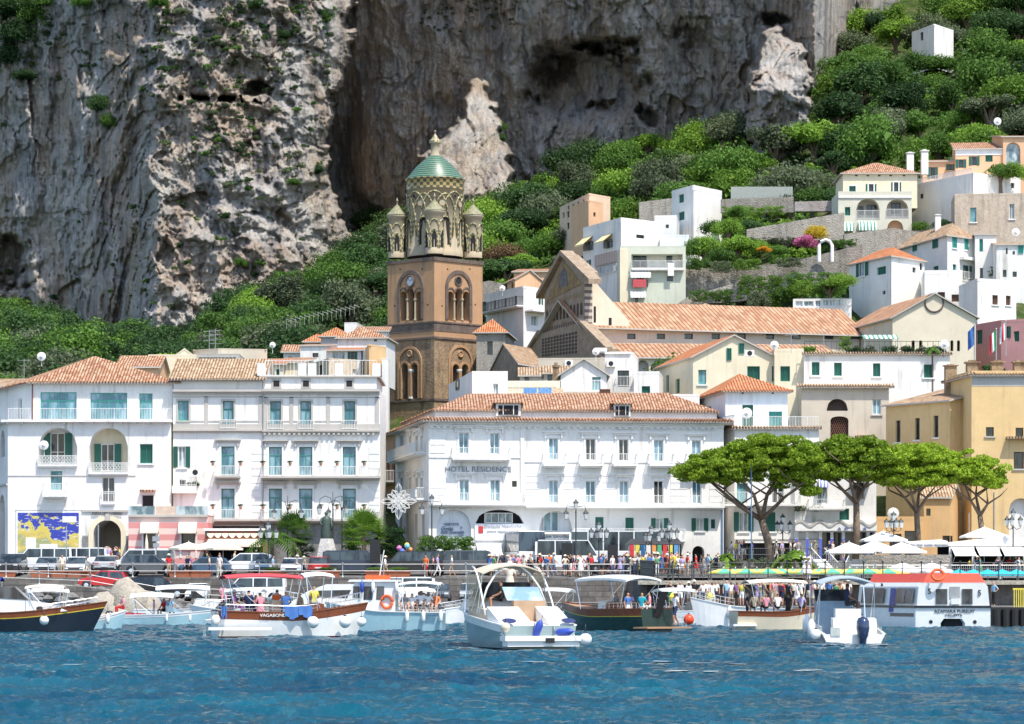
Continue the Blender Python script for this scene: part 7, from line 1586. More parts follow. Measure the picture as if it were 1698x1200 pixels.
pine('third umbrella pine with a slender dark trunk before the orange cottage', 252, (1520, 925), (1520, 850), [[(1500, 825, 0), (1478, 800, 0)], [(1536, 825, 1), (1552, 805, 1)], [(1512, 820, -1), (1505, 790, -1)], [(1524, 815, 2), (1526, 785, 2)]],
  [(1490, 780, 44, 36), (1540, 785, 48, 38), (1515, 768, 50, 26), (1470, 788, 22, 22), (1455, 775, 26, 28), (1565, 795, 26, 30), (1515, 800, 50, 14)], 3, .26)
pine('rightmost umbrella pine with a bent pale trunk against the yellow building', 253, (1629, 918), (1625, 855), [[(1610, 830, 0), (1600, 805, 0)], [(1638, 835, 0), (1636, 810, 0)], [(1618, 820, 2), (1620, 800, 2)]],
  [(1600, 790, 40, 34), (1635, 800, 33, 34), (1575, 785, 30, 32)], 4, .26)
def palm(px, D, pyb, pyt, label, kind, R_, n, name='palm_tree', tr=.2, mat=None):
 z = ground(px, D); o = Vector((XW(px, D), D, z)); e = empty(name, o, label, 'palm tree' if name == 'palm_tree' else 'plant'); h = ZW(pyb, D) - z; rng = random.Random(int(px)); b = MB()
 b.tube([(0, 0, -.3), (.05, 0, h * .5), (0, 0, h)], [tr * 1.2, tr, tr * .9], 8); b.build('trunk', TRUNKM, e); m_ = mat or (L_MID if kind != 'fan' else L_BRIGHT)
 for k in range(n):
  a_ = k * 2.399; el = rng.uniform(-.35, 1.35) if kind == 'fan' else rng.uniform(.1, 1.3); b = MB(); d = Vector((math.cos(a_) * math.cos(el), math.sin(a_) * math.cos(el), math.sin(el))); side = d.cross(Vector((0, 0, 1))).normalized(); up = side.cross(d)
  if kind == 'fan':
   c = Vector((0, 0, h)) + d * R_ * .5; b.tube([(0, 0, h), c], .02, 4)
   for j in range(-7, 8):
    t_ = j / 7 * 1.45; q = (d * math.cos(t_) + side * math.sin(t_)); tip = c + q * R_ * .55 - Vector((0, 0, R_ * .10 * abs(t_))); w_ = side * .045 * math.cos(t_) - d * .045 * math.sin(t_); b.poly([c, c + (tip - c) * .5 + w_, tip, c + (tip - c) * .5 - w_])
  else:
   pts = [Vector((0, 0, h)) + d * R_ * s_ / 8 - Vector((0, 0, R_ * .85 * (s_ / 8) ** 2.1)) for s_ in range(9)]; b.tube(pts, .02, 4)
   for s_ in range(1, 9):
    for sd_ in (-1, 1):
     for q_ in (0, .5):
      p = pts[s_ - 1].lerp(pts[s_], q_); L_ = R_ * .30 * (1 - abs(s_ / 8 - .45)) if kind == 'feather' else R_ * .16; tip = p + side * sd_ * L_ + (pts[s_] - pts[s_ - 1]) * .7 - Vector((0, 0, L_ * .35)); w_ = (pts[s_] - pts[s_ - 1]).normalized() * (.05 if kind == 'feather' else .28); b.poly([p - w_, p + w_, tip + w_ * .3, tip - w_ * .3])
  b.build('frond', m_, e)
palm(450, 245, 895, 0, 'low feather palm with arching fronds left of the statue', 'feather', 2.9, 22); palm(487, 247, 885, 0, 'fan palm with shaggy dark skirt left of the statue', 'fan', 2.1, 46, mat=L_MID); palm(500, 248, 915, 0, 'short fan palm half hidden below the taller fan palm', 'fan', 1.5, 26, mat=L_DARK); palm(603, 246, 888, 0, 'broad bright fan palm right of the statue', 'fan', 2.4, 60)
palm(1316, 240, 925, 0, 'banana plant with big torn leaves behind the deck railing', 'banana', 2.2, 9, 'banana_plant', .12, L_BRIGHT); palm(1203, 243, 925, 0, 'small banana plant left of the raised terrace', 'banana', 1.3, 8, 'banana_plant', .08, L_BRIGHT)
palm(1546, 283, 580, 0, 'little palm on the planted roof terrace', 'feather', 1.1, 20, 'palm_tree', .08); palm(853, 362, 533, 0, 'small palm at the corner of the laundry house', 'fan', 1.3, 20)
def hedge(px0, px1, py0, py1, D, depth, label, mat=None, name='hedge'):
 S_ = D / FOC; o = P((px0 + px1) / 2, py1, D); w, h = (px1 - px0) * S_, (py1 - py0) * S_; rng = np.random.default_rng(int(px0)); cs = []
 for _ in range(int(w * h * depth * 9) + 14): cs.append((rng.uniform(-.5, .5) * w, rng.uniform(0, 1) * depth, rng.uniform(.15, 1) * h - .15, rng.uniform(.25, .42)))
 x = mobj(name, quads_mesh('leaves', puffs(cs, .07, 70, rng), mat or L_MID), None, o); return tag(x, label, name)
hedge(694, 782, 887, 922, 246.5, 1.8, 'clipped block of trees with bare stems in front of the hotel arch'); hedge(622, 667, 872, 922, 247, 2.2, 'tall clipped dark hedge right of the fan palm', L_DARK); hedge(570, 592, 876, 925, 248, 1.6, 'clipped hedge left of the broad fan palm', L_MID)
hedge(1333, 1352, 573, 585, 284, .7, 'golden green shrub at the left end of the planted terrace', L_BRIGHT, 'shrub')
for px, w_ in ((1415, 'first'), (1440, 'second'), (1475, 'third'), (1505, 'fourth'), (1530, 'fifth'), (1558, 'last')): hedge(px - 9, px + 9, 573, 585, 284.5, .6, f'{w_} shrub from the left along the planted roof terrace', L_DARK if px % 2 else L_OLIVE, 'shrub')
hedge(1396, 1410, 556, 585, 286, .6, 'leafy climber beside the striped terrace awning', L_BRIGHT, 'shrub'); hedge(310, 327, 795, 806, 256.3, .5, 'green plant on the small balcony terrace', L_MID, 'shrub'); hedge(1205, 1300, 925, 933, 246, .5, 'flower bed along the raised terrace edge', L_OLIVE, 'shrub')
hedge(1018, 1048, 888, 896, 255.3, .4, 'potted greenery along the hotel first terrace', L_OLIVE, 'shrub'); hedge(1320, 1360, 838, 845, 258.7, .4, 'flower boxes under the tallest pine crown', L_OLIVE, 'shrub')
b = MB(); S_ = 286 / FOC; b.prism([(0, 0, 0), (3.3, 0, 0), (3.3, -1.6, -.45), (0, -1.6, -.45)], (0, 0, .05)); [b.tube([(x, -1.5, -.45), (x, -1.5, -2.2)], .04, 5, 1) for x in (.1, 3.2)]; o = b.build('terrace_awning', [striped('green_striped_canvas', (.78, .8, .78), (.10, .28, .2), .45), METAL], loc=P(1429, 556, 286)); tag(o, 'green and white striped awning over the planted roof terrace', 'awning')
for i, (x0, x1, y0, y1, D) in enumerate([(1140, 1175, 425, 448, 372), (1180, 1215, 432, 452, 372), (1222, 1262, 428, 447, 372), (1145, 1215, 478, 500, 366), (1290, 1330, 425, 442, 372), (1225, 1300, 455, 500, 364), (1305, 1400, 450, 496, 362), (1240, 1320, 392, 402, 389), (1200, 1300, 340, 356, 405), (1380, 1420, 395, 410, 383)]): hedge(x0, x1, y0, y1, D, 1.2, f'wild greenery spilling over the terraces, {("first", "second", "third", "fourth", "fifth", "sixth", "seventh", "eighth", "ninth", "last")[i]} patch counted from the pale green house', (L_MID, L_OLIVE, L_BRIGHT)[i % 3], 'shrub')
# vine rows on the slope left of the tower
b = MB()
for k in range(16): p = P(475 + k * 7.5, 545 - k * 1.6, 345 + k); g0 = p; b.tube([g0, g0 + Vector((0, 0, 1.2))], .03, 4); b.tube([g0 + Vector((0, 0, 1.1)), g0 + Vector((.7, -.6, .8))], .03, 4)
o = b.build('vine_trellis', plain('pale_posts', (.33, .34, .3))); tag(o, 'pale posts of a vine trellis climbing the slope left of the bell tower', 'trellis')
# ---------------------------------------------------------------- parasols
def parasol_me(r, h, drop, mats, sides=8, val=.16):
 c = MB(); pts = [(r * math.cos(2 * math.pi * k / sides + math.pi / sides), r * math.sin(2 * math.pi * k / sides + math.pi / sides), h - drop) for k in range(sides)]
 for k in range(sides):
  a_, d_ = pts[k], pts[(k + 1) % sides]; m_ = k % len(mats); c.poly([a_, d_, (0, 0, h)], m_); c.poly([(a_[0], a_[1], a_[2] - val), (d_[0], d_[1], d_[2] - val), d_, a_], m_)
 p = MB(); p.tube([(0, 0, 0), (0, 0, h + .1)], .03, 6); return c.mesh('canopy', mats), p.mesh('pole', WHITEF)
def parasol(me, px, D, z, label, group): e = empty('parasol', (XW(px, D), D, z), label, 'parasol', 0, group); mobj('canopy', me[0], e, (0, 0, 0)); mobj('pole', me[1], e); return e
CNV = plain('white_canvas', (.76, .75, .72), .9); CNC = plain('cream_canvas', (.74, .66, .54)); YEL = plain('yellow_canvas2', (.72, .62, .14), .9); GRN = plain('mint_canvas', (.12, .48, .30), .9); TUR = plain('turquoise_canvas', (.03, .42, .52), .9)
PB_ = parasol_me(2.5, 2.9, .75, [CNV], 4); PC_ = parasol_me(1.7, 2.6, .5, [CNC], 8); PY_ = parasol_me(1.25, 2.0, .35, [YEL, GRN], 8, .1); PT_ = parasol_me(1.0, 2.0, .4, [TUR], 8, .1); PW_ = parasol_me(1.6, 2.2, .6, [CNV], 8)
for px, D, z, lb in [(1408, 238.5, 3.25, 'left large white square parasol by the white stairs'), (1450, 240.5, 3.4, 'middle large white square parasol'), (1495, 238.5, 3.25, 'right large white square parasol beside the sign awning'), (1632, 246, 4.6, 'wide pale parasol under the rightmost pine'), (1465, 247, 4.3, 'cream square parasol below the third pine')]: parasol(PB_, px, D, z, lb, 'large terrace parasols')
for px, D, lb in [(313, 243.5, 'cream cafe parasol left of the red brown awning'), (345, 244, 'cream cafe parasol under the scalloped awning'), (370, 243.4, 'cream cafe parasol right of the scalloped awning')]: parasol(PC_, px, D, ground(px, D), lb, 'cream cafe parasols')
rg = random.Random(3)
for k in range(18): px = 1205 + (k % 9) * 33 + (k // 9) * 14 + rg.uniform(-9, 9); parasol(PY_, px, 219 + (k // 9) * 7 + rg.uniform(-1, 1), 2.0, ['yellow and green beach parasol, %s from the left in the %s row' % (('first', 'second', 'third', 'fourth', 'fifth', 'sixth', 'seventh', 'eighth', 'last')[k % 9], ('front', 'rear')[k // 9])][0], 'yellow and green beach parasols')
for k in range(6): parasol(PT_, 1590 + k * 24, 222, 1.9, f'{("leftmost", "second", "third", "fourth", "fifth", "rightmost")[k]} turquoise parasol below the restaurant railing', 'turquoise beach parasols')
for px, w_ in ((1497, 'left'), (1545, 'right')): parasol(PW_, px, 221, 2.2, f'{w_} small white parasol just behind the red lifeboat roof', 'small white parasols')
b = MB(); b.lathe([(.06, .9), (.16, 1.3), (.14, 2.2), (.03, 2.9), (0, 3)], 8); b.tube([(0, 0, 0), (0, 0, 1)], .03, 5); o = b.build('closed_parasol', CNC, loc=(XW(243, 249), 249, ground(243, 249))); tag(o, 'closed cream parasol before the rose building', 'parasol')
# restaurant on the deck, kiosk, stairs
e = empty('deck_restaurant', (XW(1532, 244), 244, 3.3), 'white deck restaurant with three tilted awnings and lettered canvas', 'restaurant'); S_ = 244 / FOC; X_ = lambda px: (px - 1532) * S_; Z_ = lambda py: ZW(py, 244) - 3.3
b = MB(); b.prism([(X_(1572), 0, Z_(905)), (X_(1760), 0, Z_(905)), (X_(1760), 0, Z_(892)), (X_(1645), 0, Z_(891)), (X_(1572), 0, Z_(899))], (0, 7, 0)); b.build('roof', plain('white_canvas', (.76, .75, .72)), e)
b = MB(); b.prism([(X_(1508), 0, Z_(908)), (X_(1571.8), 0, Z_(906)), (X_(1571.8), 0, Z_(897)), (X_(1508), 0, Z_(901))], (0, 4, .2)); b.build('side_canopy', CNV, e); lettering(e, 'bar risto cucina ristorante', (X_(1541), -.04, Z_(903)), .28, plain('sign_grey_ink', (.35, .35, .4)), 0, 3.0)
for px in (1574, 1612, 1655, 1697, 1740): b = MB(); b.box(X_(px), .05, -.4, X_(px + 4), .3, Z_(905)); b.build('post', WHITEF, e)
for px in (1577, 1618, 1659, 1702): b = MB(); b.prism([(X_(px), -.02, Z_(907)), (X_(px + 36), -.02, Z_(907)), (X_(px + 39), -1.3, Z_(922)), (X_(px + 3), -1.3, Z_(922))], (0, 0, .03)); b.tube([(X_(px + 2), 0, Z_(935)), (X_(px + 3), -1.3, Z_(922))], .02, 4); b.build('awning', CNV, e)
b = MB(); b.box(X_(1574), 6.5, -.4, X_(1760), 6.8, Z_(905)); b.build('rear_wall', DARK, e); b = MB(); b.box(X_(1574), .0, -.4, X_(1760), .04, Z_(945)); b.build('counter', plain('blue_grey_panel', (.25, .35, .45)), e)
e = empty('souvenir_kiosk', (XW(1085, 246), 246, ground(1085, 246)), 'souvenir kiosk with a dark canopy and bright hanging towels', 'kiosk'); b = MB(); b.prism([(-2.3, 0, 2.3), (2.3, 0, 2.3), (2.0, 0, 2.75), (-1.8, 0, 2.75)], (0, 2.6, 0)); b.build('canopy', plain('dark_canvas', (.10, .10, .11)), e); b = MB(); [b.box(x, 0.1, 0, x + .08, .18, 2.3) for x in (-2.1, -.7, .7, 2.0)]; b.build('frame', METAL, e)
for k in range(9): c_ = [(.6, .05, .05), (.7, .6, .1), (.1, .3, .55), (.75, .72, .68), (.7, .3, .1), (.1, .4, .2)][k % 6]; b = MB(); b.box(-2 + k * .45, .02, 1.2 - (k % 3) * .2, -1.65 + k * .45, .07, 2.25); b.build('hanging_towel', plain('towel_%d' % (k % 6), c_, .9), e)
for px, w_ in ((1385, 'left'), (1412, 'right')):
 b = MB(); n = 9
 for k in range(n): b.box(-.6, k * .27, k * .17, .6, k * .27 + .28, k * .17 + .17)
 for s_ in (-.65, .65): b.tube([(s_, 0, .9), (s_, n * .27, n * .17 + .9)], .035, 5); [b.tube([(s_, k * .27, k * .17), (s_, k * .27, k * .17 + .9)], .015, 4) for k in range(n)]
 o = b.build('staircase', WHITEF, loc=(XW(px, 240), 240, 3.3), rz=.5 if w_ == 'left' else -.4); tag(o, f'{w_} of the two white stairs climbing beside the large parasols', 'staircase')
b = MB(); b.box(0, 0, 0, 7.5, .4, 1.9); o = b.build('garden_wall', MAS2, loc=(XW(1425, 243.5), 243.5, 3.3)); tag(o, 'pale rough stone wall behind the large white parasols', 'wall')
# ---------------------------------------------------------------- people
SKIN = [plain('skin_fair', (.55, .33, .24), .6), plain('skin_tan', (.42, .23, .15), .6), plain('skin_dark', (.20, .11, .07), .6)]
HAIR = [plain('hair_dark', (.02, .014, .01), .6), plain('hair_brown', (.10, .05, .03), .6), plain('hair_fair', (.38, .26, .12), .6)]
CLO = {k: plain('cloth_' + k, c, .9) for k, c in dict(white=(.75, .75, .74), navy=(.02, .03, .08), black=(.02, .02, .022), red=(.55, .03, .03), orange=(.75, .16, .03), pink=(.68, .28, .34), blue=(.06, .16, .42), sky=(.25, .45, .62), lilac=(.42, .36, .62), khaki=(.36, .30, .20), grey=(.25, .25, .26), yellow=(.72, .60, .08), green=(.08, .28, .14), cream=(.68, .62, .50), teal=(.02, .35, .45), purple=(.24, .10, .26), denim=(.08, .12, .22)).items()}
def person_me(pose, key, dress=False, longleg=False, seed=0):
 """one skinned body; cloth and skin are told apart by the nearest bone"""
 P_ = dict(pel=(0, 0, .95), wa=(0, 0, 1.10), ch=(0, .01, 1.33), ne=(0, .01, 1.50), he=(0, -.02, 1.60), cr=(0, 0, 1.71))
 for s_, n_ in ((-1, 'l'), (1, 'r')):
  P_['sh' + n_] = (s_ * .17, .01, 1.42); P_['el' + n_] = (s_ * .24, .03, 1.16); P_['ha' + n_] = (s_ * .25, -.06, .90); P_['fi' + n_] = (s_ * .25, -.09, .80)
  P_['hi' + n_] = (s_ * .09, 0, .90); P_['kn' + n_] = (s_ * .10, -.02, .50); P_['an' + n_] = (s_ * .10, .03, .09); P_['to' + n_] = (s_ * .12, -.13, .035)
 def st(**k): P_.update(k)
 if pose == 'walk': st(knr=(.10, -.18, .52), anr=(.10, -.12, .12), tor=(.11, -.28, .05), knl=(-.10, .06, .50), anl=(-.10, .30, .14), tol=(-.11, .18, .04), har=(.25, .12, .95), fir=(.25, .10, .86), hal=(-.25, -.20, .98), fil=(-.25, -.27, .92))
 if pose == 'arm': st(elr=(.30, -.12, 1.38), har=(.16, -.26, 1.58), fir=(.11, -.22, 1.64))
 if pose == 'both': st(elr=(.28, -.20, 1.28), har=(.12, -.36, 1.46), fir=(.06, -.38, 1.50), ell=(-.28, -.20, 1.28), hal=(-.12, -.36, 1.46), fil=(-.06, -.38, 1.50))
 if pose == 'hip': st(elr=(.38, .08, 1.18), har=(.20, -.02, 1.02), fir=(.14, -.06, 1.0), ell=(-.38, .08, 1.18), hal=(-.20, -.02, 1.02), fil=(-.14, -.06, 1.0))
 if pose == 'sit':
  for s_, n_ in ((-1, 'l'), (1, 'r')): st(**{'kn' + n_: (s_ * .13, -.45, .98), 'an' + n_: (s_ * .13, -.42, .52), 'to' + n_: (s_ * .14, -.60, .47), 'el' + n_: (s_ * .26, -.05, 1.16), 'ha' + n_: (s_ * .16, -.28, 1.06), 'fi' + n_: (s_ * .13, -.36, 1.04)})
 V_ = list(P_); E_ = [('pel', 'wa'), ('wa', 'ch'), ('ch', 'ne'), ('ne', 'he'), ('he', 'cr')]
 for n_ in 'lr': E_ += [('ch', 'sh' + n_), ('sh' + n_, 'el' + n_), ('el' + n_, 'ha' + n_), ('ha' + n_, 'fi' + n_), ('pel', 'hi' + n_), ('hi' + n_, 'kn' + n_), ('kn' + n_, 'an' + n_), ('an' + n_, 'to' + n_)]
 rad = dict(pel=.15, wa=.125, ch=.155, ne=.055, he=.095, cr=.085, sh=.075, el=.05, ha=.035, fi=.028, hi=.10, kn=.065, an=.045, to=.035)
 me = bpy.data.meshes.new('person'); me.from_pydata([P_[v] for v in V_], [(V_.index(a_), V_.index(c_)) for a_, c_ in E_], []); o = bpy.data.objects.new('person_source', me); col.objects.link(o)
 sk = o.modifiers.new('skin', 'SKIN'); sd_ = me.skin_vertices[0].data
 for i, v in enumerate(V_): r = rad[v if v in rad else v[:2]]; sd_[i].radius = (r, r * (.72 if v in ('ch', 'wa', 'pel') else 1)); sd_[i].use_root = v == 'pel'
 ss = o.modifiers.new('sub', 'SUBSURF'); ss.levels = 1; ss.render_levels = 1; dg = bpy.context.evaluated_depsgraph_get(); dg.update(); m2 = bpy.data.meshes.new_from_object(o.evaluated_get(dg)); bpy.data.objects.remove(o)
 segs = [(a_, c_, Vector(P_[a_]), Vector(P_[c_])) for a_, c_ in E_]; m2.materials.clear()
 for q in range(4): m2.materials.append(SKIN[0])
 mi = []; hz = P_['cr'][2]
 for f in m2.polygons:
  c = f.center; best = None
  for a_, d_, A_, B_ in segs:
   t_ = max(0, min(1, (c - A_).dot(B_ - A_) / (B_ - A_).length_squared)); ds = (c - A_.lerp(B_, t_)).length / rad[a_ if a_ in rad else a_[:2]]
   if best is None or ds < best[0]: best = (ds, a_, d_, t_)
  _, a_, d_, t_ = best; k = 0
  if a_ in ('wa', 'ch') or (a_ == 'pel' and d_ == 'wa' and t_ > .4): k = 1 if d_ != 'ne' or t_ < .5 else 0
  elif a_[:2] == 'sh': k = 1 if t_ < .75 else 0
  elif a_ in ('ne', 'he'): k = 3 if (c.y > .015 and c.z > 1.52) or c.z > 1.70 else 0
  elif a_ == 'pel' or a_[:2] == 'hi': k = 2 if (longleg or t_ < .8 or a_ == 'pel') else 0
  elif a_[:2] == 'kn': k = 2 if longleg else 0
  elif a_[:2] == 'an': k = 3
  if dress and k == 2: k = 1
  mi.append(k)
 m2.polygons.foreach_set('material_index', mi); m2.polygons.foreach_set('use_smooth', [True] * len(mi)); m2.name = 'person_' + key; return m2
PME = {}
for pose in ('stand', 'walk', 'arm', 'both', 'hip', 'sit'):
 PME[pose, 0] = person_me(pose, pose); PME[pose, 1] = person_me(pose, pose + '_long', longleg=True)
sk_ = MB(); sk_.lathe([(.15, 1.12), (.17, 1.0), (.27, .55), (.265, .53)], 14, (0, 0, 0)); SKM = sk_.mesh('skirt', CLO['white'], True); ht = MB(); ht.lathe([(.0, .125), (.08, .12), (.10, .03), (.20, .015), (.21, .0), (.10, .0)], 12); HTM = ht.mesh('sun_hat', CLO['cream'], True); bgm = MB(); bgm.box(-.13, .12, 1.08, .13, .25, 1.42); BGM = bgm.mesh('backpack', CLO['navy'])
pr = random.Random(21); NPEOPLE = 0
FACE_ = ['facing the water', 'turned to the left', 'turned to the right', 'seen from behind']
def person(x, y, z, rz, pose, top, low, where, group, skirt=False, hat=False, bag=False, hair=None, sk=None, longleg=None, h=None, label=None):
 longleg = pr.random() < .35 if longleg is None else longleg; me = PME[pose, int(longleg)]; o = bpy.data.objects.new('person', me); col.objects.link(o); o.location = (x, y, z); o.rotation_euler = (0, 0, rz)
 s_ = (pr.uniform(.94, 1.06) if h is None else h / 1.75); o.scale = (s_,) * 3
 for i, m_ in enumerate((SKIN[pr.choice([0, 0, 1, 1, 2]) if sk is None else sk], CLO[top], CLO[low], HAIR[pr.choice([0, 0, 1, 2]) if hair is None else hair])): o.material_slots[i].link = 'OBJECT'; o.material_slots[i].material = m_
 if skirt: k = mobj('skirt', SKM, o); k.material_slots[0].link = 'OBJECT'; k.material_slots[0].material = CLO[top]
 if hat: mobj('sun_hat', HTM, o, (0, 0, 1.66))
 if bag: mobj('backpack', BGM, o)
 act = {'walk': 'walking', 'stand': 'standing', 'arm': 'shading their eyes', 'both': 'raising a camera', 'hip': 'with hands on hips', 'sit': 'sitting'}[pose]
 extra = (' dress' if skirt else f' top, {low} {"trousers" if longleg else "shorts"}'); l_ = label or f'person in {top}{extra}{", hat" if hat else ""} {act} {where}'; tag(o, ' '.join(l_.split()[:16]).rstrip(','), 'person', group); return o
def rand_person(px, D, z, where, group, faces=(0, 6.28), poses=('stand', 'walk', 'arm', 'hip', 'stand', 'walk'), pal=None):
 pal = pal or ['white', 'white', 'white', 'navy', 'black', 'red', 'pink', 'blue', 'sky', 'lilac', 'khaki', 'grey', 'yellow', 'green', 'cream', 'orange']
 person(XW(px, D), D, z, pr.uniform(*faces), pr.choice(poses), pr.choice(pal), pr.choice(['navy', 'khaki', 'white', 'denim', 'black', 'cream', 'grey']), where, group, skirt=pr.random() < .22, hat=pr.random() < .2, bag=pr.random() < .12)
G1 = 'people walking on the promenade'
for px, D, pose, top, low, kw in [(706, 239.3, 'stand', 'orange', 'red', {}), (718, 239.4, 'walk', 'pink', 'black', {}), (726, 239.5, 'walk', 'lilac', 'white', {}), (639, 239.4, 'walk', 'white', 'khaki', dict(hat=True)), (749, 239.4, 'walk', 'white', 'khaki', {}), (493, 239.5, 'walk', 'grey', 'navy', dict(hat=True)), (504, 239.4, 'stand', 'khaki', 'navy', dict(hat=True, bag=True)), (453, 239.5, 'walk', 'sky', 'grey', {}), (364, 239.6, 'stand', 'white', 'cream', {}),
         (280, 239.6, 'stand', 'red', 'khaki', dict(hat=True)), (311, 239.5, 'stand', 'navy', 'black', {}), (316, 239.8, 'walk', 'purple', 'black', {}), (347, 239.9, 'walk', 'cream', 'denim', {}), (103, 240, 'stand', 'cream', 'khaki', {}), (146, 240.5, 'walk', 'white', 'cream', {})]:
 person(XW(px, D), D, 3.37, pr.uniform(-.9, .9) if pose == 'stand' else pr.choice([1.4, -1.5]), pose, top, low, 'beside the promenade railing', G1, **kw)
sd = lambda p, a_, c_: ('at the left end', 'left of the middle', 'in the middle', 'right of the middle', 'at the right end')[min(4, max(0, int((p - a_) / (c_ - a_) * 5)))]
for k in range(16): rand_person(pr.uniform(155, 200), pr.uniform(247, 252), 4.2, 'before the sea gate', 'people at the sea gate')
for k in range(12): rand_person(pr.uniform(335, 470), pr.uniform(245, 247), ground(380, 246), 'near the cafe awning', G1)
for k in range(46): px = pr.uniform(805, 1035); D = pr.uniform(239.4, 243); rand_person(px, D, ground(px, D), f'{sd(px, 805, 1035)} of the hotel crowd', 'crowd before the hotel')
for k in range(46): px = pr.uniform(1035, 1195); D = pr.uniform(239.8, 245); rand_person(px, D, ground(px, D), f'{sd(px, 1035, 1195)} of the kiosk crowd', 'crowd by the souvenir kiosk')
for k in range(20): px = pr.uniform(1200, 1400); rand_person(px, pr.uniform(247.6, 252), 4.76, f'{sd(px, 1200, 1400)} of the raised terrace', 'people on the raised terrace')
for k in range(12): px = pr.uniform(1580, 1690); rand_person(px, pr.uniform(241, 247), 3.3, 'at the deck restaurant', 'guests of the deck restaurant', poses=('stand', 'hip'))
GP = 'bathers and travellers on the pier'
for px, pose, top, low, kw in [(1112, 'both', 'black', 'green', {}), (1128, 'walk', 'white', 'white', {}), (1142, 'stand', 'white', 'grey', dict(hat=True)), (1151, 'hip', 'black', 'khaki', dict(hat=True)), (1166, 'stand', 'white', 'navy', {}), (1173, 'stand', 'white', 'khaki', {}), (1181, 'walk', 'white', 'cream', {}), (1187, 'stand', 'white', 'navy', {}), (1205, 'stand', 'sky', 'denim', {}), (1212, 'stand', 'white', 'khaki', {}), (1222, 'walk', 'purple', 'black', {}), (1230, 'arm', 'yellow', 'white', {})]:
 D = pr.uniform(208.4, 210.5); person(XW(px, D), D, 1.26, pr.uniform(-.6, .8), pose, top, low, 'on the low pier', GP, **kw)
for k in range(34): px = pr.uniform(1240, 1440); D = pr.uniform(208.2, 213.5); rand_person(px, D, 1.26, f'{sd(px, 1240, 1440)} of the pier queue', GP)
for px, top, kw in [(1341, 'white', dict(hat=True)), (1334, 'white', dict(hat=True))]: person(XW(px, 215), 215, 3.06, 2.4, 'arm', top, 'white', 'on the deck above the pier', GP, skirt=True, **kw)
person(XW(1631, 209), 209, 1.26, 1.2, 'stand', 'white', 'navy', 'beside the tender boat on the pier', GP, longleg=True); person(XW(1648, 209.5), 209.5, 1.26, -1, 'hip', 'sky', 'black', 'beside the yellow rack on the pier', GP, longleg=True)
for px, c_, w_ in ((1115, 'yellow', 'left'), (1177, 'yellow', 'right')): b = MB(); b.lathe([(0, 0), (.2, .05), (.24, .3), (.12, .52), (.03, .6)], 10); o = b.build('bag', CLO[c_], loc=(XW(px, 208), 208, 1.6)); b2 = MB(); b2.tube([(0, 0, .55), (0, .3, 1.0)], .015, 4); b2.build('strap', CLO['white'], o); tag(o, f'{w_} bright yellow dry bag carried on the pier', 'bag')
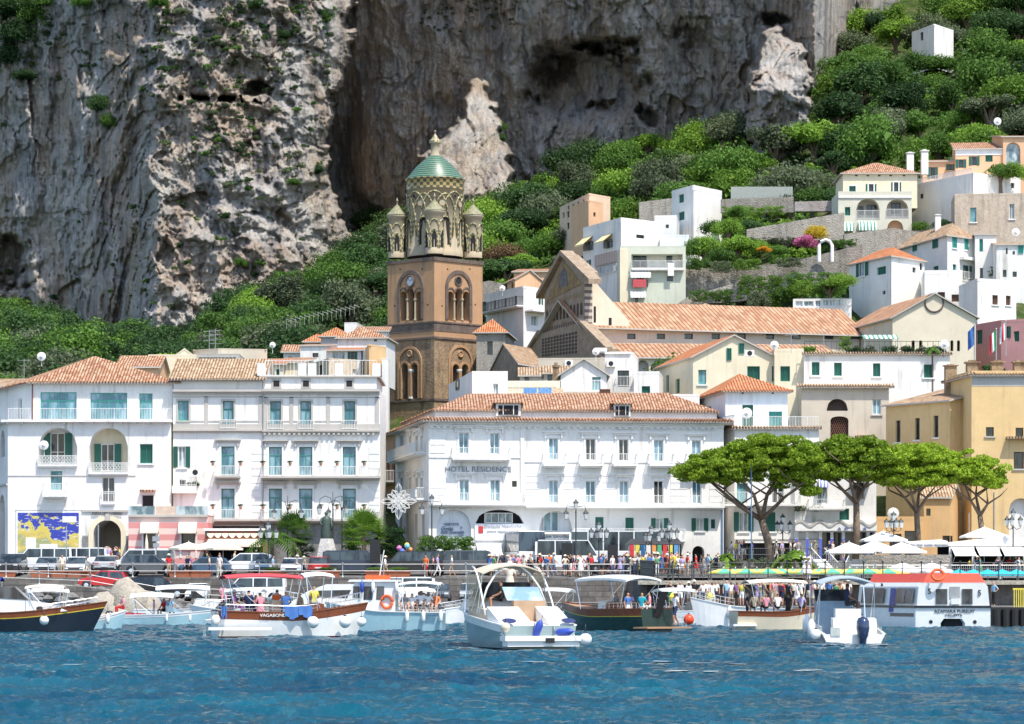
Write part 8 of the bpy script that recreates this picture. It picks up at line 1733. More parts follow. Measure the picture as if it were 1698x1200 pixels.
# ---------------------------------------------------------------- boats
GEL = paint('white_gelcoat', (.80, .80, .78)); NAVY = paint('navy_hull', (.012, .018, .03)); GRNH = paint('dark_green_hull', (.012, .035, .03)); SKYH = paint('pale_blue_hull', (.36, .56, .62)); MAHO = plain('mahogany', (.20, .06, .025), .25); TEAK = striped('teak_deck', (.42, .26, .15), (.36, .21, .12), .1, 1); YELS = plain('yellow_stripe', (.7, .55, .05), .4); REDB = plain('red_boot_top', (.4, .03, .03), .5); CRM = paint('cream_hull', (.70, .60, .45)); TINT = glass('tinted_screen', (.03, .03, .035), (.10, .11, .12)); SCRN = glass('blue_screen', (.20, .32, .40), (.42, .55, .62)); CUSH = plain('cream_cushion', (.66, .56, .42), .8)
class Boat:
 def __init__(s, name, label, px, D, rz, L, B, sheer, mats, strake=.22, line=.0, stern=1.0, floor=.45, cock=(.06, .68), deck=None, draft=.35, full=2.2, cat='boat'):
  s.e = empty(name, (XW(px, D), D, 0), label, cat, R(rz)); s.L, s.B = L, B; s.D = D; n = 18; zs = lambda t: float(np.interp(t, [0, .5, 1], sheer)) if len(sheer) == 3 else sheer[0]; s.zs = lambda t: sheer[0] + (sheer[1] - sheer[0]) * min(1, t * 2) if t < .5 else sheer[1] + (sheer[2] - sheer[1]) * ((t - .5) * 2) ** 1.5
  def hb(t): return B / 2 * ((1 - ((t - .38) / .62) ** full) if t > .38 else (1 - (1 - stern) * ((.38 - t) / .38) ** 2))
  s.hb = hb; m = MB(); T_ = [k / n for k in range(n + 1)]; rows = []
  for t in T_:
   z = s.zs(t); b_ = max(.015, hb(t)); lv = [(-draft, .45), (.10, .84), (z - strake - line, .96), (z - strake, .97), (z, 1.0)]; rk = .10 * L * max(0, t - .8) / .2
   rows.append([(-L / 2 + L * t + (rk * (zz + draft) / (z + draft) - rk * .7), b_ * f_, zz) for zz, f_ in lv])
  for r0, r1 in zip(rows[:-1], rows[1:]):
   for k in range(4):
    if k == 2 and line == 0: continue
    for sg in (-1, 1):
     q = [(x, sg * y, z) for x, y, z in (r0[k], r1[k], r1[k + 1], r0[k + 1])]; m.poly(q if sg < 0 else q[::-1], (0, 1, 3, 2)[k])
  m.poly([(x, -y, z) for x, y, z in rows[0]] + [(x, y, z) for x, y, z in rows[0]][::-1], 1); m.build('hull', mats, s.e)
  d = MB(); g = MB(); w = .10
  for i, t in enumerate(T_[:-1]):
   u = T_[i + 1]; z0, z1 = s.zs(t), s.zs(u); inside = cock[0] <= t and u <= cock[1] + .02; f0, f1 = (floor, floor) if inside else (z0 - .03, z1 - .03); x0, x1 = rows[i][4][0], rows[i + 1][4][0]; y0, y1 = rows[i][4][1], rows[i + 1][4][1]
   q = .82 if inside else 1; d.poly([(x0, -y0 * q + .03, f0), (x1, -y1 * q + .03, f1), (x1, y1 * q - .03, f1), (x0, y0 * q - .03, f0)])
   for sg in (-1, 1):
    d.poly([(x0, sg * (y0 * q - .04), f0), (x1, sg * (y1 * q - .04), f1), (x1, sg * (y1 - .05), z1), (x0, sg * (y0 - .05), z0)], 1)
    q4 = [Vector((x0, sg * (y0 + .03), z0)), Vector((x1, sg * (y1 + .03), z1)), Vector((x1, sg * max(0, y1 - w), z1)), Vector((x0, sg * max(0, y0 - w), z0))]; g.prism(q4, (0, 0, .045))
  d.build('deck', [deck or TEAK, GEL], s.e); g.build('gunwale', mats[4] if len(mats) > 4 else mats[2], s.e); s.d = {}
 def P(s, x, y, z): return s.e.matrix_basis @ Vector((x, y, z))
 def add(s, name, mat, fn, smooth=False): b = MB(); fn(b); return b.build(name, mat, s.e, smooth)
 def canopy(s, x0, x1, w, z, rise, mat, name='canopy', poles=True, th=.05, foot=None):
  b = MB(); n = 8
  for sgn, m_ in ((0, 0),):
   for k in range(n):
    y0, y1 = -w + 2 * w * k / n, -w + 2 * w * (k + 1) / n; h0, h1 = z + rise * (1 - (y0 / w) ** 2), z + rise * (1 - (y1 / w) ** 2); xs = [x0 + (x1 - x0) * j / 5 for j in range(6)]
    for j in range(5): e0, e1 = -.10 * abs(j / 2.5 - 1) ** 2, -.10 * abs((j + 1) / 2.5 - 1) ** 2; b.prism([(xs[j], y0, h0 + e0), (xs[j + 1], y0, h0 + e1), (xs[j + 1], y1, h1 + e1), (xs[j], y1, h1 + e0)], (0, 0, th))
  b.build(name, mat, s.e)
  if poles:
   f = foot if foot is not None else s.zs(.4); p = MB()
   for x in (x0 + .1, x1 - .1):
    for sg in (-1, 1): p.tube([(x, sg * w * .97, z), (x * .8 + (x0 + x1) * .1, sg * s.B / 2 * .88, f)], .025, 5)
   for sg in (-1, 1): p.tube([(x0 + .1, sg * w * .97, z - .02), ((x0 + x1) / 2, sg * s.B / 2 * .88, f)], .018, 5)
   p.build('canopy_frame', STEEL, s.e)
 def rail(s, t0, t1, h, n=8, name='rail', mid=True):
  b = MB()
  for sg in (-1, 1):
   pts = []
   for k in range(n + 1):
    t = t0 + (t1 - t0) * k / n; p = Vector((-s.L / 2 + s.L * t, sg * s.hb(t) * .95, s.zs(t))); pts.append(p + Vector((0, 0, h))); b.tube([p, pts[-1]], .014, 4)
   b.tube(pts, .018, 5); b.tube([q - Vector((0, 0, h * .5)) for q in pts], .012, 4)
  return b.build(name, STEEL, s.e)
 def prism(s, name, mat, prof, y0, y1): b = MB(); b.prism([(x, y0, z) for x, z in prof], (0, y1 - y0, 0)); return b.build(name, mat, s.e)
 def who(s, x, y, z, rz, pose, top, low, where, **kw): p = s.P(x, y, z); return person(p.x, p.y, p.z, s.e.rotation_euler.z + R(rz), pose, top, low, where, 'people aboard the boats', **kw)
def outboard(s, x, z, mat, sc=1.0, y=0):
 b = MB(); b.lathe([(0, 1.25), (.20, 1.2), (.29, 1.05), (.30, .75), (.24, .45), (.17, .3), (.13, -.1), (.10, -.5), (0, -.6)], 12); b.v = [(vx * 1.25 * sc + x, vy * .95 * sc + y, vz * sc + z) for vx, vy, vz in b.v]; o = b.build('outboard_motor', mat, s.e, True); b = MB(); b.lathe([(0, 1.262), (.15, 1.245), (.02, 1.25)], 10); b.v = [(vx * sc + x, vy * sc + y, vz * sc + z) for vx, vy, vz in b.v]; b.build('badge', STEEL, o)
def fender(boat, x, y, z, r, long, label, mat=GEL, tip=None):
 b = MB()
 if long: b.lathe([(0, -long / 2), (r * .5, -long / 2 + .02), (r, -long / 2 + r), (r, long / 2 - r), (r * .5, long / 2 - .02), (.03, long / 2 + .04), (0, long / 2 + .05)], 10)
 else: b.ball((0, 0, 0), r, 14); b.lathe([(r * .45, r * .86), (.05, r * 1.12), (0, r * 1.15)], 8, m=1)
 b.tube([(0, 0, (long or r) * .5), (0, 0, (long or r) * .5 + .5)], .012, 4, 1); p = boat.P(x, y, z); o = b.build('fender', [mat, tip or PD], None, True); o.location = p; return tag(o, label, 'fender', 'fenders hung over the boat sides')
W0 = 'on the '
# a: dark gozzo at the left edge
A1 = Boat('wooden_launch', 'navy hulled wooden launch with varnished strake and blue canopy at the left edge', 10, 165, 4, 10.4, 2.9, (1.25, 1.15, 1.75), [YELS, NAVY, MAHO, YELS, MAHO], .28, .05, .8, .5)
A1.prism('cabin', GEL, [(-1.2, .9), (3.4, 1.25), (2.6, 1.62), (.4, 2.0), (-1.2, 2.0)], -.85, .85); A1.prism('windscreen', TINT, [(-.9, 1.98), (1.3, 1.86), (.55, 2.55), (-.9, 2.62)], -.88, .88); A1.canopy(-3.2, -.2, 1.25, 2.95, .2, plain('blue_canvas', (.02, .04, .28), .8)); A1.canopy(1.1, 3.2, 1.0, 2.55, .12, CNC, foot=1.5)
A1.add('porthole', TINT, lambda b: b.prism([(1.9 + .2 * math.cos(k * .63), -.856, 1.4 + .11 * math.sin(k * .63)) for k in range(10)], (0, -.01, 0))); A1.rail(.7, .98, .3); A1.who(-1.6, -.2, .75, 60, 'sit', 'lilac', 'white', 'at the helm of the navy wooden launch'); A1.who(-3, .3, .7, 20, 'sit', 'grey', 'black', 'under the blue canopy'); fender(A1, 2.2, -1.55, .75, .26, 0, 'white ball fender on the navy hull'); 
C1 = Boat('speedboat', 'small pale blue boat half hidden behind the navy bow', 143, 172, 30, 4.6, 1.8, (.7, .75, 1.2), [SKYH, SKYH, GEL, GEL], .15); fender(C1, .9, -1.0, .75, .12, .6, 'white long fender on the small boat behind the navy bow')
# b: pale blue speedboat with outboard
S1 = Boat('speedboat', 'pale blue and white speedboat with black outboard and cream canopy', 266, 196, 2, 6.3, 2.2, (.72, .78, 1.05), [SKYH, SKYH, GEL, GEL], .16, floor=.35, cock=(.05, .62)); outboard(S1, -3.3, .1, paint('black_cowling', (.015, .015, .017)), .75); S1.canopy(-1.9, .9, .95, 1.95, .22, CNV); S1.prism('windscreen', SCRN, [(.4, .95), (1.5, .95), (.6, 1.4), (.4, 1.4)], -.7, .7)
S1.prism('seat', plain('red_cushion', (.45, .05, .08)), [(-2.6, .4), (-1.0, .4), (-1.0, .85), (-2.6, .95)], -.8, .8)
S1.who(-.4, -.2, .35, -80, 'stand', 'lilac', 'white', 'standing in the pale blue speedboat', h=1.45); S1.who(.6, .2, .15, 20, 'sit', 'sky', 'white', 'in the bow of the pale blue speedboat'); S1.who(.2, .5, .15, -40, 'sit', 'red', 'black', 'behind the speedboat skipper'); S1.who(-2.4, -.3, .3, -60, 'sit', 'pink', 'red', 'on the red cushion of the speedboat')
for x, w_ in ((.5, 'middle'), (2.0, 'bow')): fender(S1, x, -1.15, .55, .09, .5, f'white fender at the {w_} of the pale blue speedboat')
M1 = Boat('motorboat', 'white motorboat with a dark brown hull band behind the pale blue speedboat', 312, 208, 5, 7.5, 2.6, (1.0, 1.05, 1.4), [NAVY, MAHO, GEL, GEL], .5, deck=GEL); M1.canopy(-2.2, 1.5, 1.15, 2.45, .25, CNV); M1.prism('cabin', GEL, [(.2, 1.1), (3.2, 1.25), (2.0, 1.75), (.6, 1.8)], -.9, .9); M1.prism('windscreen', TINT, [(.2, 1.8), (1.2, 1.78), (.5, 2.3), (.2, 2.3)], -.85, .85); M1.rail(.6, .97, .5); M1.who(2.4, 0, 1.0, 10, 'sit', 'pink', 'pink', 'sunbathing on the white motorboat bow')
# c: gozzo with red canopy
V1 = Boat('excursion_boat', 'white excursion boat with mahogany strake and red canopy full of passengers', 480, 152, 14, 7.6, 2.9, (1.35, 1.25, 1.75), [REDB, GEL, MAHO, MAHO, MAHO], .34, .05, .9, .55, (.04, .72))
p_ = V1.P(-1.0, -1.47, 1.18); lettering(V1.e, 'VAGABONDA', (-1.0, -1.475, 1.14), .22, GEL, R(1), 1.5); V1.canopy(-3.4, .5, 1.25, 3.05, .15, plain('red_canvas', (.5, .06, .07), .8)); V1.canopy(.55, 2.1, 1.2, 3.12, .16, CNV, foot=1.5)
V1.add('swim_platform', GEL, lambda b: b.prism([(-4.3, -1.4, .42), (-1.2, -1.75, .42), (-1.9, -2.1, .42), (-4.4, -2.0, .42)], (0, 0, .14))); V1.add('ladder', STEEL, lambda b: [b.tube([(-4.5, -1.6 + k * .5, .1), (-4.5, -1.6 + k * .5, .9), (-4.2, -1.6 + k * .5, .95)], .02, 5) for k in (0, 1)]); V1.rail(.05, .66, .35); V1.rail(.74, .98, .55)
V1.prism('helm_seat', CUSH, [(-.9, .6), (-.4, .6), (-.4, 1.9), (-.9, 1.9)], .1, .9); V1.prism('bench', GEL, [(-3.0, .6), (-.2, .6), (-.2, 1.05), (-3.0, 1.05)], -1.25, -.7); V1.prism('console', MAHO, [(1.0, .6), (1.8, .6), (1.6, 1.7), (1.1, 1.8)], -.9, .9)
for x, y, z, rz, ps, tp, lw, wh, kw in [(-2.9, -.6, .6, 60, 'sit', 'purple', 'purple', 'under the red canopy at the stern', dict(hat=True)), (-1.7, .1, .6, 0, 'stand', 'black', 'black', 'behind the red canopy bench', dict(h=1.6)), (-.6, .2, .62, 170, 'stand', 'orange', 'red', 'under the middle of the red canopy', dict(h=1.85)), (-1.6, -.7, .62, 200, 'sit', 'pink', 'white', 'on the red canopy boat bench', dict(skirt=True)), (-.3, -.7, .62, 180, 'sit', 'blue', 'blue', 'beside the blue towels', {}),
        (.5, -.1, .6, -60, 'stand', 'khaki', 'cream', 'at the front of the red canopy', dict(h=1.7)), (1.2, .3, .6, 120, 'stand', 'lilac', 'black', 'leaning at the console', dict(h=1.7, skirt=True)), (1.1, -.9, .9, 190, 'sit', 'yellow', 'cream', 'sitting on the gunwale by the console', {}), (-2.2, -.8, .62, 150, 'sit', 'navy', 'navy', 'at the stern rail', {})]: V1.who(x, y, z, rz, ps, tp, lw, W0 + 'red canopy boat, ' + wh, **kw)
for (x0, x1, z0, lb, c_) in ((-.5, .9, 1.6, 'bright blue towel draped over the rail of the red canopy boat', 'blue'), (-3.7, -3.4, 1.6, 'blue flag cloth hanging at the stern of the red canopy boat', 'blue')):
 b = MB(); n = 6
 for k in range(n): a_, d_ = x0 + (x1 - x0) * k / n, x0 + (x1 - x0) * (k + 1) / n; w_ = .04 * math.sin(k * 2.1); b.prism([(a_, -1.5 + w_, z0), (d_, -1.5 - w_, z0), (d_, -1.56 - w_, z0 - .55 - .12 * math.sin(k * 1.7)), (a_, -1.56 + w_, z0 - .55 - .12 * math.sin(k * 1.7 - .8))], (0, .02, 0))
 o = b.build('towel', CLO[c_], None); o.matrix_basis = V1.e.matrix_basis; tag(o, lb, 'towel')
for x, y, lb in ((.9, -1.65, 'large white ball fender midships of the red canopy boat'), (2.6, -1.25, 'white ball fender near the bow of the red canopy boat'), (3.55, -.7, 'white ball fender at the bow of the red canopy boat'), (-3.9, -1.2, 'white ball fender at the stern of the red canopy boat')): fender(V1, x, y, .8 if x > 0 else .95, .31 if x < 3 and x > 0 else .25, 0, lb)
# d: pale blue passenger boat
D1 = Boat('passenger_boat', 'pale blue wooden passenger boat with a boxy white wheelhouse and orange lifebuoy', 640, 166, 176, 6.4, 2.4, (1.15, 1.2, 1.75), [GEL, SKYH, SKYH, GEL, GEL], .12, 0, .95, .5, (.04, .45), GEL)
D1.prism('wheelhouse', GEL, [(-.6, .6), (2.2, 1.2), (2.0, 2.05), (1.6, 2.85), (-.6, 2.85)], -.85, .85); D1.prism('wheelhouse_roof', GEL, [(-.8, 2.85), (2.0, 2.85), (1.9, 2.97), (-.8, 2.97)], -1.0, 1.0); D1.canopy(-3.1, -.8, 1.0, 2.75, .1, CNV)
for x0, x1, z0 in ((1.35, 1.75, 1.95), (.65, 1.15, 1.85), (.0, .45, 1.85)): D1.prism('wheelhouse_window', TINT, [(x0, z0), (x1, z0 + .02), (x1 - .05, 2.6), (x0, 2.6)], .851, .865)
D1.add('roof_hatch', plain('orange_raft', (.75, .12, .03)), lambda b: b.box(-.2, -.4, 2.975, 1.1, .4, 3.2)); p_ = MB(); p_.tube([(.3 * math.cos(k * math.pi / 8), 0, .34 * math.sin(k * math.pi / 8)) for k in range(17)], .075, 8); o = p_.build('lifebuoy', plain('orange_raft', (.75, .12, .03)), None, True); o.location = D1.P(-.15, .95, 1.75); tag(o, 'orange lifebuoy on the pale blue wheelhouse', 'lifebuoy')
lettering(D1.e, 'JC588', (-2.6, 1.19, .98), .2, plain('sign_blue_ink', (.10, .18, .28)), math.pi, .6); D1.rail(.06, .38, .3); D1.add('mast', GEL, lambda b: b.tube([(.4, 0, 2.9), (.1, 0, 4.6)], .03, 5))
for k, (x, tp) in enumerate(((-1.1, 'grey'), (-1.5, 'white'), (-2.0, 'white'), (-2.4, 'white'), (-2.8, 'orange'), (-1.8, 'lilac'))): D1.who(x, .5 - .9 * (k == 5), .58, 175, 'sit', tp, 'navy', W0 + f'rear bench of the pale blue passenger boat, {("nearest the wheelhouse", "second", "third", "fourth", "last by the stern", "on the far side")[k]}', longleg=False)
for x, lb in ((2.1, 'long fender near the bow of the passenger boat'), (-1.3, 'long fender under the first passengers'), (-2.2, 'long fender under the last passengers'), (-3.15, 'long fender at the stern of the passenger boat')): fender(D1, x, 1.3 if x < 2 else .95, .95 if x < 2 else 1.4, .11, .62, lb)
for x, m_, lb in ((1.2, plain('blue_fender', (.04, .08, .4), .4), 'blue fender hung on the wheelhouse'), (.6, GEL, 'white fender hung on the wheelhouse'), (-.7, GEL, 'white fender at the rear of the wheelhouse roof')): fender(D1, x, 1.02, 2.55, .11, .6, lb, m_)
W1 = Boat('motorboat', 'white motor yacht with a long cream deckhouse behind the passenger boat', 560, 190, 178, 8.5, 3.0, (1.2, 1.3, 1.9), [NAVY, GEL, GEL, GEL], .15, deck=GEL); W1.prism('cabin', GEL, [(-2.0, 1.1), (3.2, 1.4), (1.8, 2.3), (.6, 2.75), (-2.0, 2.75)], -1.1, 1.1); W1.prism('cabin_window', TINT, [(-1.2, 1.85), (1.7, 1.95), (1.1, 2.35), (-1.2, 2.4)], 1.1, 1.115); W1.rail(.6, .98, .6)
# e: white cabin cruiser, stern on
K1 = Boat('motor_cruiser', 'big white motor cruiser seen from its stern with a hooped cream canopy', 842, 124.5, 107, 8.6, 3.35, (1.0, 1.35, 2.0), [plain('bottom_paint', (.02, .10, .11), .5), paint('grey_green_topsides', (.24, .32, .33)), GEL, NAVY, GEL], .28, .0, .93, .75, (.30, .62), GEL, full=2.8)
K1.add('swim_platform', GEL, lambda b: (b.box(-5.0, -1.62, .40, -4.25, 1.62, .60), b.box(-4.9, -1.5, .18, -4.2, 1.5, .40)), False)
for y0, y1, nm in ((-1.5, -.55, 'engine_hatch'), (.18, 1.5, 'engine_hatch')): K1.prism(nm, GEL, [(-4.28, .6), (-2.2, .9), (-2.0, 1.75), (-2.3, 1.66), (-3.6, 1.22), (-4.2, .85)], y0, y1)
K1.prism('teak_step', TEAK, [(-4.2, .6), (-2.0, .6), (-2.0, 1.2), (-2.4, .95), (-4.2, .70)], -.54, .17); K1.prism('cockpit_locker', plain('teak_panel', (.45, .30, .19)), [(-2.0, .8), (-1.7, .8), (-1.7, 2.0), (-2.0, 2.0)], -1.0, .35); K1.prism('windscreen', SCRN, [(-1.75, 2.0), (-1.6, 2.0), (-.9, 2.55), (-1.0, 2.55)], -1.0, .55)
K1.prism('sun_lounge', CUSH, [(-1.9, .8), (1.2, .8), (1.2, 1.75), (-1.9, 1.6)], .55, 1.35); K1.prism('sun_lounge', CUSH, [(-1.9, .8), (.4, .8), (.4, 1.75), (-1.9, 1.6)], -1.4, -1.05); K1.prism('foredeck_cabin', GEL, [(.8, 1.3), (3.2, 1.6), (2.4, 2.0), (1.0, 2.15)], -1.2, 1.2); K1.prism('windscreen', TINT, [(.6, 2.1), (1.5, 2.05), (.7, 2.75), (.55, 2.75)], -1.15, 1.15)
K1.add('canopy_hoop', GEL, lambda b: [b.tube([(x + .9 * math.sin(k / 8 * math.pi) * dx, y0 + (y1 - y0) * k / 8, 1.5 + 2.0 * math.sin(k / 8 * math.pi) ** .7) for k in range(9)], .045, 6) for x, dx, y0, y1 in ((-.9, .3, -1.5, 1.5),)], True)
K1.add('canopy_hoop', GEL, lambda b: [b.tube([(-1.8 + t_ * 2.4, sg * (1.5 - .15 * t_), 1.4 + 2.0 * math.sin(t_ * 1.57)) for t_ in (0, .2, .4, .6, .8, 1)], .04, 6) for sg in (-1, 1)], True); K1.canopy(-.9, 1.6, 1.35, 3.15, .35, plain('beige_canvas', (.52, .46, .36), .8), foot=1.5)
clr = NT('clear_canopy_film'); clr.col((.45, .38, .24)); clr.set(.1); tr_ = clr.new('BsdfTransparent'); mx_ = clr.new('MixShader'); mx_.inputs[0].default_value = .4; clr.link(tr_.outputs[0], mx_.inputs[1]); clr.link(clr.b.outputs[0], mx_.inputs[2]); clr.link(mx_.outputs[0], clr.out.inputs[0]); K1.prism('canopy_side', clr.mat, [(-.8, 1.7), (1.4, 1.7), (1.5, 3.1), (-.6, 3.1)], 1.36, 1.37); K1.prism('canopy_side', clr.mat, [(-.8, 1.7), (1.4, 1.7), (1.5, 3.1), (-.6, 3.1)], -1.37, -1.36)
K1.rail(.55, .97, .6); K1.add('name_plate', BLK, lambda b: b.box(-5.03, -.42, .32, -5.0, -.05, .52)); K1.prism('grab_rail', STEEL, [(-4.4, .6), (-4.34, .6), (-4.34, 1.1), (-4.4, 1.1)], -.62, -.58); K1.prism('grab_rail', STEEL, [(-4.4, .6), (-4.34, .6), (-4.34, 1.1), (-4.4, 1.1)], .2, .24)
NB = plain('blue_badge', (.03, .04, .12), .3)
for y in (-1.28, 1.2): K1.add('name_badge', NB, lambda b, y=y: b.prism([(-4.0 + .12 * math.sin(k * .52) , y + .27 * math.cos(k * .52), 1.20 + .10 * math.sin(k * .52)) for k in range(12)], (-.25, 0, .0)))
K1.who(-.5, .45, 1.15, 170, 'sit', 'black', 'black', 'at the left seat of the white cruiser'); K1.who(-.4, -.9, 1.2, 170, 'sit', 'lilac', 'white', 'at the helm of the white cruiser'); K1.who(3.0, -1.0, 1.9, 90, 'arm', 'cream', 'cream', 'boarding from the cruiser bow', skirt=True, hat=True)
fender(K1, -4.6, 1.5, .95, .20, 0, 'cream ball fender at the left stern corner of the cruiser', CRM); fender(K1, -4.9, -1.75, .45, .26, 0, 'white and blue ball fender at the right stern corner of the cruiser')
bf = plain('blue_fender', (.02, .03, .22), .5)
for y, rx, lb in ((.2, .35, 'blue covered fender leaning on the cruiser platform'), (-.9, 1.5, 'blue covered fender lying on the cruiser platform')): fender(K1, -4.75, y, .85 if rx < 1 else .75, .15, .75, lb, bf); o = col.objects[-1]; o.rotation_euler = (rx * .3, rx, 0)
# f: dark green gozzo with white hardtop, stern on
H1 = Boat('wooden_launch', 'dark green wooden launch with a white hard top and a man on its stern platform', 1012, 170, 128, 8.2, 2.9, (1.35, 1.3, 1.7), [GRNH, GRNH, MAHO, YELS, MAHO], .38, .04, .85, .55)
H1.canopy(-2.9, 1.6, 1.3, 2.95, .2, GEL, foot=1.3, th=.12); H1.prism('seat_back', MAHO, [(-.9, .6), (-.7, .6), (-.7, 1.75), (-.9, 1.75)], -.9, .9); H1.prism('console', GEL, [(.2, .6), (1.0, .6), (.8, 1.75), (.3, 1.8)], -1.0, .2); H1.add('swim_platform', TEAK, lambda b: (b.box(-5.2, -1.55, .28, -4.0, 1.7, .36),)); H1.add('gangway', BLK, lambda b: b.prism([(-4.1, -.15, .9), (-4.1, .35, .9), (-4.5, .15, 2.3), (-4.5, -.35, 2.3)], (-.06, 0, .02))); H1.add('ladder', STEEL, lambda b: [b.tube([(-5.1, -1.2 + k * .3, .3), (-5.1, -1.2 + k * .3, .9), (-4.8, -1.2 + k * .3, .9)], .02, 5) for k in (0, 1)]); H1.rail(.05, .4, .35)
o = H1.who(-4.7, -.75, .37, 175, 'walk', 'white', 'navy', 'with a white cap climbing from the stern platform of the dark green launch', hat=True, longleg=False, h=1.95)
for x, y, rz, ps, tp, wh in ((-2.6, .9, -90, 'stand', 'blue', 'at the left of the dark green launch'), (-3.1, .3, 30, 'sit', 'teal', 'on the left bench of the dark green launch'), (-1.6, -.1, 200, 'stand', 'lilac', 'in the middle of the dark green launch'), (-2.8, -.5, 150, 'sit', 'pink', 'beside the raised gangway'), (.2, -.6, 180, 'stand', 'grey', 'at the wheel of the dark green launch')): H1.who(x, y, .58, rz, ps, tp, 'white', wh, h=1.7)
p0 = H1.P(-4.3, -2.1, .75); b = MB(); b.ball((0, 0, 0), .3, 14); b.lathe([(.1, .27), (.04, .36), (0, .38)], 8, m=1); o = b.build('buoy', [plain('orange_buoy', (.8, .07, .02), .4), PD], None, True); o.location = p0; tag(o, 'bright orange ball buoy at the corner of the dark green launch', 'buoy')
# g: cream gozzo, h: white bow behind it
Q1 = Boat('wooden_launch', 'cream and mahogany launch with a light canopy carrying seated passengers', 1288, 176, 10, 5.2, 2.3, (1.15, 1.1, 1.45), [plain('green_bottom', (.03, .2, .12), .5), CRM, MAHO, CRM, MAHO], .28, .04, .95, .5); Q1.canopy(-1.9, 1.6, 1.0, 2.85, .15, CNC); Q1.add('swim_platform', GEL, lambda b: b.box(-2.9, -1.2, .3, -1.5, -.6, .42)); Q1.prism('bench', CUSH, [(-2.2, .55), (-.2, .55), (-.2, .95), (-2.2, .95)], -.9, -.4)
for x, y, rz, ps, tp, wh in ((-1.7, .3, 80, 'stand', 'black', 'at the left of the cream launch'), (-1.5, -.6, 180, 'sit', 'khaki', 'on the cream launch bench at the left'), (-.8, -.6, 190, 'sit', 'pink', 'in the middle of the cream launch bench'), (-.1, -.6, 180, 'sit', 'white', 'on the cream launch bench with a red cap'), (.7, .1, 200, 'stand', 'black', 'in a black shirt at the right of the cream launch'), (1.4, -.3, 150, 'sit', 'lilac', 'at the bow of the cream launch')): Q1.who(x, y, .55 if ps == 'stand' else .52, rz, ps, tp, 'black', wh, h=1.7)
N1 = Boat('motorboat', 'white pointed bow of a moored boat left of the cream launch', 1218, 190, 205, 6.0, 2.4, (1.2, 1.3, 1.9), [PD, GEL, GEL, GEL], .12, deck=GEL); N1.rail(.6, .98, .5); fender(N1, 1.0, 1.15, 1.0, .14, .7, 'white fender on the pointed white bow', GEL)
# i: outboard boat stern on
O1 = Boat('motorboat', 'small white motorboat with a dark blue outboard and grey sunshade seen from astern', 1396, 129.5, 95, 5.2, 2.75, (.55, .85, 1.3), [SKYH, GEL, GEL, GEL], .12, 0, .96, .4, (.04, .7), GEL, full=2.6); outboard(O1, -2.75, .05, paint('blue_cowling', (.03, .05, .11), .2), 1.0, -.35)
O1.prism('stern_seat', GEL, [(-2.1, .4), (-1.5, .4), (-1.4, 1.25), (-1.9, 1.2)], -1.1, .75); O1.prism('helm_seat', GEL, [(-1.0, .4), (-.4, .4), (-.5, 1.65), (-.9, 1.6)], -.65, .45); O1.prism('console', plain('blue_grey_panel', (.25, .35, .45)), [(.2, .4), (.9, .4), (.7, 1.9), (.3, 1.95)], -.5, 1.05); O1.prism('windscreen', TINT, [(.5, 1.92), (.6, 1.92), (1.0, 2.45), (.9, 2.45)], -.5, 1.05)
O1.canopy(-1.3, 1.2, 1.2, 2.72, .28, plain('grey_blue_canvas', (.34, .40, .46), .8), foot=.9); O1.rail(.1, .5, .25); O1.prism('boarding_ladder', STEEL, [(-2.65, .5), (-2.6, .5), (-2.6, .85), (-2.65, .85)], .6, 1.0); O1.who(-.4, -.15, .85, 0, 'sit', 'navy', 'black', 'at the helm of the small outboard boat', hair=0, h=1.9)
for x, y, z, lg, lb in ((-2.2, 1.55, .55, 0, 'white and blue ball fender at the stern of the small outboard boat'), (-1.2, 1.55, .75, .8, 'pale long fender on the left side of the small outboard boat'), (.2, 1.5, .95, .8, 'farther long fender on the left side of the small outboard boat')): fender(O1, x, y, z, .24 if not lg else .17, lg, lb)
for px, D, rz, L, w_, c_ in ((92, 186, 12, 5.5, 'behind the navy launch bow', SKYH), (395, 205, 170, 6.5, 'behind the red canopy boat stern', GEL), (700, 200, 8, 6.0, 'behind the passenger boat stern', GEL), (905, 198, 165, 7.0, 'between the white cruiser and the green launch', NAVY), (1130, 203, 20, 5.0, 'moored under the low pier', GEL), (1450, 200, 175, 6.5, 'behind the small outboard boat', GEL)):
 X1 = Boat('motorboat', 'moored motorboat with a light sunshade ' + w_, px, D, rz, L, 2.3, (.9, .95, 1.35), [c_, c_, GEL, GEL], .2, deck=GEL); X1.canopy(-1.8, .8, 1.0, 2.3, .2, (CNV, CNC, GEL)[px % 3]); X1.prism('windscreen', TINT, [(.6, 1.0), (1.5, 1.0), (1.0, 1.6), (.7, 1.6)], -.8, .8); X1.rail(.6, .97, .45)
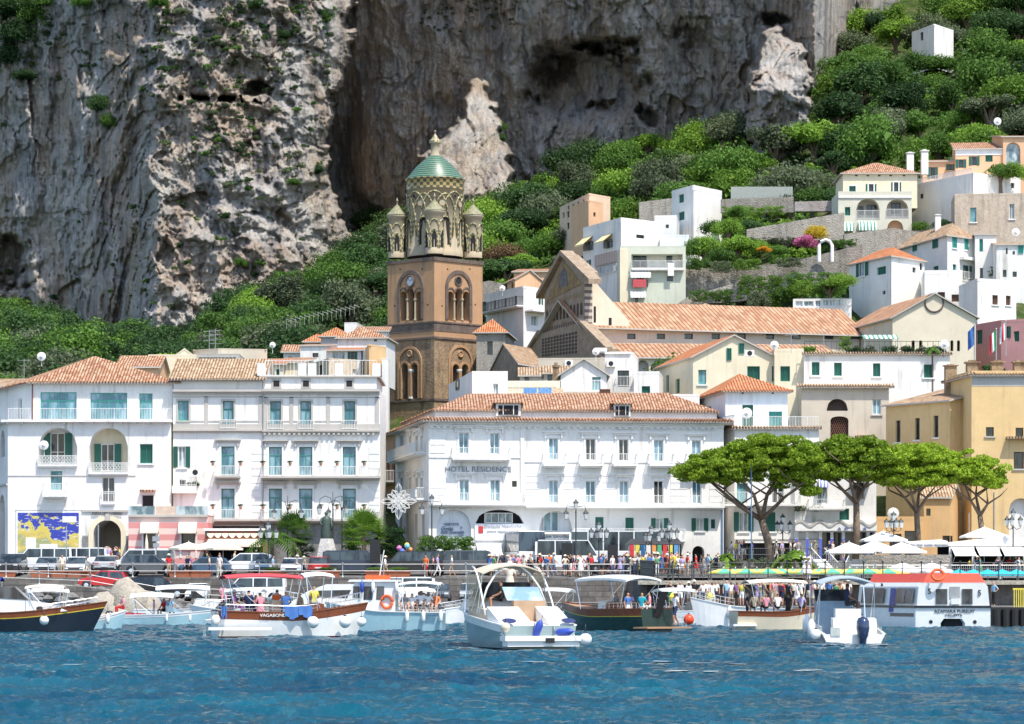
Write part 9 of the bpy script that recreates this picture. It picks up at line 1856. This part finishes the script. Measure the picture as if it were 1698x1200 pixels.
# j: tender lifeboat
e = empty('tender_boat', (XW(1580, 186), 186, 0), 'large white ship tender with a red roof, number 5 and lifebuoy', 'boat', R(-14)); TD = lambda n_, m_, f_, sm=False: (lambda b: (f_(b), b.build(n_, m_, e, sm))[1])(MB()); Wd = 2.3
sec = [(-Wd, 1.35), (-Wd, 1.45), (-Wd * .95, 2.6), (-Wd * .86, 2.85), (Wd * .86, 2.85), (Wd * .95, 2.6), (Wd, 1.45), (Wd, 1.35)]
def tub(b):
 b.prism([(-Wd, 0, -.3), (-.75, 0, -.3), (-.75, 0, .35), (-.55, 0, .62), (.55, 0, .62), (.75, 0, .35), (.75, 0, -.3), (Wd, 0, -.3), (Wd, 0, 1.3), (-Wd, 0, 1.3)], (-4.9, 8.2, 0))
TD('hull', [GEL], tub); TD('tunnel', DARK, lambda b: b.prism([(-.74, .3, -.2), (.74, .3, -.2), (.54, .3, .6), (-.54, .3, .6)], (0, .05, 0)))
TD('cabin', [GEL], lambda b: b.prism([(x * .97, .15, z) for x, z in sec], (-4.7, 7.9, 0))); TD('rub_rail', [NAVY], lambda b: (b.box(-Wd - .06, -.08, 1.28, Wd + .06, .02, 1.42), b.prism([(-Wd - .07, 0, 1.28), (-Wd - .07, 0, 1.42), (-Wd + .02, 0, 1.42), (-Wd + .02, 0, 1.28)], (-4.9, 8.2, 0)), b.prism([(-Wd - .12, .2, .72), (-Wd - .12, .2, .95), (-Wd + .02, .2, .95), (-Wd + .02, .2, .72)], (-4.6, 7.7, 0))))
RR = plain('orange_red_roof', (.68, .08, .04), .4); TD('roof', [RR], lambda b: (b.prism([(-Wd * .80, .5, 2.86), (Wd * .84, .5, 2.86), (Wd * .66, .9, 3.42), (-Wd * .72, .9, 3.42)], (-4.3, 7.2, 0)), b.poly([(-Wd * .86, .14, 2.84), (Wd * .86, .14, 2.84), (Wd * .84, .5, 2.865), (-Wd * .80, .5, 2.865)])))
for x0, x1 in ((-1.05, -.35), (.55, 1.2)): TD('end_window', TINT, lambda b: b.box(x0, .08, 1.52, x1, .149, 2.45))
TD('equipment_niche', plain('grey_panel', (.35, .36, .36)), lambda b: b.box(-.2, .1, 1.9, .42, .149, 2.6)); TD('equipment_box', GEL, lambda b: b.box(-.1, -.05, 1.5, .4, .145, 1.85))
sdv = Vector((-4.9, 8.2, 0)).normalized(); sa = math.atan2(sdv.y, sdv.x)
for k, (d0, d1, m_, z0) in enumerate(((.5, 1.6, TINT, 1.55), (1.75, 3.1, TINT, 1.55), (3.3, 4.0, plain('blue_door', (.03, .05, .28), .3), 1.0), (5.0, 8.4, TINT, 1.55))):
 def sw(b, d0=d0, d1=d1, z0=z0): a_, c_ = Vector((-Wd, 0, 0)) + sdv * d0, Vector((-Wd, 0, 0)) + sdv * d1; b.prism([(a_.x - .03, a_.y, z0), (c_.x - .03, c_.y, z0), (c_.x + .10, c_.y, 2.5), (a_.x + .10, a_.y, 2.5)], (.03, 0, 0))
 TD('side_window' if k != 2 else 'side_door', m_, sw)
INK = plain('sign_black', (.05, .05, .06)); lettering(e, 'AZAMARA PURSUIT', (.1, -.02, 1.08), .26, INK, 0, 2.5); lettering(e, 'VALLETTA', (.05, -.02, .84), .19, INK, 0, 1.05); lettering(e, '5', (-1.45, .12, 2.3), .5, INK); lettering(e, '5', (1.62, .12, 2.2), .5, INK); lettering(e, '29', (-Wd + sdv.x * 5.4 + .12, sdv.y * 5.4, 2.7), .28, INK, sa - math.pi)
for x in (-1.35, 1.35): TD('exhaust', BLK, lambda b: b.prism([(x + .12 * math.cos(k * .52), -.001, .42 + .12 * math.sin(k * .52)) for k in range(12)], (0, -.02, 0)))
p_ = MB(); p_.tube([(.38 * math.cos(k * math.pi / 8), 0, .38 * math.sin(k * math.pi / 8)) for k in range(17)], .09, 8); o = p_.build('lifebuoy', plain('orange_raft', (.75, .12, .03)), None, True); o.location = (XW(1556, 186), 186.2, 3.32); o.rotation_euler = (-.5, 0, 0); tag(o, 'orange lifebuoy on the red roof of the tender', 'lifebuoy')
b = MB(); b.box(0, 0, -.6, 3.2, 2.6, 1.3); [b.tube([(.25 + k * .55, -.08, -.4), (.25 + k * .55, -.08, 1.2)], .24, 8) for k in range(6)]; o = b.build('tyre_fendered_dock', plain('wet_black_rubber', (.02, .02, .02), .6), loc=(XW(1646, 187), 187, 0)); tag(o, 'black tyre fendered dock at the right edge', 'dock')
b = MB(); [b.box(k * .14, 0, 0, k * .14 + .06, .05, 1.1) for k in range(9)]; b.box(-.05, 0, 1.1, 1.25, .06, 1.2); o = b.build('barrier', CLO['yellow'], loc=(XW(1681, 190), 190, 1.3)); tag(o, 'yellow slatted barrier at the right edge', 'barrier')
# churned water round the hulls
FOAM = plain('sea_foam', (.62, .70, .72), .8); rw = random.Random(9); b = MB()
for cx_, cy_, rx, ry, n in ((XW(888, 117), 117.5, 2.6, 1.6, 130), (XW(1398, 126), 125.6, 2.4, 1.4, 90), (XW(640, 163), 164, 3.6, .5, 60), (XW(1030, 165), 165.5, 2.0, .6, 40), (XW(740, 150), 150, 2.4, .6, 50), (XW(200, 195), 194.5, 2.6, .5, 40), (XW(430, 149), 149, 3, .5, 40), (XW(760, 119), 120.5, .8, .4, 20), (XW(1580, 184), 184.6, 2.6, .4, 40), (XW(1050, 96), 96, 6, 1.0, 60), (XW(640, 84), 84, 7, .8, 50), (XW(1300, 88), 88, 5, .8, 40), (XW(300, 92), 92, 5, .7, 36)):
 for _ in range(n):
  x, y = rw.gauss(cx_, rx * .5), rw.gauss(cy_, ry * .5); z = float(wave_h(np.array([[x]]), np.array([[y]]))[0, 0]) + .012; r_ = rw.uniform(.04, .22); b.poly([(x + r_ * math.cos(k * 1.05) * rw.uniform(.8, 2.6), y + r_ * math.sin(k * 1.05) * rw.uniform(.3, 1), z) for k in range(6)])
tag(b.build('foam', FOAM), 'white foam churned up around the hulls and drifting on the swell', 'foam', kind='stuff')
# things that still read alike are told apart by their place in the row
dup_ = {}
for o in col.objects:
 if o.get('category') and o.get('label'): dup_.setdefault(o['label'], []).append(o)
for lb, os_ in dup_.items():
 n = len(os_)
 if n < 2: continue
 os_.sort(key=lambda o: o.location.x / o.location.y); nm = {2: ['left', 'right'], 3: ['left', 'middle', 'right']}.get(n) or ['leftmost'] + [w + ' from left' for w in ('second', 'third', 'fourth', 'fifth', 'sixth', 'seventh', 'eighth')][:n - 2] + ['rightmost']
 for o, w in zip(os_, nm):
  t_ = f'{lb}, {w} of {n}' if n < 4 else f'{lb}, {w}'
  if len(t_.replace('-', ' ').split()) <= 16: o['label'] = t_
